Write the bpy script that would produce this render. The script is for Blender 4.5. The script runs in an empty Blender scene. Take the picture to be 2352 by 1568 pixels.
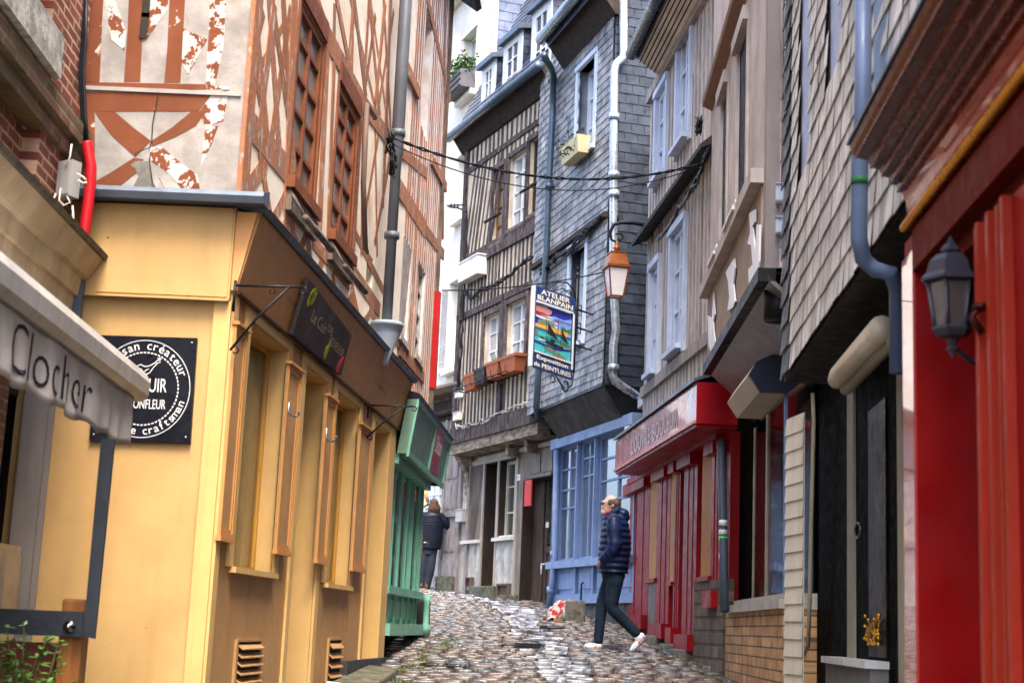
import bpy, bmesh, math, random
from mathutils import Vector, Matrix
from mathutils.geometry import tessellate_polygon
random.seed(7)
sc = bpy.context.scene
# ---------------------------------------------------------------- camera
FPX, CX, CY = 3400.0, 1176.0, 784.0          # measuring frame: the photograph at 2352 x 1568
PITCH, ROLL = math.atan(656/3400), 0.043
_R = Vector((1,0,0)); _U = Vector((0,-math.sin(PITCH),math.cos(PITCH))); FW = Vector((0,math.cos(PITCH),math.sin(PITCH)))
RT = _R*math.cos(ROLL)+_U*math.sin(ROLL); UP = -_R*math.sin(ROLL)+_U*math.cos(ROLL)
cam = bpy.data.cameras.new('camera'); camo = bpy.data.objects.new('camera', cam); sc.collection.objects.link(camo)
cam.sensor_width = 36; cam.lens = 36*FPX/2352; cam.clip_start = .1; cam.clip_end = 500
camo.matrix_world = Matrix((( RT.x,UP.x,-FW.x,0),(RT.y,UP.y,-FW.y,0),(RT.z,UP.z,-FW.z,0),(0,0,0,1)))
cam.dof.use_dof = True; cam.dof.focus_distance = 15; cam.dof.aperture_fstop = 4.0
sc.camera = camo
# ---------------------------------------------------------------- light
SUN_EL, SUN_AZ = math.radians(63), math.radians(170)   # azimuth clockwise from +Y
w = bpy.data.worlds.new('World'); sc.world = w; w.use_nodes = True
nt = w.node_tree; nt.nodes.clear()
sky = nt.nodes.new('ShaderNodeTexSky'); sky.sky_type = 'NISHITA'; sky.sun_disc = False
sky.sun_elevation = SUN_EL; sky.sun_rotation = SUN_AZ; sky.air_density = .8; sky.dust_density = 5.0; sky.ozone_density = 1.0
bg = nt.nodes.new('ShaderNodeBackground'); bg.inputs[1].default_value = .15
out = nt.nodes.new('ShaderNodeOutputWorld')
nt.links.new(sky.outputs[0], bg.inputs[0]); nt.links.new(bg.outputs[0], out.inputs[0])
sl = bpy.data.lights.new('sun', 'SUN'); sl.energy = .95; sl.angle = math.radians(25); sl.color = (1,.93,.82)
so = bpy.data.objects.new('sun', sl); sc.collection.objects.link(so)
sd = Vector((math.sin(SUN_AZ)*math.cos(SUN_EL), math.cos(SUN_AZ)*math.cos(SUN_EL), math.sin(SUN_EL)))
so.rotation_euler = (-sd).to_track_quat('-Z','Y').to_euler(); so.location = (0,0,30)
sc.view_settings.view_transform = 'Standard'; sc.view_settings.look = 'None'
sc.view_settings.exposure = 2.6; sc.view_settings.gamma = 1
sc.cycles.max_bounces = 8; sc.cycles.transparent_max_bounces = 12
# ---------------------------------------------------------------- helpers
def S(r,g,b):
    f = lambda c: (c/255/12.92 if c/255 <= .04045 else ((c/255+.055)/1.055)**2.4)
    return (f(r),f(g),f(b),1)
def ray(px,py): return FW + RT*((px-CX)/FPX) + UP*((CY-py)/FPX)
def Wp(px,py,d):                                 # a pixel at forward distance d
    r = ray(px,py); return r*(d/r.y)
def G(x,y): return -1.6 + .08*y if y < 36 else -1.6+.08*36+.03*(y-36)
def Z(ox,oy,sx,sw,dw):                            # converter from an enlarged crop to the measuring frame
    k = sw/dw*2352/4096; ox*=2352/4096; oy*=2352/4096
    return lambda x,y: (ox+k*x, oy+k*y)
Z1=Z(0,0,0,1100,1725); Z2=Z(0,900,0,1100,1725); Z3=Z(0,1800,0,1100,1853)
Z4=Z(900,0,0,1000,1568); Z5=Z(850,950,0,1000,1568); Z6=Z(850,1800,0,1000,1684)
Y1=Z(1700,0,0,1000,1568); Y2=Z(1650,950,0,1000,1742); Y3=Z(1550,1800,0,1100,1853)
Y4=Z(2500,0,0,1000,1568); Y5=Z(2400,950,0,1000,1568); Y6=Z(2400,1800,0,1000,1684)
Y7=Z(3100,0,0,996,1201); Y8=Z(3100,1300,0,996,1091)
XG=Z(1780,1720,0,460,949); X1=Z(2360,1480,0,600,1882); X2=Z(1540,1380,0,340,1066); X3=Z(2100,1120,0,260,927); X4=Z(1100,1080,0,600,1568)
X5=Z(2320,1960,0,320,738); X6=Z(1640,1960,0,220,750); X7=Z(2760,560,0,400,627)
class Fac:
    """vertical plane through plan points A, B; side=+1: street lies to the right of A->B, -1: to the left"""
    def __init__(s, ax,ay,bx,by,side):
        s.A=Vector((ax,ay,0)); d=Vector((bx-ax,by-ay,0)); s.L=d.length; s.d=d.normalized()
        s.n=Vector((s.d.y,-s.d.x,0))*side
    def pt(s,u,z,o=0):
        p=s.A+s.d*u+s.n*o; p.z=z; return p
    def hit(s,px,py,o=0):
        r=ray(px,py); A=s.A+s.n*o; t=A.dot(s.n)/r.dot(s.n); p=r*t
        return ((p-A).dot(s.d), p.z)
class Map:
    def __init__(m,p,n):                          # p: 4 world corners BL,BR,TR,TL ; n: outward normal
        m.p=p; m.n=n; m.W=((p[1]-p[0]).length+(p[2]-p[3]).length)/2; m.H=((p[3]-p[0]).length+(p[2]-p[1]).length)/2
    def __call__(m,u,v,h=0):
        a=m.p[0].lerp(m.p[1],u); b=m.p[3].lerp(m.p[2],u); return a.lerp(b,v)+m.n*h
def lerpx(a,b,t): return a+(b-a)*t
def FQ(fac,q,o=0):                                # q: pixel TL,TR,BR,BL on the facade plane at offset o
    sz=[fac.hit(x,y,o) for x,y in q]; w=[fac.pt(u,z,o) for u,z in sz]
    m=Map([w[3],w[2],w[1],w[0]],fac.n.copy()); m.sz=sz; return m
def RQ(fac,s0,s1,z0,z1,o=0):
    m=Map([fac.pt(s0,z0,o),fac.pt(s1,z0,o),fac.pt(s1,z1,o),fac.pt(s0,z1,o)],fac.n.copy()); m.sz=[(s0,z1),(s1,z1),(s1,z0),(s0,z0)]; return m
ORG={}
class MB:
    def __init__(s): s.v=[]; s.f=[]; s.uv=[]; s.sh=[]; s.sm=[]; s.cur=1.0; s.mi=[]; s.m=0
    def add(s,vs,fs,uvs=None,smooth=False):
        b=len(s.v); s.v+= [tuple(v) for v in vs]; s.uv += (uvs if uvs else [(v[0]+v[1],v[2]) for v in vs])
        for f in fs: s.f.append([b+i for i in f]); s.sh.append(s.cur); s.sm.append(smooth); s.mi.append(s.m)
        return s
    def hexa(s,p,uv=None):                        # 8 corners: bottom ring 0-3, top ring 4-7
        return s.add(p,[(0,3,2,1),(4,5,6,7),(0,1,5,4),(1,2,6,5),(2,3,7,6),(3,0,4,7)],uv)
    def box(s,m,u0,u1,v0,v1,h0,h1):
        c=[(u0,v0),(u1,v0),(u1,v1),(u0,v1)]
        return s.hexa([m(u,v,h0) for u,v in c]+[m(u,v,h1) for u,v in c],[(u*m.W,v*m.H) for u,v in c]*2)
    def bx(s,x0,x1,y0,y1,z0,z1,M=None):
        p=[Vector(q) for q in ((x0,y0,z0),(x1,y0,z0),(x1,y1,z0),(x0,y1,z0),(x0,y0,z1),(x1,y0,z1),(x1,y1,z1),(x0,y1,z1))]
        if M: p=[M@q for q in p]
        return s.hexa(p)
    def poly(s,pt,uv,h0,h1):                      # pt(u,v,h) callable, uv: outline
        n=len(uv); tri=tessellate_polygon([[Vector((u,v,0)) for u,v in uv]])
        vs=[pt(u,v,h0) for u,v in uv]+[pt(u,v,h1) for u,v in uv]
        fs=[tuple(i+n for i in t) for t in tri]+[tuple(reversed(t)) for t in tri]+[(i,(i+1)%n,n+(i+1)%n,n+i) for i in range(n)]
        return s.add(vs,fs,[tuple(q) for q in uv]*2)
    def wall(s,fac,outer,holes,o,th):
        loops=[[Vector((a,b,0)) for a,b in outer]]+[[Vector((a,b,0)) for a,b in h] for h in holes]
        flat=[p for l in loops for p in l]; n=len(flat); tri=tessellate_polygon(loops)
        vs=[fac.pt(p.x,p.y,o) for p in flat]+[fac.pt(p.x,p.y,o-th) for p in flat]; fs=[tuple(t) for t in tri]+[tuple(i+n for i in t) for t in tri]
        b=0
        for l in loops:
            k=len(l); fs+=[(b+i,b+(i+1)%k,n+b+(i+1)%k,n+b+i) for i in range(k)]; b+=k
        return s.add(vs,fs,[(p.x,p.y) for p in flat]*2)
    def beam(s,fac,a,b,wd,o0,o1):                 # a,b in (s,z)
        a=Vector(a);b=Vector(b); d=(b-a)
        if d.length<1e-4: return s
        d.normalize(); q=Vector((-d.y,d.x))*wd/2
        c=[a-q,b-q,b+q,a+q]
        uv=[(0,0),((b-a).length,0),((b-a).length,wd),(0,wd)]
        j=[random.uniform(-.12,.12)*wd for _ in range(4)]
        c=[Vector((p.x+jj,p.y)) for p,jj in zip(c,j)]
        return s.hexa([fac.pt(p.x,p.y,o0) for p in c]+[fac.pt(p.x,p.y,o1) for p in c],uv*2)
    def tube(s,pts,r,n=8,cap=True,smooth=True,up=None):
        pts=[Vector(p) for p in pts]; rs=r if isinstance(r,(list,tuple)) else [r]*len(pts)
        vs=[];fs=[];prev=None
        for i,p in enumerate(pts):
            t=(pts[min(i+1,len(pts)-1)]-pts[max(i-1,0)]).normalized()
            if prev is None:
                a=Vector((0,0,1)) if abs(t.z)<.9 else Vector((1,0,0)); x=t.cross(a).normalized()
            else:
                x=(prev-t*prev.dot(t)).normalized()
            prev=x; y=t.cross(x)
            for k in range(n):
                g=2*math.pi*k/n; vs.append(p+(x*math.cos(g)+y*math.sin(g))*rs[i])
        for i in range(len(pts)-1):
            for k in range(n): fs.append((i*n+k,i*n+(k+1)%n,(i+1)*n+(k+1)%n,(i+1)*n+k))
        if cap: fs+= [tuple(range(n-1,-1,-1)), tuple(range((len(pts)-1)*n,len(pts)*n))]
        return s.add(vs,fs,smooth=smooth)
    def lathe(s,c,prof,n=16,sq=False,M=None,smooth=True):   # prof: (r,z)
        c=Vector(c); vs=[];fs=[]; ph=math.pi/n if sq else 0
        for r,z in prof:
            for k in range(n):
                g=2*math.pi*k/n+ph; p=Vector((r*math.cos(g),r*math.sin(g),z)); vs.append(c+(M@p if M else p))
        m=len(prof)
        for i in range(m-1):
            for k in range(n): fs.append((i*n+k,i*n+(k+1)%n,(i+1)*n+(k+1)%n,(i+1)*n+k))
        fs+=[tuple(range(n-1,-1,-1)),tuple(range((m-1)*n,m*n))]
        return s.add(vs,fs,smooth=smooth and not sq)
    def text(s,m,t,u0,u1,v0,v1,h=.004,shear=0,bold=0):
        cu=bpy.data.curves.new('t','FONT'); cu.body=t; cu.resolution_u=3; cu.offset=bold
        o=bpy.data.objects.new('t',cu); sc.collection.objects.link(o)
        dg=bpy.context.evaluated_depsgraph_get(); dg.update(); me=o.evaluated_get(dg).to_mesh()
        vs=[v.co.copy() for v in me.vertices]; fs=[tuple(p.vertices) for p in me.polygons]
        o.evaluated_get(dg).to_mesh_clear(); bpy.data.objects.remove(o); bpy.data.curves.remove(cu)
        if not vs: return s
        x0=min(v.x for v in vs);x1=max(v.x for v in vs);y0=min(v.y for v in vs);y1=max(v.y for v in vs)
        q=[]
        for v in vs:
            a=(v.x-x0)/(x1-x0);b=(v.y-y0)/(y1-y0) ; q.append(m(u0+(u1-u0)*(a+shear*(b-.5)),v0+(v1-v0)*b,h))
        return s.add(q,fs)
    def glyph(s,pt,ch,sz,h):                      # single flat glyph, pt(x,y,h) maps local metres
        cu=bpy.data.curves.new('t','FONT'); cu.body=ch; cu.size=sz; cu.resolution_u=3
        o=bpy.data.objects.new('t',cu); sc.collection.objects.link(o)
        dg=bpy.context.evaluated_depsgraph_get(); dg.update(); me=o.evaluated_get(dg).to_mesh()
        vs=[v.co.copy() for v in me.vertices]; fs=[tuple(p.vertices) for p in me.polygons]
        o.evaluated_get(dg).to_mesh_clear(); bpy.data.objects.remove(o); bpy.data.curves.remove(cu)
        if vs: 
            xm=(min(v.x for v in vs)+max(v.x for v in vs))/2
            s.add([pt(v.x-xm,v.y,h) for v in vs],fs)
        return s
    def line(s,m,pts,wd,h=.004,closed=False):     # flat ribbon on a map, wd in metres
        P=[Vector((u*m.W,v*m.H)) for u,v in pts]
        if closed: P.append(P[0])
        for a,b in zip(P,P[1:]):
            d=(b-a)
            if d.length<1e-6: continue
            d.normalize(); q=Vector((-d.y,d.x))*wd/2; e=d*wd*.3
            s.add([m(p.x/m.W,p.y/m.H,h) for p in (a-q-e,b-q+e,b+q+e,a+q-e)],[(0,1,2,3)])
        return s
    def fl(s,name,mat,parent=None,**k):            # build what is collected so far as one piece and start anew
        o=s.build(name,mat,parent,**k) if s.v else None; s.__init__(); return o
    def build(s,name,mat,parent=None,shade=False,label=None,recalc=True,bevel=0):
        me=bpy.data.meshes.new(name); vs=[Vector(v) for v in s.v]
        if parent is not None: org=ORG[parent.name]
        else:
            if vs:
                xs=[v.x for v in vs];ys=[v.y for v in vs];org=Vector(((min(xs)+max(xs))/2,(min(ys)+max(ys))/2,min(v.z for v in vs)))
            else: org=Vector()
        me.from_pydata([v-org for v in vs],[],s.f)
        uvl=me.uv_layers.new(name='UVMap'); at=me.attributes.new('shade','FLOAT','FACE')
        li=[0]*len(me.loops); me.loops.foreach_get('vertex_index',li)
        flat=[]
        for i in li: flat+=s.uv[i]
        uvl.data.foreach_set('uv',flat)
        at.data.foreach_set('value',s.sh); me.polygons.foreach_set('use_smooth',s.sm)
        mats=mat if isinstance(mat,(list,tuple)) else [mat]
        for m in mats: me.materials.append(m)
        me.polygons.foreach_set('material_index',s.mi)
        if recalc:
            bm=bmesh.new(); bm.from_mesh(me); bmesh.ops.recalc_face_normals(bm,faces=bm.faces); bm.to_mesh(me); bm.free()
        me.update(); o=bpy.data.objects.new(name,me); sc.collection.objects.link(o)
        if parent is not None: o.parent=parent
        else: o.location=org
        ORG[o.name]=org
        if label: o['label']=label
        if bevel:
            b=o.modifiers.new('bevel','BEVEL'); b.width=bevel; b.segments=2; b.limit_method='ANGLE'
        return o
def thing(name,label,cat,loc,group=None):
    o=bpy.data.objects.new(name,None); sc.collection.objects.link(o); o.location=loc; o.empty_display_size=.2
    o['label']=label; o['category']=cat
    if group: o['group']=group
    ORG[o.name]=Vector(loc); return o
def tag(o,label,cat,group=None):
    o['label']=label;o['category']=cat
    if group:o['group']=group
    return o
# ---------------------------------------------------------------- materials
MATS={}
def M(name,c1,c2=None,scale=6,lo=.4,hi=.6,stretch=(1,1,1),rough=.75,bump=.15,bscale=None,metal=0,spec=.22,shade=0,var=.12,c3=None,lo3=.55,hi3=.65,s3=2.0,emit=0,coat=0,dirt=0,uv=False,spots=None):
    if name in MATS: return MATS[name]
    m=bpy.data.materials.new(name); m.use_nodes=True; t=m.node_tree; N=t.nodes.new; L=t.links.new; b=t.nodes['Principled BSDF']
    tc=N('ShaderNodeTexCoord'); mp=N('ShaderNodeMapping'); mp.inputs['Scale'].default_value=stretch; L(tc.outputs['UV' if uv else 'Object'],mp.inputs[0])
    def noise(sc_,det=5,src=mp):
        n=N('ShaderNodeTexNoise'); n.inputs['Scale'].default_value=sc_; n.inputs['Detail'].default_value=det; n.inputs['Roughness'].default_value=.6; L(src.outputs[0],n.inputs[0]); return n
    def ramp(src,lo_,hi_):
        r=N('ShaderNodeMapRange'); r.inputs[1].default_value=lo_; r.inputs[2].default_value=hi_; L(src,r.inputs[0]); return r.outputs[0]
    def mix(fac,a,bb,mode='MIX'):
        x=N('ShaderNodeMix'); x.data_type='RGBA'; x.blend_type=mode
        if isinstance(fac,float): x.inputs[0].default_value=fac
        else: L(fac,x.inputs[0])
        for k,q in ((6,a),(7,bb)):
            if isinstance(q,tuple): x.inputs[k].default_value=q
            else: L(q,x.inputs[k])
        return x.outputs[2]
    n1=noise(scale)
    col=c1
    if c2: col=mix(ramp(n1.outputs[0],lo,hi),c1,c2)
    if c3: n3=noise(s3); col=mix(ramp(n3.outputs[0],lo3,hi3),col,c3)
    if var:
        nv=noise(scale*.37+.6,3); g=ramp(nv.outputs[0],.3,.7)
        r=N('ShaderNodeMapRange'); r.inputs[3].default_value=1-var*1.6; r.inputs[4].default_value=1+var*.6; L(g,r.inputs[0])
        cc=N('ShaderNodeCombineColor'); [L(r.outputs[0],cc.inputs[i]) for i in range(3)]
        col=mix(1.0,col,cc.outputs[0],'MULTIPLY')
    if dirt:
        nd=N('ShaderNodeTexNoise'); nd.inputs['Scale'].default_value=3.0; nd.inputs['Detail'].default_value=6
        md=N('ShaderNodeMapping'); md.inputs['Scale'].default_value=(3,3,.35); L(tc.outputs['Object'],md.inputs[0]); L(md.outputs[0],nd.inputs[0])
        f=ramp(nd.outputs[0],.48,.8); mm=N('ShaderNodeMath'); mm.operation='MULTIPLY'; mm.inputs[1].default_value=dirt; L(f,mm.inputs[0])
        col=mix(mm.outputs[0],col,S(70,62,50))
    if spots:
        ns=N('ShaderNodeTexNoise'); ns.inputs['Scale'].default_value=spots[1]; ns.inputs['Detail'].default_value=2; L(tc.outputs['Object'],ns.inputs[0]); col=mix(ramp(ns.outputs[0],spots[2],spots[2]+.02),col,spots[0])
    if shade:
        at=N('ShaderNodeAttribute'); at.attribute_name='shade'; cc=N('ShaderNodeCombineColor'); [L(at.outputs['Fac'],cc.inputs[i]) for i in range(3)]
        col=mix(1.0,col,cc.outputs[0],'MULTIPLY')
    if isinstance(col,tuple): b.inputs['Base Color'].default_value=col
    else: L(col,b.inputs['Base Color'])
    nr=noise(scale*1.7+1,3); rr=N('ShaderNodeMapRange'); rr.inputs[1].default_value=.3; rr.inputs[2].default_value=.7
    rr.inputs[3].default_value=max(rough-.12,.02); rr.inputs[4].default_value=min(rough+.12,1); L(nr.outputs[0],rr.inputs[0]); L(rr.outputs[0],b.inputs['Roughness'])
    b.inputs['Metallic'].default_value=metal; b.inputs['Specular IOR Level'].default_value=spec; b.inputs['Coat Weight'].default_value=coat
    if bump:
        nb=noise(bscale or scale*3,6); bp=N('ShaderNodeBump'); bp.inputs['Strength'].default_value=bump; bp.inputs['Distance'].default_value=.02
        L(nb.outputs[0],bp.inputs['Height']); L(bp.outputs[0],b.inputs['Normal'])
    if emit: b.inputs['Emission Color'].default_value=c1; b.inputs['Emission Strength'].default_value=emit
    MATS[name]=m; return m
def brick(name,a,b2,mortar,bw=.22,bh=.065,ms=.012,moss=0,rough=.85,horiz=False):
    if name in MATS: return MATS[name]
    m=bpy.data.materials.new(name); m.use_nodes=True; t=m.node_tree; N=t.nodes.new; L=t.links.new; b=t.nodes['Principled BSDF']
    tc=N('ShaderNodeTexCoord'); br=N('ShaderNodeTexBrick'); br.inputs['Scale'].default_value=1
    nz0=N('ShaderNodeTexNoise'); nz0.inputs['Scale'].default_value=14; L(tc.outputs['UV'],nz0.inputs[0])
    vm=N('ShaderNodeVectorMath'); vm.operation='MULTIPLY_ADD'; vm.inputs[1].default_value=(.014,.014,0); L(nz0.outputs['Color'],vm.inputs[0]); L(tc.outputs['UV'],vm.inputs[2])
    L(vm.outputs[0],br.inputs[0])
    for k,v in (('Brick Width',bw),('Row Height',bh),('Mortar Size',ms),('Mortar Smooth',.4),('Bias',-.1)): br.inputs[k].default_value=v
    br.inputs['Color1'].default_value=a; br.inputs['Color2'].default_value=b2; br.inputs['Mortar'].default_value=mortar
    nz=N('ShaderNodeTexNoise'); nz.inputs['Scale'].default_value=5; nz.inputs['Detail'].default_value=8; L(tc.outputs['UV'],nz.inputs[0])
    r=N('ShaderNodeMapRange'); r.inputs[1].default_value=.3;r.inputs[2].default_value=.75;r.inputs[3].default_value=.55;r.inputs[4].default_value=1.25; L(nz.outputs[0],r.inputs[0])
    cc=N('ShaderNodeCombineColor'); [L(r.outputs[0],cc.inputs[i]) for i in range(3)]
    x=N('ShaderNodeMix'); x.data_type='RGBA'; x.blend_type='MULTIPLY'; x.inputs[0].default_value=1; L(br.outputs[0],x.inputs[6]); L(cc.outputs[0],x.inputs[7]); col=x.outputs[2]
    if moss:
        n2=N('ShaderNodeTexNoise'); n2.inputs['Scale'].default_value=2.3; n2.inputs['Detail'].default_value=8; L(tc.outputs['UV'],n2.inputs[0])
        r2=N('ShaderNodeMapRange'); r2.inputs[1].default_value=.5;r2.inputs[2].default_value=.62;r2.inputs[4].default_value=moss; L(n2.outputs[0],r2.inputs[0])
        y=N('ShaderNodeMix'); y.data_type='RGBA'; L(r2.outputs[0],y.inputs[0]); L(col,y.inputs[6]); y.inputs[7].default_value=S(78,72,40); col=y.outputs[2]
    L(col,b.inputs['Base Color']); b.inputs['Roughness'].default_value=rough
    bp=N('ShaderNodeBump'); bp.inputs['Strength'].default_value=.8; bp.inputs['Distance'].default_value=.012; bp.invert=True
    L(br.outputs['Fac'],bp.inputs['Height']); L(bp.outputs[0],b.inputs['Normal']); MATS[name]=m; return m
def glassmat(name,base,rough=.03,ior=1.55,spec=.8):
    m=M(name,base,rough=rough,bump=.012,bscale=1.2,var=0,spec=spec); m.node_tree.nodes['Principled BSDF'].inputs['IOR'].default_value=ior; return m
def clearmat(name,tint,mixv,rough=.05):
    m=bpy.data.materials.new(name); m.use_nodes=True; t=m.node_tree; t.nodes.clear(); N=t.nodes.new;L=t.links.new
    o=N('ShaderNodeOutputMaterial'); tr=N('ShaderNodeBsdfTransparent'); tr.inputs[0].default_value=tint; g=N('ShaderNodeBsdfGlossy'); g.inputs['Roughness'].default_value=rough
    fr=N('ShaderNodeFresnel'); fr.inputs[0].default_value=1.45; mm=N('ShaderNodeMath'); mm.operation='MULTIPLY_ADD'; mm.inputs[1].default_value=.6; mm.inputs[2].default_value=mixv; L(fr.outputs[0],mm.inputs[0])
    x=N('ShaderNodeMixShader'); L(mm.outputs[0],x.inputs[0]); L(tr.outputs[0],x.inputs[1]); L(g.outputs[0],x.inputs[2]); L(x.outputs[0],o.inputs[0]); return m
white=M('white_paint',S(215,215,212),rough=.5,bump=.05,dirt=.25)
glass_sky=glassmat('window_glass',S(190,196,204),spec=1.0,ior=1.9); glass_sky.node_tree.nodes['Principled BSDF'].inputs['Metallic'].default_value=.6
glass_dark=glassmat('dark_glass',S(22,26,30),ior=1.7,spec=.9)
zinc=M('zinc',S(95,105,118),rough=.42,metal=.35,bump=.05,var=.2)
black=M('black_metal',S(20,21,24),rough=.45,bump=.03)
darkwood=M('dark_wood',S(62,50,44),S(40,33,30),scale=5,stretch=(3,3,.5),rough=.8,bump=.4)
def win(parent,m,nx,ny,fm,pm,rec=.08,fw=.05,bw=.022,name='window',sill=0,label=None,fd=.05,sillmat=None,ybars=None):
    a=fw/m.W;b=fw/m.H; mb=MB(); h0,h1=-rec-fd,-rec
    mb.box(m,0,1,0,b,h0,h1).box(m,0,1,1-b,1,h0,h1).box(m,0,a,b,1-b,h0,h1).box(m,1-a,1,b,1-b,h0,h1)
    for i in range(1,nx):
        c=i/nx; k=(fw*.75 if nx==2 or i*2==nx else bw)/m.W; mb.box(m,c-k/2,c+k/2,b,1-b,h0,h1-.004)
    for v in (ybars if ybars is not None else [j/ny for j in range(1,ny)]):
        k=bw/m.H; mb.box(m,a,1-a,v-k/2,v+k/2,h0,h1-.008)
    f=mb.build(name,fm,parent,label=label)
    MB().box(m,a*.5,1-a*.5,b*.5,1-b*.5,h0+.012,h0+.018).build('pane',pm,f)
    if sill: MB().box(m,-.05,1.05,-.06/m.H,0,-rec-.02,sill).build('sill',sillmat or fm,f)
    return f
def studs(mb,fac,s0,s1,zl,zh,step,wd,o0,o1,lean=0,jit=.15,holes=(),alt=False):
    s=s0;k=0
    while s<s1:
        a,b=zl(s),zh(s); l=lean*(1 if not alt else (1 if k%2 else -1))+random.uniform(-jit,jit)*step
        iv=[(a,b)]
        for h in holes:
            hs0=min(p[0] for p in h);hs1=max(p[0] for p in h);hz0=min(p[1] for p in h);hz1=max(p[1] for p in h)
            if hs0-wd*.5<s+l*.5<hs1+wd*.5:
                nv=[]
                for x,y in iv:
                    if hz0>x: nv.append((x,min(y,hz0)))
                    if hz1<y: nv.append((max(x,hz1),y))
                iv=nv
        ww=wd*random.uniform(.8,1.2)
        for x,y in iv:
            if y-x>.12:
                f=lambda z:s+l*(z-a)/max(b-a,.1)
                mb.cur=random.uniform(.75,1.15); mb.beam(fac,(f(x),x),(f(y),y),ww,o0,o1+random.uniform(-.004,.004))
        s+=step*random.uniform(.9,1.1); k+=1
    mb.cur=1
def fl(p,q): return lambda s:p[1]+(q[1]-p[1])*(s-p[0])/(q[0]-p[0])
def slates(mb,fac,outer,holes,o,w,h,tilt=.012,th=.008,jit=1.0,lo=.75,hi=1.15,rowfn=None):
    def inside(x,y,P):
        c=False;n=len(P);j=n-1
        for i in range(n):
            if (P[i][1]>y)!=(P[j][1]>y) and x<(P[j][0]-P[i][0])*(y-P[i][1])/(P[j][1]-P[i][1])+P[i][0]: c=not c
            j=i
        return c
    S0=min(p[0] for p in outer);S1=max(p[0] for p in outer);z0=min(p[1] for p in outer);z1=max(p[1] for p in outer)
    z=z0;r=0
    while z<z1:
        s=S0-w*(.5 if r%2 else 0)
        while s<S1:
            cx,cz=s+w/2,z+h/2
            a=max(s,S0);b=min(s+w,S1)
            if b-a>.02 and inside((a+b)/2,cz,outer) and not any(inside(cx,cz,q) for q in holes):
                dz=random.uniform(-.006,.004)*jit; e=random.uniform(0,.006)*jit; g=.005; zt=min(z+h*1.25,z1)
                c=[(a+g,z+dz),(b-g,z+dz+random.uniform(-.004,.004)*jit),(b-g,zt),(a+g,zt)]
                mb.cur=random.uniform(lo,hi)
                ps=[fac.pt(*c[0],o+tilt+e),fac.pt(*c[1],o+tilt+e),fac.pt(*c[2],o+.002),fac.pt(*c[3],o+.002)]
                pf=[p+fac.n*th for p in ps]; 
                mb.add(ps[:2]+pf,[(2,3,4,5),(0,1,3,2)],[c[0],c[1]]+c)
            s+=w
        z+=h;r+=1
    mb.cur=1
# ================================================================ the street
LF=Fac(-2.95,8.8,-1.72,8.8,1)            # yellow house, end wall facing the camera
LY=Fac(-1.72,8.8,-1.16,15.0,1)           # yellow house, long wall
LG=Fac(-1.16,15.03,-.97,18.05,1)         # green shop
LB=Fac(-2.62,5.6,-2.72,8.78,1)           # brick house, far left
RD=Fac(1.30,2.5,1.49,5.5,-1)             # red shop, near right
RJ=Fac(1.57,6.75,1.83,10.2,-1)           # shingled jetty
RB=Fac(2.10,10.4,2.27,15.15,-1)          # rendered house with the brick sill wall
RR=Fac(2.27,15.2,1.80,20.6,-1)           # red shopfront and stud house over it
RS=Fac(1.86,20.5,.82,24.1,-1)            # slate house, blue shop
RH=Fac(.79,24.25,-.62,27.6,-1)           # half-timbered house
RG=Fac(-.62,27.6,-2.6,31.2,-1)           # grey panelled shop front beyond
RW=Fac(-.75,30.0,-2.2,33.8,-1)           # white house upper storeys
def base(f,u): 
    p=f.pt(u,0); return (p.x,p.y,G(p.x,p.y))
# ground sheet
mb=MB(); gx=[-60,-20,-8,-4,-2,0,2,4,8,20,60]; gy=[-20,0,4]+[6+i for i in range(31)]+[50,80,160]
vs=[(x,y,G(x,y)-.05) for y in gy for x in gx]; k=len(gx)
mb.add(vs,[(j*k+i,j*k+i+1,(j+1)*k+i+1,(j+1)*k+i) for j in range(len(gy)-1) for i in range(k-1)])
earth=M('wet_mortar',S(58,52,46),S(42,42,32),scale=5,rough=.3,bump=.6,bscale=30)
o=mb.build('ground',earth); o['kind']='structure'
# gutter centre line in plan
GL=[(.95,6),(.78,12),(.70,13.8),(.46,18.2),(.22,23.5),(-.5,26.6),(-1.6,29),(-3.2,32)]
def gxat(y):
    for (a,b),(c,d) in zip(GL,GL[1:]):
        if b<=y<=d: return a+(c-a)*(y-b)/(d-b)
    return GL[-1][0]
def lx(y):
    if y<15: return -1.75+(y-8.8)*.09
    if y<18.1: return -1.3
    return -1.2-(y-18.1)*.55
def rx(y):
    if y<15.2: return 2.5
    if y<20.6: return 2.5-(y-15.2)*.09
    if y<24.2: return 2.1-(y-20.6)*.29
    return 1.1-(y-24.2)*.43
def gh(x,y):                                   # street surface with its central channel
    t=abs(x-gxat(y)); return G(x,y)-.06*math.exp(-(t/.28)**2)+.012*math.sin(x*5+y*1.7)*math.sin(y*2.3-x)
mb=MB(); y=9.0; r=0; cols=[.8,1,1.15,.9]
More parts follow.
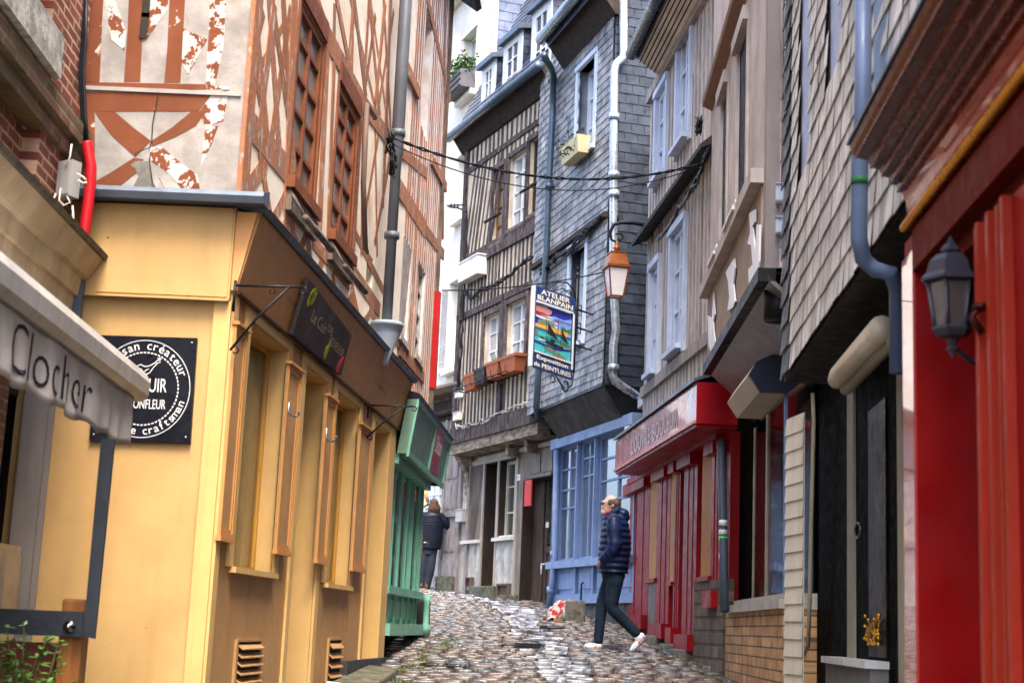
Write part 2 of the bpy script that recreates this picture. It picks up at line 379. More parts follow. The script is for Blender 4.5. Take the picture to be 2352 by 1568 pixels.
while y<33:
    rd=random.uniform(.13,.19); x=lx(y)+random.uniform(0,.1)
    while x<rx(y):
        g=gxat(y); near=abs(x+.1-g)
        L=random.uniform(.13,.29); 
        cx,cy=x+L/2,y+rd/2+.035*math.sin(cx0*1.3 if (cx0:=x) else 0); hz=gh(cx,cy)
        tx,ty=random.gauss(0,.025),random.gauss(0,.035); rz=random.gauss(0,.05); top=.02+random.uniform(-.006,.006)
        mb.cur=random.choice([.7,.85,.95,1.0,1.1,1.2])*random.uniform(.85,1.1)
        ch=near<.26
        mb.m=random.choice([0,0,0,1,2,0,1])
        if ch: L*=1.25; mb.m=3; mb.cur=random.uniform(.9,1.15); top-=.008; tx*=.4; ty*=.4; cx=x+L/2
        n=10; vs=[]
        for ring,(sc_,zz) in enumerate(((1.0,-.05),(.98,.0),(.88,1.0),(.5,1.12))):
            for q in range(n):
                a=2*math.pi*q/n; ca,sa=math.cos(a),math.sin(a)
                ex=math.copysign(abs(ca)**.45,ca)*(L/2-.006)*sc_; ey=math.copysign(abs(sa)**.45,sa)*(rd/2-.005)*sc_
                if ring<3: ex*=1+.05*math.sin(q*2.3+x*40); ey*=1+.08*math.sin(q*1.7+y*50)
                X=ex*math.cos(rz)-ey*math.sin(rz); Y=ex*math.sin(rz)+ey*math.cos(rz)
                zt=(top*zz if ring>1 else (-.03 if ring==0 else top*.45))
                vs.append((cx+X,cy+Y,hz+zt+ (X*tx+Y*ty if ring>0 else 0)))
        fs=[(i*n+q,i*n+(q+1)%n,(i+1)*n+(q+1)%n,(i+1)*n+q) for i in range(3) for q in range(n)]+[tuple(range(3*n,4*n))]
        mb.add(vs,fs,smooth=True)
        x+=L
    y+=rd; r+=1
mb.m=0
kw=dict(scale=16,bump=.35,bscale=50,shade=1,spec=.6,coat=.12)
stone=[M('cobble_grey',S(92,86,80),S(70,66,62),rough=.28,**kw),M('cobble_rust',S(106,84,72),S(82,72,66),rough=.32,**kw),M('cobble_blue',S(98,104,110),S(78,82,88),rough=.18,**kw),M('channel_slab',S(122,125,132),S(96,98,106),rough=.2,scale=16,bump=.3,bscale=50,shade=1,spec=.7,coat=.2)]
o=mb.build('cobbled_street',stone,recalc=False); o['kind']='structure'
# drain grates
iron=M('cast_iron',S(48,50,52),rough=.35,metal=.6,bump=.2)
def grate(px0,px1,py,wd,lab,ang=0):
    d=None
    ray0=ray((px0+px1)/2,py); t=1
    # meet the sloping ground
    t=-1.6/(ray0.z-.08*ray0.y); c=ray0*t
    L=abs(px1-px0)/FPX*c.y; mb=MB(); Mx=Matrix.Translation((c.x,c.y,gh(c.x,c.y)+.028))@Matrix.Rotation(ang,4,'Z')@Matrix.Rotation(math.atan(.08),4,'X')
    mb.bx(-L/2,L/2,-wd/2,-wd/2+.02,-.02,.006,Mx).bx(-L/2,L/2,wd/2-.02,wd/2,-.02,.006,Mx); n=int(L/.05)
    for i in range(n+1):
        x=-L/2+i*L/n; mb.bx(x-.011,x+.011,-wd/2+.02,wd/2-.02,-.02,.004,Mx)
    tag(mb.build('drain_grate',iron),lab,'drain grate','drain grates in the cobbles')
grate(1130,1245,1480,.34,'long slotted iron grate crossing the shiny gutter in the middle of the lane',-.25)
grate(1242,1303,1443,.22,'small iron grate in the cobbles just left of the walking man')
grate(968,1068,1533,.2,'iron grate among mossy cobbles near the stone step')
# ================================================================ yellow house
ypaint=M('yellow_paint',S(192,156,102),S(184,148,94),scale=2.5,rough=.5,bump=.06,var=.05,c3=S(176,132,58),lo3=.72,hi3=.9,s3=1.1,dirt=.14,spots=(S(96,66,40),22,.755))
ylight=M('pale_yellow_trim',S(208,170,108),rough=.45,bump=.05,var=.08,dirt=.12)
tan=M('tan_paint',S(178,136,88),rough=.5,bump=.08,var=.1,dirt=.25,spots=(S(206,176,130),18,.76))
brown=M('brown_fascia_paint',S(164,120,76),rough=.5,bump=.05,var=.05)
mould=M('ochre_moulding',S(188,134,76),rough=.45,bump=.03,var=.08)
H=thing('yellow_house','half timbered house with peeling brown paint above a yellow shopfront','house',base(LY,0))
ztop=8.4
# end wall, lower: panel, upper fascia box, trim
def fz(f,px,py,o=0): return f.hit(px,py,o)
cz=lambda px,py:fz(LF,px,py)[1]
zl=cz(360,470)            # ledge height
mb=MB(); b0=G(0,8.8)-.4
mb.wall(LF,[(0,b0),(LF.L,b0),(LF.L,zl),(0,zl)],[],0,.12)
mb.build('end_wall',ypaint,H)
zb=cz(360,687); sL=fz(LF,205,600)[0]; sM=fz(LF,234,600)[0]
mb=MB(); m=RQ(LF,sL-.05,LF.L+.0,zb,zl-.02,0); mb.box(m,0,1,0,1,.004,.05)
m2=RQ(LF,sM,LF.L-.012,zb+.02,zl-.02,0); mb.box(m2,0,1,0,1,.052,.06); mb.box(m,0,1,-.012,.012,.052,.075)
mb.build('fascia_box',ypaint,H)
mb=MB(); m=RQ(LF,LF.L-.09,LF.L+.012,b0,zb,0); mb.box(m,0,1,0,1,.004,.028); mb.box(m,.28,.34,0,1,.028,.031); mb.build('corner_board',ylight,H)
# zinc ledge, both walls
mb=MB(); m=RQ(LF,-.05,LF.L+.3,zl,zl+.1,0); mb.poly(lambda u,v,h:LF.pt(h,zl+v,u),[(0,0),(.2,-.02),(.22,.02),(.2,.05),(0,.11)],-.05,LF.L+.19)
mb.poly(lambda u,v,h:LY.pt(h,zl+v,u),[(0,0),(.17,-.03),(.2,0),(.17,.03),(0,.11)],-.0,LY.L+.12)
mb.build('ledge',zinc,H)
# long wall: openings
OF=0.0
w1=FQ(LY,[(570,717),(655,795),(626,1316),(530,1302)]); w2=FQ(LY,[(770,895),(820,940),(801,1345),(743,1340)])
d1=FQ(LY,[(691,826),(741,871),(715,1568),(657,1568)]); d2=FQ(LY,[(854,968),(883,990),(872,1512),(830,1500)])
def rect(m,z0=None,z1=None):
    s=[p[0] for p in m.sz]; z=[p[1] for p in m.sz]
    a,b=sorted(((s[0]+s[3])/2,(s[1]+s[2])/2)); return a,b,(z[2]+z[3])/2 if z0 is None else z0,(z[0]+z[1])/2 if z1 is None else z1
R=[rect(w1),rect(w2),rect(d1,G(0,11)-.1),rect(d2,G(0,14)+.02)]
zwin=sum(r[3] for r in R)/4
R=[(a,b,c,zwin) for a,b,c,d in R]
def hole(r): a,b,c,d=r; return [(a,c),(b,c),(b,d),(a,d)]
zf=zl-.02; mb=MB(); gb=lambda s:G(0,8.8+s)-.3
mb.wall(LY,[(0,b0),(LY.L,G(0,15)-.3),(LY.L,zf),(0,zf)],[hole(r) for r in R],0,.14)
mb.build('shopfront_wall',tan,H)
zsill=min(R[0][2],R[1][2])
# light yellow zones around openings and upper band
mb=MB()
for i,(a,b,c,d) in enumerate(R):
    t=.11; mb.box(RQ(LY,a-t,a,c,d+.12),0,1,0,1,.002,.022); mb.box(RQ(LY,b,b+t,c,d+.12),0,1,0,1,.002,.022); mb.box(RQ(LY,a,b,d,d+.12),0,1,0,1,.002,.022)
zfb=fz(LY,900,965)[1]; zfb2=fz(LY,540,700)[1]; zfb=(zfb+zfb2)/2
mb.box(RQ(LY,0,LY.L,zwin+.122,zf),0,1,0,1,.002,.016)
mb.box(RQ(LY,0.0,.1,b0,zwin+.12),0,1,0,1,.002,.03)
mb.box(RQ(LY,LY.L-.35,LY.L,G(0,14.8)+.0,zwin+.12),0,1,0,1,.002,.024)
mb.build('trim_boards',ylight,H)
mb=MB()
for (a,b,c,d),dep in zip(R,(.13,.13,.32,.32)):       # jambs and heads inside the openings
    for f in (lambda u,v,h,a=a:LY.pt(a+.001+h,v,-u), lambda u,v,h,b=b:LY.pt(b-.001-h,v,-u)):
        mb.poly(f,[(0,c),(dep,c),(dep,d),(0,d)],0,.012)
    mb.poly(lambda u,v,h:LY.pt(v,d-.001-h,-u),[(0,a+.013),(dep,a+.013),(dep,b-.013),(0,b-.013)],0,.012)
mb.build('reveal_boards',ylight,H)
shopglass=clearmat('shop_glass',(.97,.98,.97,1),.07)
inner=M('shop_interior',S(96,78,56),S(60,34,32),scale=1.3,rough=.8); paper=M('window_paper',S(226,206,160),rough=.8); maroon=M('maroon_cloth',S(110,16,36),rough=.7)
for k,(a,b,c,d) in enumerate(R[:2]):
    m=RQ(LY,a+.013,b-.013,c+.0,d-.013); mb=MB(); h0,h1=-.15,-.11; A=.035/m.W;B=.035/m.H
    mb.box(m,0,1,0,B,h0,h1).box(m,0,1,1-B,1,h0,h1).box(m,0,A,B,1-B,h0,h1).box(m,1-A,1,B,1-B,h0,h1)
    f=mb.build('window',M('window_frame_ochre',S(196,142,62),rough=.4),H); MB().box(m,A,1-A,B,1-B,-.134,-.13).build('pane',shopglass,f)
    MB().box(m,-.04,1.04,-.035/m.H,0,-.1,.05).build('sill',ylight,f)
    mb=MB(); q=RQ(LY,a-.2,b+.35,c-.2,d+.1); mb.box(q,0,1,0,1,-.8,-.78).build('display_back',inner,f)
    g_=lambda u,v,h,b=b:LY.pt(b+.05+h,v,-u)
    MB().poly(g_,[(.145,c),(.165,c),(.165,d),(.145,d)],0,.02).build('blind_edge',M('white_blind',S(240,238,230)),f)
    MB().poly(g_,[(.168,c),(.235,c),(.222,c+(d-c)*.35),(.23,c+(d-c)*.6),(.215,d),(.168,d)],0,.02).build('curtain',M('tan_curtain',S(240,218,160),S(222,196,134),scale=3,rough=.8),f)
    MB().poly(lambda u,v,h,b=b:LY.pt(b+.3+h,v,-u),[(.2,c),(.9,c),(.9,c+(d-c)*.62),(.2,c+(d-c)*.62)],0,.03).build('display_cloth',maroon,f)
    MB().poly(lambda u,v,h,b=b:LY.pt(b+.32+h,v,-u),[(.2,c+(d-c)*.66),(.9,c+(d-c)*.66),(.9,d),(.2,d)],0,.03).build('display_card',M('grey_blue_card',S(120,126,140)),f)
for k,(a,b,c,d) in enumerate(R[2:]):
    m=RQ(LY,a+.013,b-.013,c,d-.013); mb=MB(); mb.box(m,0,1,0,1,-.335,-.30); mb.box(m,.1,.9,.05,.4,-.3,-.285); mb.box(m,.1,.9,.45,.95,-.3,-.285)
    mb.build('door',M('door_ochre',S(176,130,66),rough=.45,var=.06),H)
# pilasters
for q in ([(532,743),(560,762),(531,1236),(502,1230)],[(658,831),(688,860),(659,1267),(630,1262)],[(746,906),(768,926),(744,1288),(723,1284)],[(825,976),(852,994),(832,1307),(803,1303)]):
    m=FQ(LY,q,.03); r=rect(m); m=RQ(LY,*r); mb=MB(); A=.05/m.W; B=.05/m.H
    mb.box(m,0,1,0,1,.024,.038); f=mb.build('pilaster_panel',tan,H)
    mb=MB()
    for e,hh in ((0,.052),(.5,.046)):
        a,b=A*e,A*(e+.45);c,d=B*e,B*(e+.45)
        mb.box(m,a,b,c,1-c,.038,hh).box(m,1-b,1-a,c,1-c,.038,hh).box(m,b,1-b,c,d,.038,hh).box(m,b,1-b,1-d,1-c,.038,hh)
    mb.box(m,-.04,1.04,1,1+.4*B,.024,.07).box(m,-.04,1.04,-.6*B,0,.024,.06)
    mb.build('moulding',mould,f)
# vents
for q,n in (([(540,1470),(594,1474),(590,1568),(537,1568)],5),([(752,1467),(780,1470),(776,1557),(749,1557)],4)):
    r=rect(FQ(LY,q,.0)); m=RQ(LY,*r); mb=MB(); mb.box(m,-.06,1.06,1,1.06,.002,.02).box(m,-.08,0,-.05,1,.002,.02).box(m,1,1.08,-.05,1,.002,.02).box(m,0,1,0,1,.002,.006)
    f=mb.build('vent',tan,H); mb=MB()
    for i in range(n):
        v=(i+.2)/n; p=[m(0.02,v,.045),m(.98,v,.045),m(.98,v+.5/n,.008),m(.02,v+.5/n,.008)]
        mb.hexa([x-Vector((0,0,.008)) for x in p]+p)
    mb.build('slats',tan,f); MB().box(m,.03,.97,.02,.98,.006,.009).build('vent_painted_shade',M('vent_shade_black',S(14,10,8)),f)  # near-black sheet paints in the shade between the slats
# plinth
pl=M('slate_plinth',S(62,64,70),rough=.6)
mb=MB(); e=fz(LY,786,1500)[0]; mb.box(RQ(LY,e,LY.L,G(0,12)-.3,G(0,14)+.14),0,1,0,1,.002,.05); mb.box(RQ(LY,0,e,b0,G(0,11)+.03),0,1,0,1,.002,.03); mb.build('plinth',pl,H)
# sloping brown fascia
zc=zl-.03; T=.15
zbot=zfb
def fp(u,v,h):   # u along 0..1, v 0 bottom..1 top, h out of the sloping board
    s=u*(LY.L+.1); return LY.pt(s,zbot+(zc-zbot)*v,.035+(T-.035)*v+h)
fm=Map([fp(0,0,0),fp(1,0,0),fp(1,1,0),fp(0,1,0)],(LY.n*(zc-zbot)-Vector((0,0,1))*(T-.035)).normalized())
fm.n=(LY.n*(zc-zbot)+Vector((0,0,-1))*(T-.035)).normalized()
MB().box(fm,0,1,0,1,-.025,0).build('sloping_fascia',brown,H)
mb=MB(); mb.poly(lambda u,v,h:LY.pt(h,v,u),[(0.0,zbot),(.03,zbot),(T-.02,zc),(0.0,zc)],-.0,-.02); mb.build('fascia_cheek',M('peach_paint',S(214,156,100),rough=.5),H)
mb=MB(); mb.box(fm,0,1,-.03,.0,-.02,.02); mb.build('fascia_bead',M('dark_brown_trim',S(70,46,30),rough=.5),H)
chalk=M('chalk_lettering',S(150,146,120),rough=.9,bump=0)
# small lettering on the fascia
mb=MB(); 
for a,b in ((.17,.23),(.735,.80)):
    mb.text(fm,'maroquinerie',a,b,.36,.46,.002); mb.fl('fascia_lettering',M('grey_lettering',S(128,108,84),rough=.8),H)
# chalk sign board
q=[(710,640),(808,770),(783,862),(672,768)]
def hitmap(m,px,py,h=0):
    r=ray(px,py); p0=m(0,0,h); t=p0.dot(m.n)/r.dot(m.n); p=r*t
    # inverse bilinear by iteration
    u=v=.5
    for _ in range(20):
        c=m(u,v,h); du=m(u+1e-3,v,h)-c; dv=m(u,v+1e-3,h)-c; e=p-c
        A=Matrix(((du.dot(du),du.dot(dv)),(du.dot(dv),dv.dot(dv)))); s=A.inverted()@Vector((e.dot(du),e.dot(dv))); u+=s[0]*1e-3; v+=s[1]*1e-3
    return u,v
pw=[]
for px,py in q: u,v=hitmap(fm,px,py,.05); pw.append(fm(u,v,.05))
bm_=Map([pw[3],pw[2],pw[1],pw[0]],fm.n.copy())
Bd=thing('sign_board','tilted dark chalk board with leather shop name and leaves on brown fascia','sign',tuple(pw[3]))
MB().box(bm_,0,1,0,1,-.03,0).build('board',M('chalkboard',S(52,46,48),S(62,54,54),scale=3,rough=.6,bump=.02),Bd)
mb=MB(); mb.text(bm_,'Le Cuir',.20,.50,.44,.68,.003,bold=.012).fl('lettering',chalk,Bd); mb.text(bm_,'DE',.52,.62,.56,.72,.003,bold=.012).fl('lettering',chalk,Bd); mb.text(bm_,'HONFLEUR',.60,.93,.36,.56,.003,bold=.012); mb.build('lettering',chalk,Bd)
def leaf(mb,m,u,v,L,wd,ang):
    P=[]
    for k in range(10):
        t=2*math.pi*k/10; x=math.cos(t)*L/2; y=math.sin(t)*wd/2*(1-.4*math.cos(t))
        P.append((u+(x*math.cos(ang)-y*math.sin(ang))/m.W,v+(x*math.sin(ang)+y*math.cos(ang))/m.H))
    mb.poly(m,P,.001,.003); mb.fl('leaf',LFM,Bd)
LFM=M('green_leaf_paint',S(140,150,30))
mb=MB(); 
for u,v in ((.12,.86),(.15,.82),(.11,.76)): leaf(mb,bm_,u,v,.16,.07,.7)
leaf(mb,bm_,.62,.24,.17,.06,1.2); leaf(mb,bm_,.59,.2,.1,.04,1.5)
LFM=M('pink_leaf_paint',S(190,60,80)); leaf(mb,bm_,.93,.22,.2,.06,1.0); leaf(mb,bm_,.9,.16,.15,.05,1.3)
# upper storey: end wall
plast=M('peeling_white_plaster',S(164,158,152),S(140,134,128),scale=4,rough=.85,bump=.35,c3=S(140,132,122),lo3=.56,hi3=.66,s3=3)
bpaint=M('brown_wall_paint',S(118,64,36),S(108,58,32),scale=3,rough=.7,bump=.12,c3=S(190,176,162),lo3=.66,hi3=.69,s3=9)
bpeel=M('flaking_brown_paint',S(118,64,36),S(190,184,176),scale=13,lo=.47,hi=.5,rough=.8,bump=.3)
cement=M('grey_cement_patch',S(128,124,118),S(104,100,92),scale=6,rough=.9,bump=.4)
crackm=M('crack_dark',S(48,40,34))
zu=zl+.1; cor=lambda z:LF.L-.0
mb=MB(); mb.wall(LF,[(-.6,zu),(LF.L,zu),(LF.L,ztop),(-.6,ztop)],[],-.02,.3); mb.build('end_wall_plaster',plast,H)
zrail=fz(LF,*Z1(1000,567),-.02)[1]
def zp(P): return [fz(LF,*Z1(x,y),-.02) for x,y in P]
mb=MB(); f=lambda u,v,h:LF.pt(u,v,h)
def pieces(mb,polys,h):
    for P in polys: mb.poly(f,zp(P),-.02,-.02+h*.3); h+=.0006
pieces(mb,[[(440,-90),(652,-90),(625,515),(440,515)],[(812,-90),(905,-90),(893,230),(880,515),(778,515),(800,200)],[(1068,-90),(1165,-90),(1150,200),(1132,520),(1030,520),(1050,300)],
 [(440,515),(1290,530),(1300,562),(440,562)],[(440,575),(1330,590),(1245,700),(440,700)],[(440,700),(595,700),(595,1230),(440,1230)],
 [(596,705),(720,702),(835,800),(948,885),(848,985),(700,850)],[(1200,702),(1290,700),(1230,790),(1100,860),(955,920),(952,885),(1080,800)],[(596,1140),(700,1080),(838,992),(900,1000),(860,1080),(760,1160),(690,1225),(596,1228)]],.006)
mb.build('painted_timbers',bpaint,H)
mb=MB(); pieces(mb,[[(1318,-90),(1425,-90),(1400,300),(1350,530),(1290,528),(1310,200)],[(1300,530),(1440,545),(1440,560),(1302,562)],[(1335,590),(1430,600),(1400,760),(1290,800),(1250,702)],[(940,930),(1010,920),(1120,1010),(1240,1100),(1260,1225),(1180,1225),(1050,1080),(945,1010)],[(1290,800),(1370,790),(1330,900),(1260,1050),(1275,900)],[(655,0),(720,0),(790,200),(780,320),(700,250)],[(940,0),(1060,-60),(1050,60),(900,280),(905,150)],[(1150,180),(1300,250),(1180,470),(1140,400)]],.005)
mb.build('flaking_timbers',bpeel,H)
mb=MB(); pieces(mb,[[(820,1035),(850,1010),(930,1012),(945,1060),(962,1150),(1000,1225),(810,1225),(870,1105),(850,1060)]],.012); mb.build('cement_patch',cement,H)
mb=MB(); mm=RQ(LF,0,LF.L,zu,ztop,-.02); 
def crk(P,wd): 
    s=zp(P); mb.line(mm,[(a/LF.L,(b-zu)/(ztop-zu)) for a,b in s],wd,.0125); mb.fl('crack',crackm,H)
crk([(1000,575),(985,650),(960,780),(955,890),(940,930),(850,966)],.007); crk([(948,960),(940,1010),(960,1150),(1000,1225)],.006); crk([(925,-40),(915,100),(900,230)],.05); crk([(900,565),(1200,568),(1330,585),(1440,572)],.006); crk([(1000,1120),(1040,1200)],.003)
mb=MB(); mb.box(RQ(LF,0,LF.L-.04,zrail-.02,zrail+.006,-.02),0,1,0,1,.0,.014); mb.build('string_course',plast,H)
# long wall, upper: plaster + timbers
cream=M('cream_infill',S(244,234,216),S(234,216,192),scale=3,rough=.85,bump=.12,var=.08,c3=S(222,184,152),lo3=.6,hi3=.75,s3=1.5)
oldtimber=M('weathered_timber_orange',S(172,112,78),S(142,120,106),scale=5,stretch=(2,2,.8),lo=.45,hi=.68,rough=.85,bump=.6,bscale=30,shade=1,c3=S(190,172,158),lo3=.58,hi3=.64,s3=9)
greytimber=M('weathered_timber_grey',S(120,104,92),S(84,74,66),scale=6,stretch=(2,2,.6),rough=.9,bump=.6,bscale=30,shade=1)
def line4(p,q,o=0): return fz(LY,*p,o),fz(LY,*q,o)
wA=FQ(LY,[Z4(470,-40),Z4(622,232),Z4(575,1330),Z4(430,1110)]); wB=FQ(LY,[Z4(715,490),Z4(840,720),Z4(795,1600),Z4(680,1450)])
rA=rect(wA);rB=rect(wB)
wC=FQ(LY,[Z5(985,90),Z5(1020,130),Z5(1015,320),Z5(975,280)]); rC=rect(wC)
rD=(rA[0]+.15,rA[1]+.15,rA[3]+1.4,rA[3]+2.9)
holes=[hole(rA),hole(rB),hole(rC)]
mb=MB(); mb.wall(LY,[(.05,zu-.1),(LY.L,zu-.1),(LY.L,ztop),(.05,ztop)],holes,-.02,.28); mb.build('long_wall_plaster',cream,H)
def clipb(a,b,m):
    a,b=Vector(a),Vector(b)
    if a.x<m and b.x<m: return (m,a.y),(m,b.y)
    if a.x<m: a=a.lerp(b,(m-a.x)/(b.x-a.x))
    elif b.x<m: b=b.lerp(a,(m-b.x)/(a.x-b.x))
    return tuple(a),tuple(b)
mb=MB()
def B4(x1,y1,x2,y2,wd,z=Z4,o1=.022):
    a,b=line4(z(x1,y1),z(x2,y2)); a,b=clipb(a,b,.02+wd/2); mb.cur=random.uniform(.85,1.15); mb.beam(LY,a,b,wd,-.03,-.02+o1*.35)
mb.cur=1
mb.box(RQ(LY,0,.17,zu-.1,ztop,-.02),0,1,0,1,0,.03)
B4(95,680,430,1100,.2); B4(500,-60,870,640,.19,o1=.03); B4(870,640,1060,900,.17,o1=.028)
for x1,y1,x2,y2,wd in ((450,-40,392,1568,.16),(655,250,600,1568,.15),(700,300,655,1568,.11),(862,660,812,1568,.17),(1050,-40,1000,1300,.12)): B4(x1,y1,x2,y2,wd,o1=.026)
# lattice cells (pixel corners TL TR BR BL, number of studs, lean in metres)
def cell(q,n,lean,wd,alt=True,z=Z4,oo=.016):
    s=[fz(LY,*z(*p)) for p in q]
    for k in range(n):
        t=(k+.5)/n; l=lean*((1 if k%2 else -1) if alt else 1)+random.uniform(-.05,.05); b=Vector(s[3]).lerp(Vector(s[2]),t); a=Vector(s[0]).lerp(Vector(s[1]),t)
        mb.cur=random.uniform(.8,1.2); A_,B_2=clipb((b.x-l,b.y),(a.x+l,a.y),.14); mb.beam(LY,A_,B_2,wd*random.uniform(.8,1.15),-.03,-.02+oo*.3+random.uniform(-.002,.002))
cell([(120,-40),(440,-40),(420,1040),(95,660)],7,.2,.12)
cell([(150,-40),(420,-40),(400,900),(110,600)],3,.45,.09,oo=.012)
cell([(85,800),(400,1130),(390,1560),(20,1200)],4,.28,.11)
cell([(560,-60),(1050,-60),(1040,780),(660,300)],9,.25,.1)
cell([(700,-60),(1050,-60),(1040,830),(860,560)],5,-.5,.08,oo=.012)
cell([(880,720),(1040,940),(1000,1568),(820,1568)],4,.22,.085)
cell([(905,0),(960,0),(1050,320),(1050,250)],1,.3,.09,z=Z5)
cell([(440,1250),(640,1500),(600,1990),(380,1568)],4,.3,.11)
cell([(700,1720),(860,1900),(860,2200),(640,1900)],3,.3,.11)
cell([(890,300),(1060,480),(1060,700),(880,540)],3,.3,.10,z=Z5)
cell([(560,30),(750,330),(870,480),(560,180)],3,.4,.10,z=Z5)
B4(870,180,1060,460,.14,z=Z5); B4(640,20,870,300,.10,z=Z5)
mb.build('timber_frame',oldtimber,H,shade=True)
wfr=M('orange_brown_window_frame',S(132,78,48),S(116,66,40),scale=5,rough=.5,bump=.1)
for r in (rA,rB):
    m=RQ(LY,*r,-.02); win(H,m,2,5,wfr,glassmat('curtained_glass',S(120,118,112)),rec=-.002,fw=.07,bw=.03,sill=0)
    mb=MB(); mb.box(m,-.04,1.04,1,1+.16/m.H,.0,.03); mb.box(m,-.05,0,-.02,1,.0,.018); mb.box(m,1,1.05,-.02,1,.0,.018); mb.box(m,-.06,1.06,-.1/m.H,-.01,-.05,.07); mb.build('window_casing',wfr,H)
    mb=MB(); mb.tube([m(-.05,-.32/m.H,.16),m(1.05,-.32/m.H,.16)],.025,6); mb.tube([m(-.02,-.32/m.H,.16),m(-.02,-.1/m.H,.02)],.012,5); mb.tube([m(1.0,-.32/m.H,.16),m(1.0,-.1/m.H,.02)],.012,5)
    mb.box(m,-.03,1.03,-.26/m.H,-.12/m.H,.01,.05); mb.build('window_rail',greytimber,H)
m=RQ(LY,*rC,-.02); MB().box(m,0,1,0,1,-.1,-.08).build('shutter',M('rust_board',S(110,60,36)),H)
# unseen inner mass, added so light does not leak through the house
mb=MB(); mb.bx(-6,-3.2,9.1,15.0,-2,ztop-.1).bx(-3.2,-1.9,9.1,15,zl,zl+.1); mb.build('unseen_house_mass',darkwood,H)
mb=MB(); e=[LY.pt(-.3,ztop,.45),LY.pt(LY.L,ztop,.45),LY.pt(LY.L,ztop+2.2,-3),LY.pt(-.3,ztop+2.2,-3)]; mb.hexa([p-Vector((0,0,.12)) for p in e]+e); mb.build('roof',M('slate_roof',S(58,62,72),rough=.5),H)
# downpipe with hopper
def P5(f,x,y,o): s,z=f.hit(x,y,o); return f.pt(s,z,o)
pipem=M('painted_pipe',S(104,108,114),rough=.45,metal=.2,var=.12)
mb=MB(); s0=LY.hit(*Z5(1108,500),.16)[0]; PS=lambda z:LY.pt(s0,z,.14)
z0=P5(LY,*Z5(1130,650),.14).z
mb.tube([PS(z0),PS(z0+1.7),PS(z0+1.72),PS(z0+5.5)],[.05,.05,.062,.062],10)
for z in (z0+.9,z0+1.9,z0+3.4): mb.tube([PS(z),PS(z+.06)],.073,10)
mb.build('downpipe',pipem,H)
mb=MB(); c=PS(z0); mb.lathe(c,[(.045,-.3),(.045,-.24),(.13,-.02),(.15,.06),(.155,.06),(.155,.1),(.13,.1)],12); mb.build('hopper',M('hopper_zinc',S(150,160,170),rough=.4),H)
mb=MB(); a=[P5(LY,*Z4(x,y),.06) for x,y in ((940,740),(890,655),(868,1150),(880,1568))]; mb.tube(a,.025,7); a=[P5(LY,*q,.06) for q in (Z4(885,1560),Z5(960,60),Z5(970,95))]; mb.tube(a,.02,7)
mb.build('thin_pipe',M('pipe_brown',S(120,96,84),rough=.6),H)
# wall-mounted hooks and brackets
def hook(q,lab):
    mb=MB(); p=[P5(LY,*Z5(x,y),o) for x,y,o in q]; mb.tube(p,.009,6); tag(mb.build('awning_hook',M('bright_steel',S(170,175,185),rough=.25,metal=.9)),lab,'hook','steel hooks on the yellow shopfront')
hook([(480,1030,.05),(475,1085,.05),(490,1112,.07),(520,1122,.09),(540,1110,.11),(545,1085,.12)],'steel hook on the pilaster left of the deep doorway')
hook([(715,1195,.05),(712,1250,.05),(725,1272,.07),(750,1278,.09),(772,1270,.11),(775,1245,.12)],'steel hook on the pilaster right of the deep doorway')
def curl(c,r,a0,a1,n=14,shr=.55,ax=None,ay=Vector((0,0,1))):
    return [c+ax*math.cos(a0+(a1-a0)*t/n)*r*(1-shr*t/n)+ay*math.sin(a0+(a1-a0)*t/n)*r*(1-shr*t/n) for t in range(n+1)]
def bracket(px,py,L,Hh,lab):
    s,z=LY.hit(px,py,.03); p=LY.pt(s,z,.035); n=LY.n; u=Vector((0,0,1)); mb=MB()
    mb.tube([p-u*Hh*.4,p+u*.03],.01,6); mb.tube([p,p+n*L],.008,6); mb.tube([p-u*Hh,p-u*Hh*.5+n*L*.35,p+n*L*.8],.008,6)
    mb.tube(curl(p-u*Hh+n*.03,.03,3.1,-2.5,ax=n),.006,5); mb.tube(curl(p+n*L-u*.025,.025,1.5,-3.5,ax=n),.006,5); mb.tube(curl(p+n*L*.55-u*.03,.022,1.5,-4,ax=n),.005,5)
    tag(mb.build('iron_bracket',black),lab,'bracket','scrolled iron brackets on the yellow shopfront')
bracket(*Z5(137,300),.42,.4,'scrolled iron sign bracket under the near end of the brown fascia')
bracket(*Z5(975,1050),.42,.3,'scrolled iron sign bracket under the far end of the brown fascia')
# round logo sign on the end wall
sq=[(222,770),(453,775),(437,1016),(206,1012)]; m=FQ(LF,sq,.03); r=rect(m); m=RQ(LF,*r,.0)
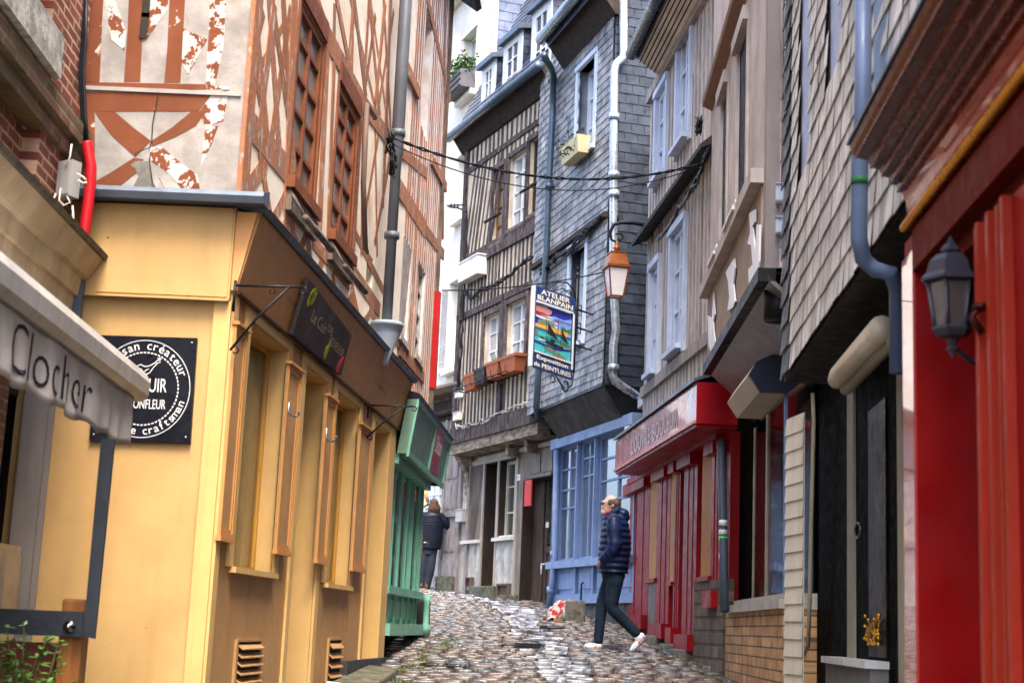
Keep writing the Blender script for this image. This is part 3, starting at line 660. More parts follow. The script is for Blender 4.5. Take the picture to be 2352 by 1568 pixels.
# keep the photographed lean
sm=FQ(LF,[(222,769),(453,776),(437,1017),(205,1010)],.03)
Lg=thing('shop_sign','square black sign with white ring and leather shop lettering on yellow wall','sign',tuple(sm(0,0)))
MB().box(sm,0,1,0,1,-.025,0).build('board',M('black_board',S(16,17,26),rough=.35,bump=.01,var=0),Lg)
wl=M('white_lettering',S(225,225,225),rough=.6,bump=0,var=0); mb=MB(); ce=(.5,.5); RR1=.46
cp=lambda r,a:(.5+r*math.cos(a),.5+r*math.sin(a))
mb.line(sm,[cp(.462,2*math.pi*k/60) for k in range(60)],.004,.002,closed=True)
for k in range(60):
    a=2*math.pi*k/60; mb.line(sm,[cp(.345,a),cp(.345,a+.045)],.007,.002)
def arc(txt,r,a0,a1,size,inward=True):
    n=len(txt)
    for k,ch in enumerate(txt):
        if ch==' ': continue
        a=a0+(a1-a0)*k/(n-1); ux=Vector((math.sin(a),-math.cos(a))) if inward else Vector((-math.sin(a),math.cos(a)))
        uy=Vector((math.cos(a),math.sin(a))) if inward else -Vector((math.cos(a),math.sin(a)))
        c=Vector(cp(r,a))
        def pt(x,y,h,c=c,ux=ux,uy=uy):
            q=c+ux*(x/sm.W)+uy*(y/sm.H); return sm(q.x,q.y,h)
        mb.glyph(pt,ch,size,.002)
arc('Artisan créateur',.375,2.75,.38,.075); arc('Creative craftsman',.435,3.55,5.95,.07,False)
mb.fl('ring_lettering',wl,Lg); mb.text(sm,'CUIR',.47,.73,.47,.60,.002); mb.text(sm,'HONFLEUR',.36,.73,.31,.40,.002); mb.text(sm,'LE',.27,.38,.47,.60,.002); mb.text(sm,'DE',.24,.32,.31,.40,.002)
bird=[(.40,.70),(.46,.73),(.5,.71),(.55,.72),(.6,.75),(.63,.78)]; mb.line(sm,bird,.005,.002); mb.line(sm,[(.42,.70),(.44,.65),(.5,.63),(.55,.65),(.59,.71),(.62,.74)],.004,.002); mb.line(sm,[(.46,.69),(.49,.66),(.54,.69)],.004,.002); mb.line(sm,[(.61,.745),(.65,.755)],.004,.002)
for a in range(5): mb.line(sm,[(.64,.785),(.64+.018*math.cos(a*1.26),.785+.018*math.sin(a*1.26))],.005,.002)
mb.build('lettering',wl,Lg)
mb=MB()
for u,v in ((.04,.95),(.95,.95),(.95,.05),(.04,.05)): mb.lathe(sm(u,v,0),[(.009,0),(.009,.004),(.005,.007)],8,M=Matrix.Rotation(math.pi/2,3,'X'))
mb.build('screw',M('screw_steel',S(150,150,150),metal=.9,rough=.3),Lg)
# stone step and white pipe end, in front of the yellow wall
t=ray(845,1560); 
st=M('mossy_stone',S(108,104,92),S(74,76,56),scale=9,rough=.85,bump=.8,bscale=30)
mb=MB(); p=LY.pt(4.0,0); z=G(0,13); a=LY
mb.hexa([a.pt(3.55,z-.35,.0),a.pt(5.3,z-.2,.0),a.pt(5.25,z-.2,.36),a.pt(3.6,z-.35,.4),a.pt(3.55,z+.06,.0),a.pt(5.3,z+.17,.0),a.pt(5.22,z+.15,.34),a.pt(3.62,z+.04,.36)])
tag(mb.build('stone_step',st,bevel=.02),'worn mossy stone block step at the foot of the yellow shopfront','step')
mb=MB(); c=LY.pt(3.15,G(0,12)+.12,.1); mb.tube([c,c+Vector((.10,-.03,-.01)),c+Vector((.2,-.07,-.04)),c+Vector((.24,-.08,-.05))],[.05,.052,.052,.048],12)
tag(mb.build('drain_pipe_end',M('white_plastic',S(200,205,210),rough=.35)),'short white drain pipe end poking out beside the mossy step','pipe')
# ================================================================ green shop house
gp=M('green_paint',S(122,178,154),S(110,166,144),scale=4,rough=.42,bump=.05,var=.07); gd=M('grey_green_paint',S(104,132,116),rough=.45,bump=.04)
K=thing('green_shop_house','narrow orange striped timber house above a sea green shopfront','house',base(LG,0))
GT=ztop
zg0=LG.hit(912,815,.1)[1]      # shop cornice near
zgc=LG.hit(1000,990,.3)[1]; zgc=(zg0+zgc)/2
gs=[LG.hit(*X2(x,y))[0] for x,y in ((260,0),(390,0),(405,0),(500,0))]
stripe=M('pale_lime_infill',S(232,226,220),S(216,200,188),scale=5,rough=.85,bump=.2)
# windows in the striped wall
g1=rect(FQ(LG,[Z5(1195,-20),Z5(1250,40),Z5(1242,690),Z5(1190,640)])); g2=rect(FQ(LG,[Z5(1290,140),Z5(1338,180),Z5(1325,790),Z5(1285,760)])); g3=rect(FQ(LG,[Z4(1262,40),Z4(1300,80),Z4(1290,900),Z4(1245,850)]))
g1=(g1[0],g1[1],g1[2],g1[3]); hs=[hole(g1),hole(g2),hole(g3)]
mb=MB(); mb.wall(LG,[(0,zgc-.3),(LG.L+.02,zgc-.3),(LG.L+.02,GT),(0,GT)],hs,-.02,.25); mb.build('striped_wall',stripe,K)
mb=MB(); studs(mb,LG,.06,LG.L,lambda s:zgc,lambda s:GT,.19,.042,-.03,-.012,lean=.03,jit=.3,holes=hs)
def Bg(x1,y1,x2,y2,wd,z=Z4,o1=.025):
    a,b=fz(LG,*z(x1,y1)),fz(LG,*z(x2,y2)); mb.cur=random.uniform(.85,1.15); mb.beam(LG,a,b,wd,-.03,-.02+o1*.4)
Bg(1062,1110,1265,1440,.2); Bg(1265,1440,1380,1600,.14); Bg(1110,360,1215,590,.13,o1=.09); Bg(1090,930,1275,1090,.12); Bg(1275,-20,1420,620,.13); Bg(1300,1000,1390,1180,.12,o1=.07); Bg(1390,0,1375,1500,.10)
Bg(1180,700,1330,880,.13,z=Z5,o1=.05); Bg(1090,500,1190,690,.1,z=Z5)
mb.build('timber_frame',oldtimber,K,shade=True)
wgf=M('white_weathered_frame',S(196,190,184),S(150,140,134),scale=8,rough=.6,bump=.2)
for r in (g1,g2): win(K,RQ(LG,*r,-.02),2,4,wgf,glass_dark,rec=.03,fw=.06,bw=.03,sill=.04)
win(K,RQ(LG,*g3,-.02),2,4,wfr,glass_dark,rec=.12,fw=.06,bw=.03,sill=.0)
mb=MB(); mb.bx(-6,-1.32,15.05,18,-2,GT-.1); mb.build('unseen_house_mass',darkwood,K)  # unseen solid mass inside the green shop house
# far corner board, red strip, eave
mb=MB(); s=LG.L; mb.box(RQ(LG,s-.02,s+.1,LG.hit(1000,905)[1],LG.hit(1012,690)[1],0),0,1,0,1,-.3,.05); mb.build('red_board',M('red_board_paint',S(176,26,28),rough=.4),K)
mb=MB(); mb.box(RQ(LG,s+.0,s+.02,zgc,GT,0),0,1,0,1,-.26,.03); mb.build('corner_post',greytimber,K)
ze=LG.hit(1068,60,.35)[1]
mb=MB(); mb.poly(lambda u,v,h:LG.pt(h,v,u),[(-.2,GT-.1),(.3,GT-.45),(.36,GT-.4),(.3,GT-.2),(-.2,GT+.3)],-.5,LG.L+.35); mb.build('eaves',M('tarred_eaves',S(34,28,26),rough=.7),K)
# cornice and sloping fascia
zfbt=LG.hit(912,897,.16)[1]
prof=[(0,zgc+.06),(.24,zgc+.0),(.27,zgc-.03),(.24,zgc-.06),(0,zgc-.02)]
e0=-.03; e1=LG.L+.45
mb=MB(); mb.poly(lambda u,v,h:LG.pt(h,v,u),prof,e0,e1); mb.build('cornice',M('black_lead',S(36,38,42),rough=.4,metal=.3),K)
zf1=zgc-.62
gm=Map([LG.pt(e0,zf1,.14),LG.pt(e1,zf1,.14),LG.pt(e1,zgc-.06,.22),LG.pt(e0,zgc-.06,.22)],LG.n.copy())
mb=MB(); mb.box(gm,0,1,0,1,-.1,0); mb.build('fascia',gd,K)
mb=MB(); mb.box(gm,0,1,-.05,.05,.0,.03); mb.box(gm,0,1,.93,1,0,.02); 
for u in (0,.52,.74,.985): mb.box(gm,u,u+.015,.05,.93,0,.025)
mb.build('fascia_moulding',gp,K)
MB().box(gm,.54,.735,.02,.95,.0,.03).build('red_sign_panel',M('red_sign_paint',S(150,24,32),rough=.35),K)
mb=MB(); mb.text(gm,"Del'zano",.555,.72,.45,.82,.033,bold=.02);  mb.build('fascia_lettering',wl,K)
mb=MB(); mb.poly(lambda u,v,h:LG.pt(u,v,h),[(LG.L,zf1),(e1,zf1),(e1,zf1+.03),(LG.L,zf1+.03)],-.5,.12); mb.build('soffit_board',M('soffit_grey',S(84,96,92),rough=.5),K)
# green shopfront
zs=LG.hit(925,1356,.05)[1]; zb_=LG.hit(925,1458,.05)[1]-.0
dk=glass_dark
mb=MB(); mb.box(RQ(LG,0,LG.L,zb_,zf1,-.06),0,1,0,1,-.06,0); mb.build('shop_panelling',gp,K)
mb=MB()
nb=[.02,.42,.95,1.55,2.05,2.55,2.92]
for i,s in enumerate(nb):
    wd=.12 if i in (0,2,3,5,6) else .07; mb.box(RQ(LG,s,s+wd,zb_,zf1,-.06),0,1,0,1,.0,.03); mb.box(RQ(LG,s+wd*.25,s+wd*.75,zs,zf1,-.06),0,1,0,1,.03,.045); mb.fl('pilaster',gp,K)
mb.box(RQ(LG,0,LG.L+.03,zs-.05,zs+.03,-.06),0,1,0,1,.0,.1); mb.box(RQ(LG,0,LG.L+.03,zb_,zb_+.12,-.06),0,1,0,1,.0,.13); mb.box(RQ(LG,0,LG.L,zf1-.1,zf1,-.06),0,1,0,1,0,.12); mb.fl('rails',gp,K)
mb.tube([LG.pt(LG.L-.06,zb_,.09),LG.pt(LG.L-.06,zb_+.1,.09),LG.pt(LG.L-.06,zb_+.14,.09),LG.pt(LG.L-.06,zs-.1,.09),LG.pt(LG.L-.06,zs,.09)],[.06,.06,.035,.035,.055],10)
mb.build('colonnette',gp,K)
for a,b in ((.14,.42),(.49,.95),(1.07,1.55),(2.17,2.55)):
    MB().box(RQ(LG,a+.02,b-.02,zs+.05,zf1-.12,-.06),0,1,0,1,.004,.022).build('pane',dk,K)
mb=MB()
for a,b in ((.14,.42),(.49,.95),(1.07,1.55),(1.67,2.05),(2.17,2.55),(2.67,2.92)):
    mb.box(RQ(LG,a+.05,b-.05,zb_+.17,zs-.1,-.06),0,1,0,1,.0,.02); mb.fl('base_panel',gp,K)
mb=MB(); c=LG.pt(2.45,LG.hit(955,1243)[1],.05); mb.tube([c,c+LG.n*.06,c+LG.n*.06+LG.d*.1],.012,7); mb.build('door_handle',M('steel_handle',S(190,190,190),metal=.9,rough=.25),K)
mb=MB(); mb.box(RQ(LG,0,LG.L,G(0,16)-.4,zb_+.02,-.2),0,1,0,1,-.1,0); mb.build('footing',M('dark_footing',S(54,50,46),rough=.9,bump=.6),K)
b=base(LG,LG.L); mb=MB(); q=Wp(968,1400,18.4); mb.bx(q.x-.2,q.x+.1,18.2,18.6,G(0,18.4)-.1,G(0,18.4)+.42); tag(mb.build('stone_bollard',M('dark_granite',S(58,56,58),rough=.7,bump=.5),bevel=.03),'dark stone block at the far foot of the green shopfront','stone block')
# ================================================================ brick house, far left
bk=brick('red_brick',S(150,72,58),S(104,50,42),S(196,160,130),moss=.3); bk2=brick('dark_brick',S(104,66,56),S(80,50,46),S(120,100,84),bw=.22,bh=.07)
Q=thing('brick_house','red brick house with mossy ledges at the left edge','house',base(LB,2))
bh=lambda x,y,o=0: LB.hit(*Z1(x,y),o)
L=LB.L; zt=8.0
zled=sum(LB.hit(x,y,.1)[1] for x,y in ((0,430),(225,612)))/2      # top of the wooden fascia
zfb_=sum(LB.hit(x,y,.12)[1] for x,y in ((0,583),(172,711)))/2
mb=MB(); mb.box(RQ(LB,-2,L,zled,zt,-.12),0,1,0,1,-.3,0); s1=LB.hit(112,200)[0]
mb.box(RQ(LB,s1,L,zled,zt,-.12),0,1,0,1,0.001,.10)
mb.build('brick_wall',bk,Q)
zst=LB.hit(50,60,.05)[1]; 
z2=(bh(0,290)[1]+bh(500,800)[1])/2
mb=MB(); mb.box(RQ(LB,-2,L+.0,z2-.1,z2+.04,0),0,1,0,1,-.1,.06); mb.box(RQ(LB,-2,L,z2-.2,z2-.1,0),0,1,0,1,-.1,.02); mb.box(RQ(LB,-2,L,zled+.0,zled+.1,0),0,1,0,1,-.1,.05); mb.build('brick_ledge',brick('mossy_brick',S(120,76,56),S(84,66,46),S(120,110,80),moss=.9),Q)
lichen=M('lichened_stone',S(190,186,176),S(140,140,128),scale=12,rough=.9,bump=.4)
zw0=(bh(0,200)[1]+bh(270,540)[1])/2
mb=MB(); sE=bh(270,480)[0]; mb.box(RQ(LB,-2,sE,z2+.06,z2+.30,0),0,1,0,1,-.1,.1); mb.build('stone_lintel',lichen,Q)
mb=MB()
for i in range(4):
    for j in range(5):
        c=LB.pt(sE-.16-.13*j,z2+.42+.13*i,-.08); mb.tube([c+Vector((0,math.cos(a)*.05,math.sin(a)*.05)) for a in [k*.7 for k in range(10)]],.014,5)
mb.box(RQ(LB,-1.5,sE+.05,z2+.86,z2+.92,0),0,1,0,1,-.1,.08); mb.build('carved_balustrade',M('carved_cream_stone',S(196,178,140),rough=.8),Q)
wc=M('cream_board',S(176,160,132),S(160,142,114),scale=3,rough=.55,bump=.1,dirt=.3)
mb=MB(); h=(zled-zfb_)
mb.poly(lambda u,v,hh:LB.pt(hh,v,u),[(-.1,zfb_),(.08,zfb_),(.09,zfb_+h*.3),(.11,zfb_+h*.32),(.12,zfb_+h*.62),(.15,zfb_+h*.66),(.2,zfb_+h*.9),(.22,zled),(-.1,zled)],-2,L-.06); mb.build('cornice_board',wc,Q)
mb=MB(); mb.poly(lambda u,v,hh:LB.pt(hh,v,u),[(-.05,zled),(.24,zled),(.25,zled+.03),(-.05,zled+.08)],-2,L+.02); mb.build('lead_flashing',M('mossy_lead',S(92,86,66),S(70,64,56),scale=10,rough=.7,bump=.3),Q)
mb=MB(); mb.box(RQ(LB,L-.12,L-.05,zfb_-.02,zfb_+h*.62,0),0,1,0,1,.0,.13); mb.build('zinc_end',zinc,Q)
mb=MB(); b1=G(0,8)-.2; mb.box(RQ(LB,-2,L-.4,b1,zfb_,-.15),0,1,0,1,-.2,0); mb.build('lower_brick_wall',bk2,Q)
mb=MB(); sa,sb=LB.hit(86,1200)[0],LB.hit(122,1200)[0]; mb.box(RQ(LB,sa,L,b1,zfb_,-.15),0,1,0,1,.0,.14); mb.box(RQ(LB,sa+.06,L-.05,b1,zfb_,-.15),0,1,0,1,.14,.17); mb.build('pilaster',M('grey_board',S(128,122,118),rough=.6,stretch=(3,3,.5)),Q)
zc0=LB.hit(40,1255,-.1)[1]; mb=MB(); mb.box(RQ(LB,-2,sa-.02,b1,zc0,-.15),0,1,0,1,.0,.08); mb.box(RQ(LB,sa-.36,sa-.07,b1,zc0-.06,-.15),0,1,0,1,.08,.1); mb.build('base_panel',wc,Q)
mb=MB(); mb.box(RQ(LB,-2,L-.05,zfb_-.5,zfb_-.001,-.3),0,1,0,1,-.2,.1); mb.build('dark_soffit',darkwood,Q)
mb=MB(); mb.bx(-6,-3.0,3.4,8.6,-2,zt-.1); mb.build('unseen_house_mass',darkwood,Q)  # unseen solid mass behind the brick facade
# cables, red conduit, junction box in the corner
def chain(pts,d): return [Wp(x,y,d) for x,y in pts]
D=8.62
for k,(off,lab) in enumerate(((0,'leftmost black cable of the bundle running up the brick corner'),(9,'middle black cable of the bundle running up the brick corner'),(18,'rightmost black cable of the bundle running up the brick corner'))):
    pts=[Z1(530+off*.7,-60),Z1(520+off,250),Z1(500+off*1.3,450),Z1(515+off*1.2,740),Z1(530+off,890)]
    mb=MB(); mb.tube(chain(pts,D-.01*k),.011,6); tag(mb.build('cable',M('black_rubber',S(24,26,32),rough=.5)),lab,'cable','black cables at the brick corner')
pts=[Z1(545,895),Z1(555,960),Z1(570,1040),Z1(567,1150),Z1(550,1300),Z1(530,1440),Z1(515,1530)]
P=chain(pts,D-.08); mb=MB(); PP=[];RR_=[]
for a,b in zip(P,P[1:]):
    n=max(2,int((b-a).length/.008))
    for i in range(n): PP.append(a.lerp(b,i/n)); RR_.append(.032+.0035*(len(PP)%2))
mb.tube(PP,RR_,14); tag(mb.build('conduit',M('red_plastic',S(176,28,36),rough=.35,var=.08)),'red corrugated plastic conduit hanging in the brick corner','conduit')
mb=MB(); p=Wp(*Z1(430,1130),8.35); B_=Matrix.Translation(p)@Matrix.Rotation(-.5,4,'Z')
J=thing('junction_box','grey plastic junction box with loose white wires on the brick corner','electrical box',tuple(p))
mb.bx(-.055,.055,-.04,.04,-.11,.11,B_).bx(-.05,.05,-.045,-.0402,-.1,.1,B_); mb.build('box',M('grey_plastic',S(150,148,144),rough=.5),J,bevel=.01)
mb=MB()
for P in ([(450,905),(440,980),(415,1050)],[(380,1180),(370,1260),(400,1290),(440,1270),(420,1230)],[(350,1215),(320,1290),(300,1350),(275,1390)],[(455,1290),(460,1370),(440,1520),(400,1515)],[(480,1090),(520,1110),(540,1130)],[(490,1130),(520,1150),(545,1145)]):
    mb.tube([Wp(*Z1(*q),8.3) for q in P],.006,5)
mb.build('loose_wire',M('white_wire',S(200,196,180)),J)
# ================================================================ awning and wind screen
AWf=Fac(-1.86,4.6,-1.97,7.62,1)
ze_=sum(AWf.hit(x,y)[1] for x,y in ((0,618),(318,862)))/2; sE=AWf.hit(322,880)[0]
A_=thing('awning','white shop awning with hanging valance at the left edge','awning',tuple(AWf.pt(sE,ze_-.6)))
mb=MB(); mb.poly(lambda u,v,h:AWf.pt(h,ze_+v,u),[(.03,.03),(.055,-.02),(.05,-.09),(.02,-.12),(-.04,-.12),(-.06,-.06),(-.04,.03)],0,sE); mb.build('front_bar',M('awning_alu',S(176,172,166),rough=.4,metal=.1,dirt=.4),A_)
mb=MB(); p=[AWf.pt(0,ze_+.02,0),AWf.pt(sE-.02,ze_+.02,0),AWf.pt(sE-.02,ze_+.24,-.78),AWf.pt(0,ze_+.24,-.78)]; mb.hexa([q-Vector((0,0,.006)) for q in p]+p); mb.build('canopy',M('awning_cloth',S(206,202,200),rough=.9,bump=.1),A_)
cloth=M('valance_cloth',S(190,182,174),S(168,160,152),scale=4,rough=.9,bump=.12,dirt=.15)
s1=sE-.12; NX,NZ=90,8; vs=[];fs=[]
zlow=AWf.hit(292,1028)[1]; dz=ze_-.1-zlow
fold=lambda s,t:.009*t*math.sin(s*23+math.sin(s*7)*1.5)+.005*math.sin(s*9)
for j in range(NZ+1):
    for i in range(NX+1):
        s=s1*i/NX; t=j/NZ; z=ze_-.1-(dz+.012*math.sin(s*14))*t; vs.append(AWf.pt(s,z,.0+fold(s,t)))
fs=[(j*(NX+1)+i,j*(NX+1)+i+1,(j+1)*(NX+1)+i+1,(j+1)*(NX+1)+i) for j in range(NZ) for i in range(NX)]
mb=MB(); mb.add(vs,fs,smooth=True); o=mb.build('valance',cloth,A_); so_=o.modifiers.new('s','SOLIDIFY'); so_.thickness=.002
# lettering follows the folds
def vt(mb,txt,px0,px1,vy0,vy1,italic=0):
    s0,s2=px0,px1
    class F: pass
    class MM:
        def __call__(m,u,v,h=0):
            s=s0+(s2-s0)*u; t=1-(vy0+(vy1-vy0)*v); return AWf.pt(s,ze_-.1-dz*t,h+fold(s,t)+.003)
    mb.text(MM(),txt,0,1,0,1,0,bold=-.012)
ink=M('black_ink',S(34,34,40),rough=.8)
sA=AWf.hit(20,800)[0]; sB=AWf.hit(205,930)[0]
mb=MB(); vt(mb,'Clocher',sA,sB,.16,.84); mb.fl('lettering',ink,A_); vt(mb,'e',sA-.33,sA-.17,.2,.62); mb.build('lettering',ink,A_)
# wind screen
ws=M('anthracite_steel',S(52,56,62),rough=.4,metal=.5)
Sn=thing('wind_screen','clear terrace screen in a dark steel frame hanging below the awning','screen',(-1.9,6.9,G(0,6.9)))
Dn=7.0
pp=lambda x,y:Wp(x,y,Dn)
def bar(a,b,c,d,th=.03):   # four pixel corners at depth Dn
    q=[Wp(*p,Dn) for p in (a,b,c,d)]; off=Vector((0,th,0)); return q+[p+off for p in q]
mb=MB(); mb.hexa(bar((190,1460),(216,1466),(262,1008),(232,1006))); mb.build('post',ws,Sn)
mb=MB(); mb.hexa(bar((-60,1394),(190,1404),(190,1462),(-60,1453))); mb.build('rail',ws,Sn)
mb=MB(); c=Wp(*Z3(468,1187),Dn-.005); mb.lathe(c,[(.028,0),(.028,.01),(.012,.012),(.012,.03)],12,M=Matrix.Rotation(math.pi/2,3,'X')); mb.build('bolt',M('bolt_chrome',S(170,170,170),metal=1,rough=.2),Sn)
mb=MB(); q=[Wp(*p,Dn+.02) for p in ((-60,1400),(200,1404),(240,1000),(-60,760))]; mb.add(q,[(0,1,2,3)]); mb.build('clear_sheet',clearmat('clear_vinyl',(.95,.93,.92,1),.02,.12),Sn)
oak=M('oiled_wood',S(146,92,44),S(116,70,32),scale=4,stretch=(6,6,.6),rough=.5,bump=.2)
Pl=thing('wooden_planter','brown wooden planter frame behind the steel rail','planter',(-1.9,7.1,G(0,7.1)))
mb=MB(); q0=Wp(*Z3(475,1530),7.1); x0=Wp(*Z3(398,1300),7.08).x; x1=Wp(*Z3(560,1300),7.08).x; z1=Wp(*Z3(480,998),7.08).z
mb.bx(x0,x1,7.06,7.18,G(0,7),z1); mb.build('post',oak,Pl,bevel=.012)
mb=MB(); mb.bx(-3.2,x0-.01,7.08,7.14,G(0,7),Wp(0,1470,7.1).z); mb.build('board',M('red_brown_wood',S(84,36,18),S(70,28,12),scale=4,stretch=(.6,3,6),rough=.45),Pl)
# leafy plant
lf=M('leaf_green',S(44,80,26),S(84,124,44),scale=3,rough=.35,bump=.05,shade=1,spec=.6); st_=M('plant_stem',S(60,70,34))
Pt=thing('leafy_plant','small glossy leaved shrub at the bottom left corner','plant',tuple(Wp(60,1640,6.6)))
mb=MB(); ms=MB(); root=Wp(60,1660,6.6); rg=random.Random(4)
for tx,ty in ((15,1440),(55,1435),(108,1460),(135,1470),(35,1490),(85,1510),(130,1535),(20,1530),(60,1550),(110,1560),(160,1570),(-10,1480),(0,1560)):
    tip=Wp(tx,ty,6.6+rg.uniform(-.12,.12)); mid=root.lerp(tip,.5)+Vector((rg.uniform(-.03,.03),0,.02)); ms.tube([root,mid,tip],[.006,.004,.002],5)
    for k in range(7):
        t=.45+.55*k/6; p=root.lerp(mid,t*2) if t<.5 else mid.lerp(tip,t*2-1)
        for sg in (-1,1):
            a=rg.uniform(0,6.28); d=Vector((math.cos(a),math.sin(a)*.8,rg.uniform(-.2,.6))).normalized(); Lf=rg.uniform(.035,.06); side=d.cross(Vector((0,0,1))).normalized()*Lf*.24; up=side.cross(d).normalized()*Lf*.12
            mb.cur=rg.uniform(.6,1.5)
            mb.add([p,p+d*Lf*.35+side-up*0,p+d*Lf*.75+side*.8,p+d*Lf,p+d*Lf*.75-side*.8,p+d*Lf*.35-side,p+d*Lf*.5+up],[(0,1,6),(1,2,6),(2,3,6),(3,4,6),(4,5,6),(5,0,6)],smooth=False)
ms.build('stem',st_,Pt); mb.build('leaves',lf,Pt,shade=True,recalc=False)
# ================================================================ half-timbered house with dormers (right, far)
studt=M('dark_weathered_stud',S(100,88,86),S(60,52,52),scale=7,stretch=(2,2,.6),rough=.9,bump=.6,bscale=30,shade=1,c3=S(146,136,130),lo3=.62,hi3=.7,s3=9)
infill=M('stained_cream_infill',S(204,192,170),S(182,168,146),scale=4,rough=.9,bump=.15,dirt=.3)
h=lambda p,o=0,f=RH:f.hit(*p,o)
OU=.35                                             # upper storeys jut out
TH=thing('timber_house','half timbered house with dark vertical studs, pot shelf and slate dormers','house',base(RH,0))
zeave=(RH.hit(*Y1(210,905),.55)[1]+RH.hit(*Y1(755,360),.55)[1])/2
u0=h(Y1(795,500),OU)[0]; u0=-.1; u1=max(h(Y2(330,900),OU)[0],h(Y1(262,1000),OU)[0]); 
zj=(h(Y2(265,1430),OU)[1]+h(Y2(860,1240),OU)[1])/2
def hh(q,o=OU,f=RH): return rect(FQ(f,q,o))
wins=[hh([Y1(435,1085),Y1(515,1020),Y1(487,1500),Y1(425,1540)]),hh([Y1(538,1000),Y1(648,915),Y1(632,1380),Y1(520,1455)]),hh([Y1(668,890),Y1(740,835),Y1(722,1310),Y1(645,1370)]),
      hh([Y2(510,560),Y2(622,500),Y2(602,888),Y2(497,925)]),hh([Y2(672,470),Y2(808,405),Y2(785,835),Y2(650,870)])]
hs=[hole(r) for r in wins]
mb=MB(); mb.wall(RH,[(u0,zj),(u1,zj),(u1,zeave),(u0,zeave)],hs,OU,.25); mb.build('upper_wall',infill,TH)
mb=MB()
zr1=(h(Y1(280,1120),OU)[1]+h(Y1(750,690),OU)[1])/2; zr2=(h(Y1(420,1560),OU)[1]+h(Y1(750,1330),OU)[1])/2
zr3=(h(Y2(450,150),OU)[1]+h(Y2(880,-60),OU)[1])/2; zr4=(h(Y2(400,550),OU)[1]+h(Y2(870,290),OU)[1])/2; zr5=(h(Y2(400,980),OU)[1]+h(Y2(800,840),OU)[1])/2
c_=lambda z:(lambda s:z)
def rail(z,wd,o1=.03,a=None,b=None):
    mb.cur=random.uniform(.8,1.1); mb.box(RQ(RH,u0 if a is None else a,u1 if b is None else b,z-wd/2,z+wd/2,OU),0,1,0,1,.001,o1)
studs(mb,RH,u0+.1,u1,c_(zr1),c_(zeave),.205,.085,OU-.01,OU+.008,jit=.12)
sW=wins[0][1] if wins[0][1]>wins[0][0] else wins[0][0]
studs(mb,RH,u0+.1,wins[0][1]+.25,c_(zr2),c_(zr1),.2,.085,OU-.01,OU+.008,jit=.1,holes=hs)
studs(mb,RH,wins[0][1]+.12,u1-.05,c_(zr3),c_(zr1),.2,.085,OU-.01,OU+.008,lean=-.45,jit=.12)
studs(mb,RH,u0+.1,wins[0][1]+.2,c_(zr3),c_(zr2),.19,.085,OU-.01,OU+.008,jit=.1)
studs(mb,RH,u0+.1,u1-.05,c_(zr4),c_(zr3),.17,.08,OU-.01,OU+.008,jit=.15)
studs(mb,RH,u0+.1,u1-.05,c_(zj+.12),c_(zr4),.175,.08,OU-.01,OU+.008,jit=.12,holes=hs)
rail(zr1,.1); rail(zr2,.12,.04); rail(zr3,.16,.05); rail(zr4,.12,.05); rail(zj+.06,.3,.07); rail(zeave-.08,.14,.05)
for r in wins:
    a,b,c,d=r; t=.09
    for m in (RQ(RH,a-t,a,c-t,d+t,OU),RQ(RH,b,b+t,c-t,d+t,OU),RQ(RH,a,b,d,d+t,OU),RQ(RH,a,b,c-t,c,OU)): mb.box(m,0,1,0,1,.001,.045)
for s in (u1-.08,u0+.06,wins[2][0]-.1,(wins[3][0]+wins[4][1])/2): mb.cur=.8; mb.box(RQ(RH,s-.07,s+.07,zj,zeave if s in(u1-.08,) else zr4+.02,OU),0,1,0,1,.001,.05)
mb.build('timber_frame',studt,TH,shade=True)
frs=[M('brown_window_frame',S(120,84,54),rough=.6),white,darkwood,white,white]
for r,fm_,n in zip(wins,frs,((1,4),(2,4),(1,3),(2,3),(2,3))):
    win(TH,RQ(RH,*r,OU),n[0],n[1],fm_,glass_sky,rec=.07,fw=.06,bw=.03,sill=.05,sillmat=greytimber)
mb=MB()
for k,r in ((0,wins[0]),(2,wins[2])):
    z=r[2]+.45; a,b=r[0],r[1]; mb.tube([RH.pt(a-.1,z,OU+.12),RH.pt(b+.1,z,OU+.12)],.03,6); mb.fl('window_rail',darkwood,TH)
# beam of the jetty, its end bracket and soffit
mb=MB(); mb.box(RQ(RH,u0,u1+.05,zj-.28,zj,OU),0,1,0,1,-.2,.03); mb.box(RQ(RH,u0,u1,zj-.30,zj-.28,0),0,1,0,1,-.1,OU-.05); 
for s in (.6,1.4): mb.box(RQ(RH,s,s+.14,zj-.5,zj-.3,0),0,1,0,1,.0,OU-.1)
mb.poly(lambda u,v,hh_:RH.pt(u1-.2+hh_,v,u),[(0,zj-1.0),(.05,zj-1.0),(.1,zj-.6),(.3,zj-.3),(0,zj-.3)],0,.2)
mb.build('jetty_beam',M('grey_jetty_timber',S(150,136,118),S(96,88,80),scale=5,stretch=(1,1,3),rough=.85,bump=.5),TH)
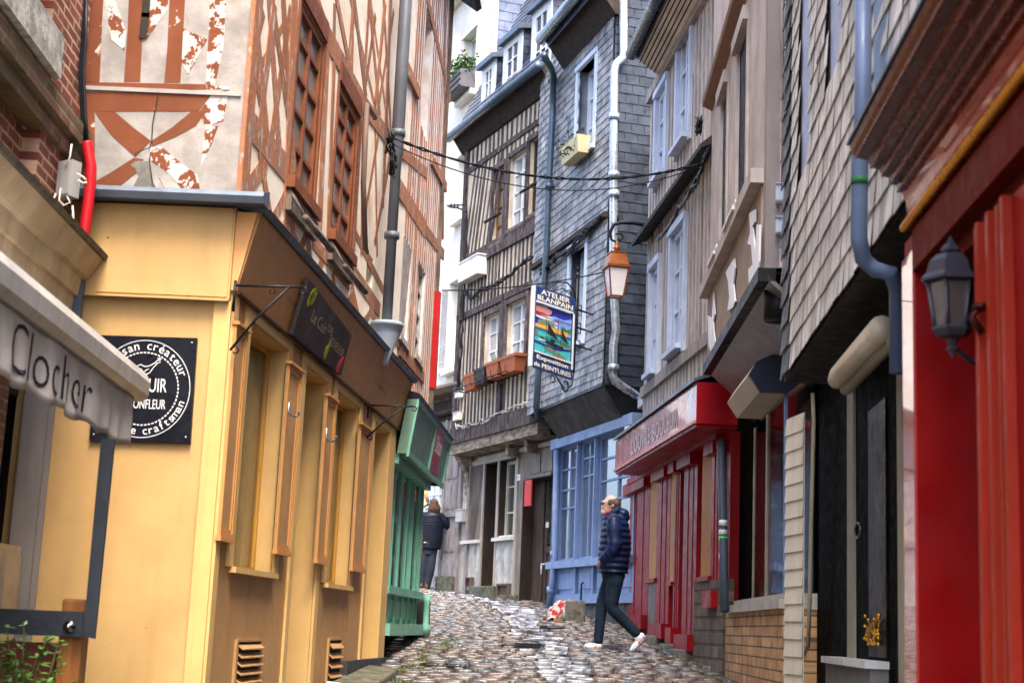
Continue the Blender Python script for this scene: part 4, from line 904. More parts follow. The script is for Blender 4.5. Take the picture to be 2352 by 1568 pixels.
# ground floor
zg=zj-.3
render=M('grubby_render',S(196,192,182),S(160,156,148),scale=4,rough=.85,bump=.3,c3=S(110,108,100),lo3=.58,hi3=.75,s3=2,dirt=.5)
taupe=M('taupe_shop_paint',S(132,122,112),S(112,102,92),scale=4,stretch=(2,2,.7),rough=.65,bump=.2,dirt=.25)
brw=M('dark_brown_shop_paint',S(58,48,42),S(46,38,34),scale=4,stretch=(2,2,.7),rough=.6,bump=.2,dirt=.2)
gz=lambda f,s:G(*f.pt(s,0).xy)
r1=rect(FQ(RH,[XG(195,320),XG(325,290),XG(300,905),XG(165,925)])); dd=rect(FQ(RH,[XG(338,280),XG(440,255),XG(412,1285),XG(295,1285)])); r2=rect(FQ(RH,[XG(455,245),XG(603,205),XG(577,880),XG(430,890)])); en=rect(FQ(RH,[XG(642,400),XG(905,385),XG(860,1440),XG(612,1440)]))
zsl=(r1[2]+r2[2])/2; zt_=(r1[3]+r2[3]+dd[3])/3; r1=(r1[0],r1[1],zsl,zt_); r2=(r2[0],r2[1],zsl,zt_); dd=(dd[0],dd[1],dd[2],zt_); en=(.05,en[1],gz(RH,.5)-.05,en[3])
mb=MB(); mb.wall(RH,[(.0,gz(RH,0)-.3),(RH.L,gz(RH,RH.L)-.3),(RH.L,zg),(.0,zg)],[hole(r) for r in (r1,r2,dd,en)],0,.3); mb.build('ground_floor_wall',taupe,TH)
mb=MB()
for r,dp in ((r1,.15),(r2,.15),(dd,.2),(en,.28)):
    a_,b_,c1_,d1_=r
    for f in (lambda u,v,h,a=a_:RH.pt(a+.001+h,v,-u), lambda u,v,h,b=b_:RH.pt(b-.001-h,v,-u)): mb.poly(f,[(.004,c1_),(dp,c1_),(dp,d1_),(.004,d1_)],0,.012)
    mb.poly(lambda u,v,h:RH.pt(v,d1_-.001-h,-u),[(.004,a_+.013),(dp,a_+.013),(dp,b_-.013),(.004,b_-.013)],0,.012)
mb.build('reveal_boards',brw,TH)
mb=MB()
for r in (r1,r2):
    gg=gz(RH,(r[0]+r[1])/2)+.05; mb.box(RQ(RH,r[0]-.02,r[1]+.02,gg,zsl-.03,0),0,1,0,1,.001,.014); mb.fl('white_panel',render,TH)
mb=MB()
for x in (r1[1]+.02,(r1[0]+dd[1])/2-.04,(r2[1]+dd[0])/2-.04,r2[0]-.07): mb.box(RQ(RH,x,x+.06,zsl-1.0,zt_,0),0,1,0,1,.001,.03)
mb.box(RQ(RH,r2[0]-.08,r1[1]+.1,zt_,zt_+.09,0),0,1,0,1,.001,.035); mb.box(RQ(RH,.03,RH.L-.3,zg-.12,zg-.05,0),0,1,0,1,.001,.05)
mb.build('shop_mouldings',M('pale_taupe_edge',S(164,156,146),rough=.6,dirt=.3),TH)
cf=M('cream_frame',S(190,184,168),rough=.5)
for r in (r1,r2): win(TH,RQ(RH,r[0]+.013,r[1]-.013,r[2],r[3]-.013,0),2,3,cf,glassmat('mid_glass',S(70,76,74),ior=1.8,spec=1.0),rec=.13,fw=.055,bw=.028,sill=0)
mb=MB()
for r in (r1,r2): mb.box(RQ(RH,r[0]-.02,r[1]+.05,zsl-.05,zsl+.01,0),0,1,0,1,-.1,.09); mb.box(RQ(RH,r[0]+.02,r[1]-.02,zsl+.01,zsl+.05,0),0,1,0,1,-.14,-.02)
mb.build('stone_sill',M('pale_stone_sill',S(200,196,188),rough=.8),TH)
m=RQ(RH,*dd,0); mb=MB(); mb.box(m,0,1,0,1,-.28,-.2); mb.box(m,.15,.85,.05,.4,-.2,-.19); mb.box(m,.15,.85,.45,.97,-.2,-.19); mb.build('door',brw,TH)
s0,s1=en[0],en[1]; m=RQ(RH,s0,s1,en[2]+.04,en[3]-.01,0)
mb=MB(); mb.box(m,0,1,0,1,-.34,-.27); mb.box(m,.58,.66,0,1,-.27,-.25); mb.box(m,.66,1,0,1,-.27,-.22); mb.box(m,.05,.58,0,.05,-.27,-.25);mb.box(m,.05,.58,.42,.47,-.27,-.235); mb.box(m,.12,.52,.08,.39,-.27,-.255); mb.box(m,.2,.44,.12,.35,-.255,-.245)
D2=mb.build('door',M('old_door_wood',S(84,68,58),S(60,50,42),scale=5,stretch=(3,3,.5),rough=.6,bump=.3),TH,label='dark carved door with iron grille')
MB().box(m,.07,.56,.48,.96,-.269,-.262).build('glass_panel',glass_dark,D2)
mb=MB()
for i in range(7): mb.tube([m(.08+.077*i,.48,-.25),m(.08+.077*i,.96,-.25)],.01,5)
for i in range(6):
    for j in range(7):
        c=m(.12+.077*i,.52+.065*j,-.25); mb.tube([c+RH.d*math.cos(a)*.035+Vector((0,0,math.sin(a)*.06)) for a in [k*.785 for k in range(9)]],.007,4)
mb.build('iron_grille',M('grille_grey_green',S(66,74,70),rough=.5),D2)
mb=MB(); mb.tube([m(.60,.33,-.24),m(.60,.33,-.18),m(.5,.33,-.18)],.016,6); mb.tube([m(.60,.335,-.18),m(.60,.25,-.18)],.015,6); mb.build('handle',M('white_handle',S(225,225,222),rough=.3),D2)
mb=MB()
for a_,b_ in ((.08,.50),(.56,.98)): mb.box(RQ(RH,a_,b_,en[3]+.08,zg-.16,0),0,1,0,1,.001,.015)
mb.box(RQ(RH,.03,1.05,en[3],en[3]+.06,0),0,1,0,1,.001,.05); mb.build('transom_panel',taupe,TH)
# base stones and vents
mb=MB(); mb.box(RQ(RH,s1+.02,r2[1],gz(RH,1.5)-.3,gz(RH,1.5)+.1,0),0,1,0,1,.0,.07); mb.box(RQ(RH,dd[0]-.25,dd[1]+.3,gz(RH,2.1)-.3,dd[2],0),0,1,0,1,-.2,.12); mb.build('base_stone',st,TH,bevel=.02)
for q in ([Y3(745,915),Y3(812,905),Y3(805,1000),Y3(742,1000)],[Y3(532,862),Y3(560,862),Y3(557,915),Y3(530,915)]):
    r=rect(FQ(RH,q,.08)); m=RQ(RH,*r,.08); mb=MB(); mb.box(m,-.1,1.1,1,1.15,-.07,.02).box(m,-.1,1.1,-.15,0,-.07,.02).box(m,-.1,0,0,1,-.07,.02).box(m,1,1.1,0,1,-.07,.02).box(m,0,1,0,1,-.07,-.03); mb.build('cellar_vent',M('rust_vent',S(96,80,72),rough=.8),TH)
# red letter plate, number plate, notice
r=rect(FQ(RH,[Y3(935,200),Y3(981,205),Y3(977,376),Y3(932,374)],.1)); m=RQ(RH,r[0],r[1],r[2],r[3],.11); mb=MB(); mb.box(m,0,1,0,1,0,.02); 
for i in range(1,5): mb.box(m,0,1,i/5-.008,i/5+.008,.02,.026)
for i in range(5): mb.box(m,.15,.85,i/5+.06,i/5+.14,.02,.024)
tag(mb.build('name_plate',M('red_enamel',S(200,34,34),rough=.35),bevel=0),'tall narrow red name plate stack beside the carved door','sign')
r=rect(FQ(RH,[Y3(880,163),Y3(901,163),Y3(900,203),Y3(880,203)],.1)); m=RQ(RH,*r,.11)
Np=thing('number_plate','small white house number plate on grey pilaster left of the red plate','sign',tuple(m(0,0))); MB().box(m,0,1,0,1,0,.012).build('plate',white,Np); mb=MB(); mb.text(RQ(RH,r[1],r[0],r[2],r[3],.11),'17',.25,.75,.25,.75,.016); mb.build('lettering',ink,Np)
r=rect(FQ(RH,[Y3(1000,478),Y3(1019,478),Y3(1018,515),Y3(1000,515)],.0)); m=RQ(RH,*r,.0); tag(MB().box(m,0,1,0,1,-.19,-.182).build('notice',white),'small white paper notice on the carved door post','notice')
# eaves, gutter, roof, dormers
mb=MB(); mb.poly(lambda u,v,hh_:RH.pt(hh_,zeave+v,u),[(OU-.05,-.35),(OU+.05,-.33),(.62,-.02),(.62,.03),(OU-.05,.25)],u0-.1,u1+.15); mb.build('eaves',darkwood,TH)
gutm=M('gutter_zinc',S(74,88,100),rough=.35,metal=.4)
mb=MB(); mb.tube([RH.pt(u0-.15,zeave+.0,.68),RH.pt(u1+.22,zeave-.02,.68)],.085,10); mb.build('gutter',gutm,TH)
rslate=M('roof_slate',S(72,80,96),S(56,62,76),scale=6,rough=.4,bump=.2,shade=1)
class Slope(Fac):
    def __init__(s,f,o,z0,k): s.f=f;s.o=o;s.z0=z0;s.k=k;s.A=f.A;s.d=f.d;s.n=(f.n+Vector((0,0,k))).normalized();s.L=f.L
    def pt(s,u,z,o=0): return s.f.pt(u,z,s.o-(z-s.z0)*s.k)+s.n*o
SL=Slope(RH,.6,zeave+.05,.45)
mb=MB(); mb.box(Map([SL.pt(u0,zeave+.02),SL.pt(u1,zeave+.02),SL.pt(u1,zeave+3.4),SL.pt(u0,zeave+3.4)],SL.n),0,1,0,1,-.1,0); slates(mb,SL,[(u0,zeave+.05),(u1,zeave+.05),(u1,zeave+3.3),(u0,zeave+3.3)],[],0,.22,.14); mb.build('roof',rslate,TH)
paleb=M('pale_slate_cheek',S(206,214,222),S(184,194,206),rough=.4,var=.05)
def dormer(q,lab):
    r=rect(FQ(RH,q,.42)); a,b,c,d=r; c=zeave+.05
    Dm=MB(); Dm.box(RQ(RH,a,b,c,d,.42),0,1,0,1,-1.3,-.0); D0=Dm.build('dormer',rslate,TH,label=lab)
    mb=MB(); m=RQ(RH,a,b,c,d,.42); A=.13/m.W; mb.box(m,0,A,0,1,.001,.03).box(m,1-A,1,0,1,.001,.03).box(m,A,1-A,.86,1,.001,.03)
    mb.build('front_boards',paleb,D0)
    mm=RQ(RH,a+.13,b-.13,c+.1,c+(d-c)*.86,.42); win(D0,mm,2,3,white,glass_sky,rec=-.03,fw=.06,bw=.03)
    mb=MB(); e=[RH.pt(a-.08,d,.55),RH.pt(b+.1,d,.55),RH.pt(b+.1,d+.35,-1.2),RH.pt(a-.08,d+.35,-1.2)]; mb.hexa([p-Vector((0,0,.1)) for p in e]+[p+Vector((0,0,.0)) for p in e]); mb.build('dormer_roof',zinc,D0)
    sd_=Fac(*RH.pt(a-.002,0,.42).xy,*RH.pt(a-.002,0,-1.0).xy,-1)
    if (sd_.n.dot(RH.d))>0: sd_.n=-sd_.n
    mb=MB(); slates(mb,sd_,[(0,c),(1.3,c),(1.3,d),(0,d)],[],0,.2,.14,tilt=.006); mb.build('cheek_slates',rslate,D0,shade=True)
dormer([Y1(375,405),Y1(455,345),Y1(440,640),Y1(350,740)],'smallest and farthest dormer')
dormer([Y1(515,262),Y1(625,150),Y1(605,500),Y1(480,600)],'middle dormer')
dormer([Y1(695,60),Y1(810,-60),Y1(790,330),Y1(660,410)],'dormer nearest the camera')
mb=MB(); p0=RH.pt(u0+.1,0,-.6); 
e=[RH.pt(u0,-1,-.35),RH.pt(u1,-1,-.35),RH.pt(u1,-1,-4),RH.pt(u0,-1,-4)]; e2=[RH.pt(u0,zeave+.2,.0),RH.pt(u1,zeave+.2,.0),RH.pt(u1,zeave+2.5,-4),RH.pt(u0,zeave+2.5,-4)]
mb.hexa(e+[RH.pt(u0,zeave-.3,-.35),RH.pt(u1,zeave-.3,-.35),RH.pt(u1,zeave-.3,-4),RH.pt(u0,zeave-.3,-4)]); mb.build('unseen_house_mass',darkwood,TH)  # unseen solid mass inside the timber house
# pots on the shelf
mb=MB()
terra=[M('terracotta',S(160,92,62),rough=.75),M('dark_plastic_pot',S(52,48,46),rough=.6)]
for k,(x,y,wd,mt,lab) in enumerate(((428,1010,82,0,'terracotta window trough at the left end of the shelf'),(502,970,84,1,'black trough between two terracotta ones on the window shelf'),(592,925,100,0,'terracotta trough with a few green shoots under the left window'),(703,885,122,0,'largest terracotta trough, at the right end of the shelf'))):
    px,py=Y2(x,y); s,z=RH.hit(px,py,OU+.2); L_=.62
    a0=RH.hit(*Y2(x-wd*.5,y),OU+.2)[0]; a1=RH.hit(*Y2(x+wd*.5,y),OU+.2)[0]; L_=abs(a1-a0)*.86; s=(a0+a1)/2
    P=thing('flower_trough',lab,'flower pot',tuple(RH.pt(s,z-.14,OU+.2)),'flower troughs on the window shelf')
    c=[(-1,-1),(1,-1),(1,1),(-1,1)]; f=lambda k1,z_:[RH.pt(s+a*L_/2*k1,z_,OU+.2+b*.11*k1) for a,b in c]
    mb=MB(); mb.hexa(f(.8,z-.14)+f(1.0,z+.1)); mb.hexa(f(1.08,z+.1)+f(1.1,z+.15)); mb.build('trough',terra[mt],P)
    MB().hexa(f(.95,z+.1501)+f(.9,z+.158)).build('soil',M('potting_soil',S(60,46,36)),P)
    if k in(2,):
        mb=MB()
        for _ in range(26):
            p=RH.pt(s+random.uniform(-.2,.2),z+.15,OU+.2+random.uniform(-.06,.06)); q=p+Vector((random.uniform(-.05,.05),random.uniform(-.05,.05),random.uniform(.05,.14))); mb.tube([p,q],[.006,.002],4)
        mb.build('shoots',M('leaf_shoots',S(90,120,60)),P)
mb=MB(); a0=RH.hit(*Y2(385,1045),OU)[0]; a1=RH.hit(*Y2(775,920),OU)[0]; zz=RH.hit(*Y2(592,975),OU+.2)[1]
for o in (.06,.2,.34): mb.tube([RH.pt(a0,zz,OU+o),RH.pt(a1,zz,OU+o)],.012,5)
for i in range(9): s=a0+(a1-a0)*i/8; mb.tube([RH.pt(s,zz,OU),RH.pt(s,zz,OU+.34),RH.pt(s,zz+.12,OU+.34)],.01,5)
tag(mb.build('pot_shelf',black),'black iron shelf carrying the flower troughs under the lower windows','shelf')
# white cabinet and small boxes on the house corner
def wallbox(f,q,o,dep,lab,mt=white,name='wall_cabinet',lid=True):
    r=rect(FQ(f,q,o)); m=RQ(f,*r,o-dep); mb=MB(); T=thing(name,lab,'electrical box',tuple(m(0,0)))
    mb.box(m,0,1,0,1,0,dep); mb.build('box',mt,T,bevel=.012); mb=MB(); mb.box(m,-.02,1.02,.96,1.03,-.0,dep+.012); mb.build('lid',mt,T); return T
wallbox(RH,[Y2(318,170),Y2(450,130),Y2(450,265),Y2(320,300)],OU+.22,.2,'white metal cabinet high on the timber house corner')
wallbox(RH,[Y2(293,1075),Y2(320,1070),Y2(320,1110),Y2(293,1120)],OU+.12,.1,'small white cable box on the lower corner post, upper one')
wallbox(RH,[Y2(280,1220),Y2(314,1215),Y2(314,1270),Y2(280,1275)],OU+.12,.1,'small white cable box just above the jetty beam end')
# cable bundles along the rail and the corner
def wires(f,pts,o,n,r,lab,mt=black,sp=.05,name='cable_bundle'):
    mb=MB(); P=[f.pt(*f.hit(x,y,o),o) for x,y in pts]; rg=random.Random(len(lab))
    for k in range(n):
        Q=[]; 
        for a,b in zip(P,P[1:]):
            for t in range(4): Q.append(a.lerp(b,t/4)+Vector((rg.uniform(-sp,sp)*.5,0,rg.uniform(-sp,sp)))-Vector((0,0,.02*math.sin(math.pi*t/4))))
        Q.append(P[-1]); mb.tube(Q,r,5)
    tag(mb.build(name,mt),lab,'cables')
wires(RH,[Y2(340,350),Y2(400,420),Y2(480,360),Y2(560,330),Y2(640,280),Y2(740,200),Y2(830,130),Y2(910,85)],OU+.08,5,.014,'black cables sagging along the rail of the timber house')
wires(RH,[Y1(262,1310),Y1(258,1560),Y2(365,300),Y2(350,500),Y2(345,700),Y2(330,900),Y2(310,1080)],OU+.08,4,.013,'black cables running down the corner post of the timber house')
wires(RH,[Y2(300,1290),Y2(330,1320),Y2(400,1305),Y2(480,1280),Y2(560,1240),Y2(700,1180),Y2(850,1125)],OU+.08,3,.008,'thin white wires drooping over the jetty beam',M('white_cable',S(190,188,180)))
# iron arm on far corner
mb=MB(); P=[RH.pt(*RH.hit(*Y1(x,y),OU+.2),OU+.2) for x,y in ((262,1330),(250,1322),(235,1315),(205,1305),(160,1300),(142,1290))]; mb.tube(P,.02,6); P=[RH.pt(*RH.hit(*Y1(x,y),OU+.2),OU+.2) for x,y in ((262,1285),(150,1290))]; mb.tube(P,.016,6)
for x in (165,185,205): P=[RH.pt(*RH.hit(*Y1(x,y),OU+.2),OU+.2) for y in (1280,1300)]; mb.tube(P,.022,6)
tag(mb.build('cable_bracket',black),'black iron cable arm reaching left from the timber house corner','bracket')
# ================================================================ slate house with blue shop
SH=thing('slate_house','slate hung house with a pale blue glazed shopfront','house',base(RS,0))
OS=.47
sc_,_=RS.hit(*Y2(1335,1000),OS); sl_=RS.hit(*Y2(885,1150),OS)[0]
zsj=(RS.hit(*Y2(870,1230),OS)[1]+RS.hit(*Y2(1335,1000),OS)[1])/2; zst=14.0
print('RS',sc_,sl_,zsj)
q1=rect(FQ(RS,[Y1(972,470),Y1(1078,325),Y1(1062,930),Y1(955,985)],OS)); q2=rect(FQ(RS,[Y2(1095,120),Y2(1215,20),Y2(1198,705),Y2(1105,765)],OS))
OG=OS+.45; se=(RS.hit(1240,102,OG)[1]+RS.hit(1310,0,OG)[1])/2; sge=RS.hit(1240,102,OG)[0]
zst=se; sf=sl_+.6
zcb=(RS.hit(*Y2(915,90+60),OS)[1]+RS.hit(*Y2(1150,0),OS)[1])/2
wslate=M('grey_white_slate',S(148,148,150),S(104,106,110),scale=5,rough=.5,bump=.25,shade=1,c3=S(178,176,174),lo3=.5,hi3=.7,s3=2)
dslate=M('blue_slate',S(58,66,78),S(44,50,60),scale=5,rough=.48,bump=.25,shade=1)
out_=[(sc_,zsj),(sf,zsj),(sf,zst),(sc_,zst)]
mb=MB(); mb.wall(RS,out_,[hole(q1),hole(q2)],OS,.3); mb.build('upper_wall',dslate,SH)
mb=MB(); slates(mb,RS,out_,[hole(q1),hole(q2)],OS+.001,.13,.125); mb.build('slate_hanging',wslate,SH,shade=True)
# side face with blue slates
c=RS.pt(sc_,0,OS); SS=Fac(*c.xy,*(c-RS.n*3.2).xy,-1)
if SS.n.y>0: SS.n=-SS.n
o_=[(0,zsj),(3.2,zsj),(3.2,zst+1.5),(0,zst+1.5)]
mb=MB(); mb.wall(SS,o_,[],0,.2); mb.build('side_wall',dslate,SH)
mb=MB(); slates(mb,SS,o_,[],.001,.2,.15,jit=.5,lo=.85); mb.build('side_slates',dslate,SH,shade=True)
for q,nx,ny in ((q1,1,3),(q2,1,3)):
    m=RQ(RS,*q,OS); win(SH,m,2,3,M('blue_white_frame',S(196,204,216),rough=.5),glass_sky,rec=.14,fw=.09,bw=.035)
    mb=MB(); t=.1; mb.box(m,-t/m.W,0,0,1,-.14,.04).box(m,1,1+t/m.W,0,1,-.14,.04).box(m,-t/m.W,1+t/m.W,1,1+.08/m.H,-.14,.06).box(m,-t/m.W,1+t/m.W,-.07/m.H,0,-.14,.08); mb.build('window_surround',M('pale_blue_surround',S(192,204,220),rough=.5),SH)
# break between storeys
mb=MB(); mb.box(RQ(RS,sc_,sf,zcb-.06,zcb+.02,OS),0,1,0,1,.0,.08); mb.build('drip_course',darkwood,SH)
wires(RS,[Y2(895,240),Y2(960,180),Y2(1010,120),Y2(1080,100),Y2(1150,20),Y1(1050,1400),Y1(1105,1350)],OS+.09,6,.016,'thick black cables following the drip course of the slate house')
# planter on the sill
r=q1; P=thing('window_planter','cream window box with trailing plants under the slate house window','flower pot',tuple(RS.pt(r[0],r[2]-.15,OS+.2)))
a,b=min(r[:2])-.02,max(r[:2])+.05; z=r[2]; mb=MB(); mb.hexa([RS.pt(s,z-.12,OS+o) for s,o in ((a+.05,.08),(b-.05,.08),(b-.05,.24),(a+.05,.24))]+[RS.pt(s,z+.14,OS+o) for s,o in ((a,.06),(b,.06),(b,.28),(a,.28))]); mb.build('trough',M('cream_trough',S(206,194,150),rough=.6),P)
mb=MB()
for _ in range(130):
    s=random.uniform(b-.7,b+.05) if random.random()<.75 else random.uniform(a,b); p=RS.pt(s,z+.14+random.uniform(-.22,.12),OS+.17+random.uniform(-.1,.18)); d=Vector((random.uniform(-1,1),random.uniform(-1,1),random.uniform(-1,1))).normalized()*.05; e=d.cross(Vector((.3,.2,1))).normalized()*.025
    mb.cur=random.uniform(.6,1.3); mb.add([p,p+d+e,p+d*1.6,p+d-e],[(0,1,2,3)])
mb.build('foliage',M('grey_green_leaves',S(96,104,92),shade=1),P,shade=True,recalc=False)
# roof, gutter
mb=MB(); e=[RS.pt(sc_-.2,zst-.35,OS),RS.pt(sf+.1,zst-.35,OS),RS.pt(sf+.1,zst+.05,OS+.6),RS.pt(sc_-.2,zst+.05,OS+.6)]
mb.poly(lambda u,v,h_:RS.pt(h_,zst+v,u),[(OS-.02,-.45),(OS+.03,-.45),(OG-.08,.0),(OG-.08,.06),(OS-.02,.3)],sc_-.1,sge); mb.build('eaves',darkwood,SH)
mb=MB(); mb.tube([RS.pt(sc_-.2,zst+.03,OG),RS.pt(sge,zst+.0,OG)],.085,10); mb.build('gutter',M('bright_gutter',S(150,160,172),rough=.3,metal=.6),SH)
mb=MB(); e=[RS.pt(sc_,zst,OG-.1),RS.pt(sge-.1,zst,OG-.1),RS.pt(sge-.1,zst+3,-2.5),RS.pt(sc_,zst+3,-2.5)]; mb.hexa([p-Vector((0,0,.15)) for p in e]+e); mb.build('roof',rslate,SH)
# jetty underside: canted dark boards down to the shopfront
SS2=RS; tb=M('black_boards',S(46,50,50),S(34,38,38),scale=3,rough=.5,bump=.1)
zsb=zsj-.55
mb=MB(); P=[RS.pt(sc_,zsj,OS),RS.pt(sl_,zsj,OS),RS.pt(sl_-.05,zsb,.05),RS.pt(sc_+.15,zsb,.05)]; mb.hexa(P+[p-RS.n*.05+Vector((0,0,.03)) for p in P]); 
mb.hexa([RS.pt(sc_,zsj,OS),RS.pt(sc_+.15,zsb,.05),RS.pt(sc_+.15,zsb,-1.4),RS.pt(sc_,zsj,-1.4)]+[p+RS.d*.05 for p in (RS.pt(sc_,zsj,OS),RS.pt(sc_+.15,zsb,.05),RS.pt(sc_+.15,zsb,-1.4),RS.pt(sc_,zsj,-1.4))])
mb.box(RQ(RS,sc_,sl_,zsj-.03,zsj+.02,OS),0,1,0,1,-.05,.03)
mb.build('canted_soffit',tb,SH)
# pipes
def pipe(f,pts,r,lab,mt,name='downpipe',joints=()):
    mb=MB(); P=[f.pt(*f.hit(x,y,o),o) for x,y,o in pts]; mb.tube(P,r,10)
    for j in joints:
        q=f.pt(*f.hit(j[0],j[1],j[2]),j[2]); d=(P[1]-P[0]).normalized(); mb.tube([q-Vector((0,0,.05)),q+Vector((0,0,.05))],r*1.35,10)
    tag(mb.build(name,mt),lab,'drain pipe')
galv=M('galvanised',S(176,184,192),rough=.3,metal=.65,var=.2)
y1=lambda x,y,o:(*Y1(x,y),o); y2=lambda x,y,o:(*Y2(x,y),o)
pipe(SS,[y1(1245,-60,.12),y1(1247,330,.12),y1(1240,365,.12),y1(1200,400,.12),y1(1187,440,.12),y1(1183,900,.12),y1(1182,1560,.12),y2(1405,420,.12),y2(1418,640,.12),y2(1400,760,.12),y2(1395,960,.12),y2(1412,1000,.12),y2(1480,1050,.12),y2(1590,1115,.12)],.062,'galvanised downpipe kinked down the blue slate side wall',galv,joints=[y1(1185,735,.12),y1(1184,1100,.12),y2(1400,910,.12),y1(1185,1220,.12)])
pipe(RS,[(*Y1(745,345),OS+.6),(*Y1(790,430),OS+.3),(*Y1(805,470),OS+.12),(*Y1(800,700),OS+.1),(*Y1(775,1180),OS+.1),(*Y1(762,1568),OS+.1),(*Y2(925,240),OS+.1),(*Y2(880,900),OS+.1),(*Y2(862,1180),OS+.1),(*Y2(880,1260),OS-.0)],.055,'blue grey downpipe between the timber house and the slate house',gutm,joints=[(*Y1(800,500),OS+.1),(*Y1(778,1170),OS+.1),(*Y2(900,700),OS+.1)])
# unseen inner mass filling the slate house
mb=MB(); e=[RS.pt(.3,-1,-.4),RS.pt(RS.L,-1,-.4),RS.pt(RS.L,-1,-4),RS.pt(.3,-1,-4)]; mb.hexa(e+[p+Vector((0,0,zst+1)) for p in e]); mb.build('unseen_house_mass',darkwood,SH)
# blue shop
bp=M('blue_paint',S(128,150,186),S(114,138,176),scale=4,rough=.45,bump=.08,var=.08,dirt=.15)
bs=lambda x,y,o=0:RS.hit(*Y3(x,y),o)
zrail=(bs(1130,800)[1]+bs(1350,770)[1])/2; zbase=(bs(1120,1030)[1]+bs(1350,1015)[1])/2
mb=MB(); mb.box(RQ(RS,.02,RS.L-.05,zbase,zrail,0),0,1,0,1,-.1,0); mb.build('stall_riser',bp,SH)
cols_=[bs(1150,500)[0],bs(1290,500)[0],bs(1410,500)[0],.06]; print('blue cols',cols_,zrail,zbase)
mb=MB()
cw=[.12,.09,.09,.1]
for s,wd in zip(cols_,cw):
    mb.box(RQ(RS,s-wd/2,s+wd/2,zbase,zsb+.1,0),0,1,0,1,.0,.05); mb.box(RQ(RS,s-wd/4,s+wd/4,zrail,zsb,0),0,1,0,1,.05,.07); mb.fl('pilaster',bp,SH)
mb.box(RQ(RS,.02,RS.L-.05,zrail-.02,zrail+.09,0),0,1,0,1,-.02,.15); mb.fl('sill_rail',bp,SH); mb.box(RQ(RS,.02,RS.L-.05,zbase-.02,zbase+.12,0),0,1,0,1,0,.06); mb.box(RQ(RS,.02,RS.L-.05,zsb-.02,zsb+.14,0),0,1,0,1,-.1,.14)
mb.build('rails',bp,SH)
sg=glassmat('blue_shop_glass',S(120,130,140),spec=1.0,ior=1.9); sg.node_tree.nodes['Principled BSDF'].inputs['Metallic'].default_value=.5
cs=sorted(cols_)
for k,(a,b) in enumerate(zip(cs,cs[1:])):
    m=RQ(RS,a+.05,b-.05,zrail+.09,zsb,0)
    win(SH,m,2,4,bp,sg,rec=.0,fw=.05,bw=.03,ybars=[.46,.62,.8] if k!=1 else [.7,.85])
    mb=MB(); mb.box(RQ(RS,a+.15,b-.15,zbase+.2,zrail-.1,0),0,1,0,1,.001,.02); mb.build('riser_panel',M('pale_blue_panel',S(142,160,196),rough=.6,var=.1,dirt=.3),SH)
mb=MB(); s=(cs[1]+cs[2])/2; mb.tube([RS.pt(s,zrail-.25,.04),RS.pt(s,zrail-.28,.07),RS.pt(s,zrail-.6,.07),RS.pt(s,zrail-.63,.04)],.014,6); mb.build('handle',black,SH)
m=RQ(RS,cs[0]-.06,cs[0]+.1,zsb-.35,zsb-.05,.1); MB().box(m,0,1,0,1,0,.1).build('alarm_box',white,SH,bevel=.01)
mb=MB(); mb.box(RQ(RS,.02,RS.L-.05,gz(RS,1.8)-.3,zbase,0),0,1,0,1,-.15,-.02); mb.build('footing',M('rough_footing',S(120,116,108),S(84,80,76),scale=7,rough=.9,bump=.7),SH)
mb=MB(); P=[RS.pt(*bs(1128,700,.12),.12),RS.pt(*bs(1110,860,.12),.12),RS.pt(*bs(1088,1090,.12),.12)]; 
pipe(RS,[(*Y3(1140,0),.12),(*Y3(1128,700),.12),(*Y3(1112,860),.12),(*Y3(1085,1080),.12)],.05,'blue painted downpipe leaning beside the blue shop',bp,joints=[(*Y3(1122,700),.12),(*Y3(1100,940),.12)])
# red and white cloth, bricks and step
def gpt(px,py):
    r=ray(px,py); t=-1.6/(r.z-.08*r.y); return r*t
def gbox(px0,px1,py,dep,hgt,name,mt,lab,cat,bev=.02,dx=0):
    a,b=gpt(px0,py),gpt(px1,py); z=gh(a.x,a.y); mb=MB(); mb.hexa([(a.x,a.y,z-.05),(b.x,b.y,z-.05),(b.x+dx,b.y+dep,z-.05),(a.x+dx,a.y+dep,z-.05),(a.x,a.y,z+hgt),(b.x,b.y,z+hgt),(b.x+dx,b.y+dep,z+hgt),(a.x+dx,a.y+dep,z+hgt)]); return tag(mb.build(name,mt,bevel=bev),lab,cat)
gbox(*[Y3(1200,0)[0],Y3(1330,0)[0]],Y3(0,1165)[1],.5,.33,'stone_step',M('concrete_step',S(128,126,116),S(92,92,84),scale=8,rough=.9,bump=.6),'rough concrete block step under the blue shop door','step')
gbox(Y3(1048,0)[0],Y3(1118,0)[0],Y3(0,1143)[1],.1,.07,'loose_brick',M('loose_brick_red',S(120,70,60),bump=.6,rough=.9),'dark loose brick lying left of the red and white cloth','brick',.008)
gbox(Y3(1122,0)[0],Y3(1180,0)[0],Y3(0,1165)[1],.1,.07,'loose_brick',M('loose_brick_tan',S(150,124,92),bump=.6,rough=.9),'tan loose brick in front of the red and white cloth','brick',.008)
gbox(Y3(1215,0)[0],Y3(1310,0)[0],Y3(0,1100)[1],.22,.15,'storage_box',M('faded_red_box',S(150,96,84),S(176,160,150),scale=14,rough=.8),'faded red brick slab lying on the concrete step under the blue shop','brick',.01)
a=gpt(*Y3(1165,1160)); mb=MB(); vs=[];NX=22;NY=16;rg=random.Random(3)
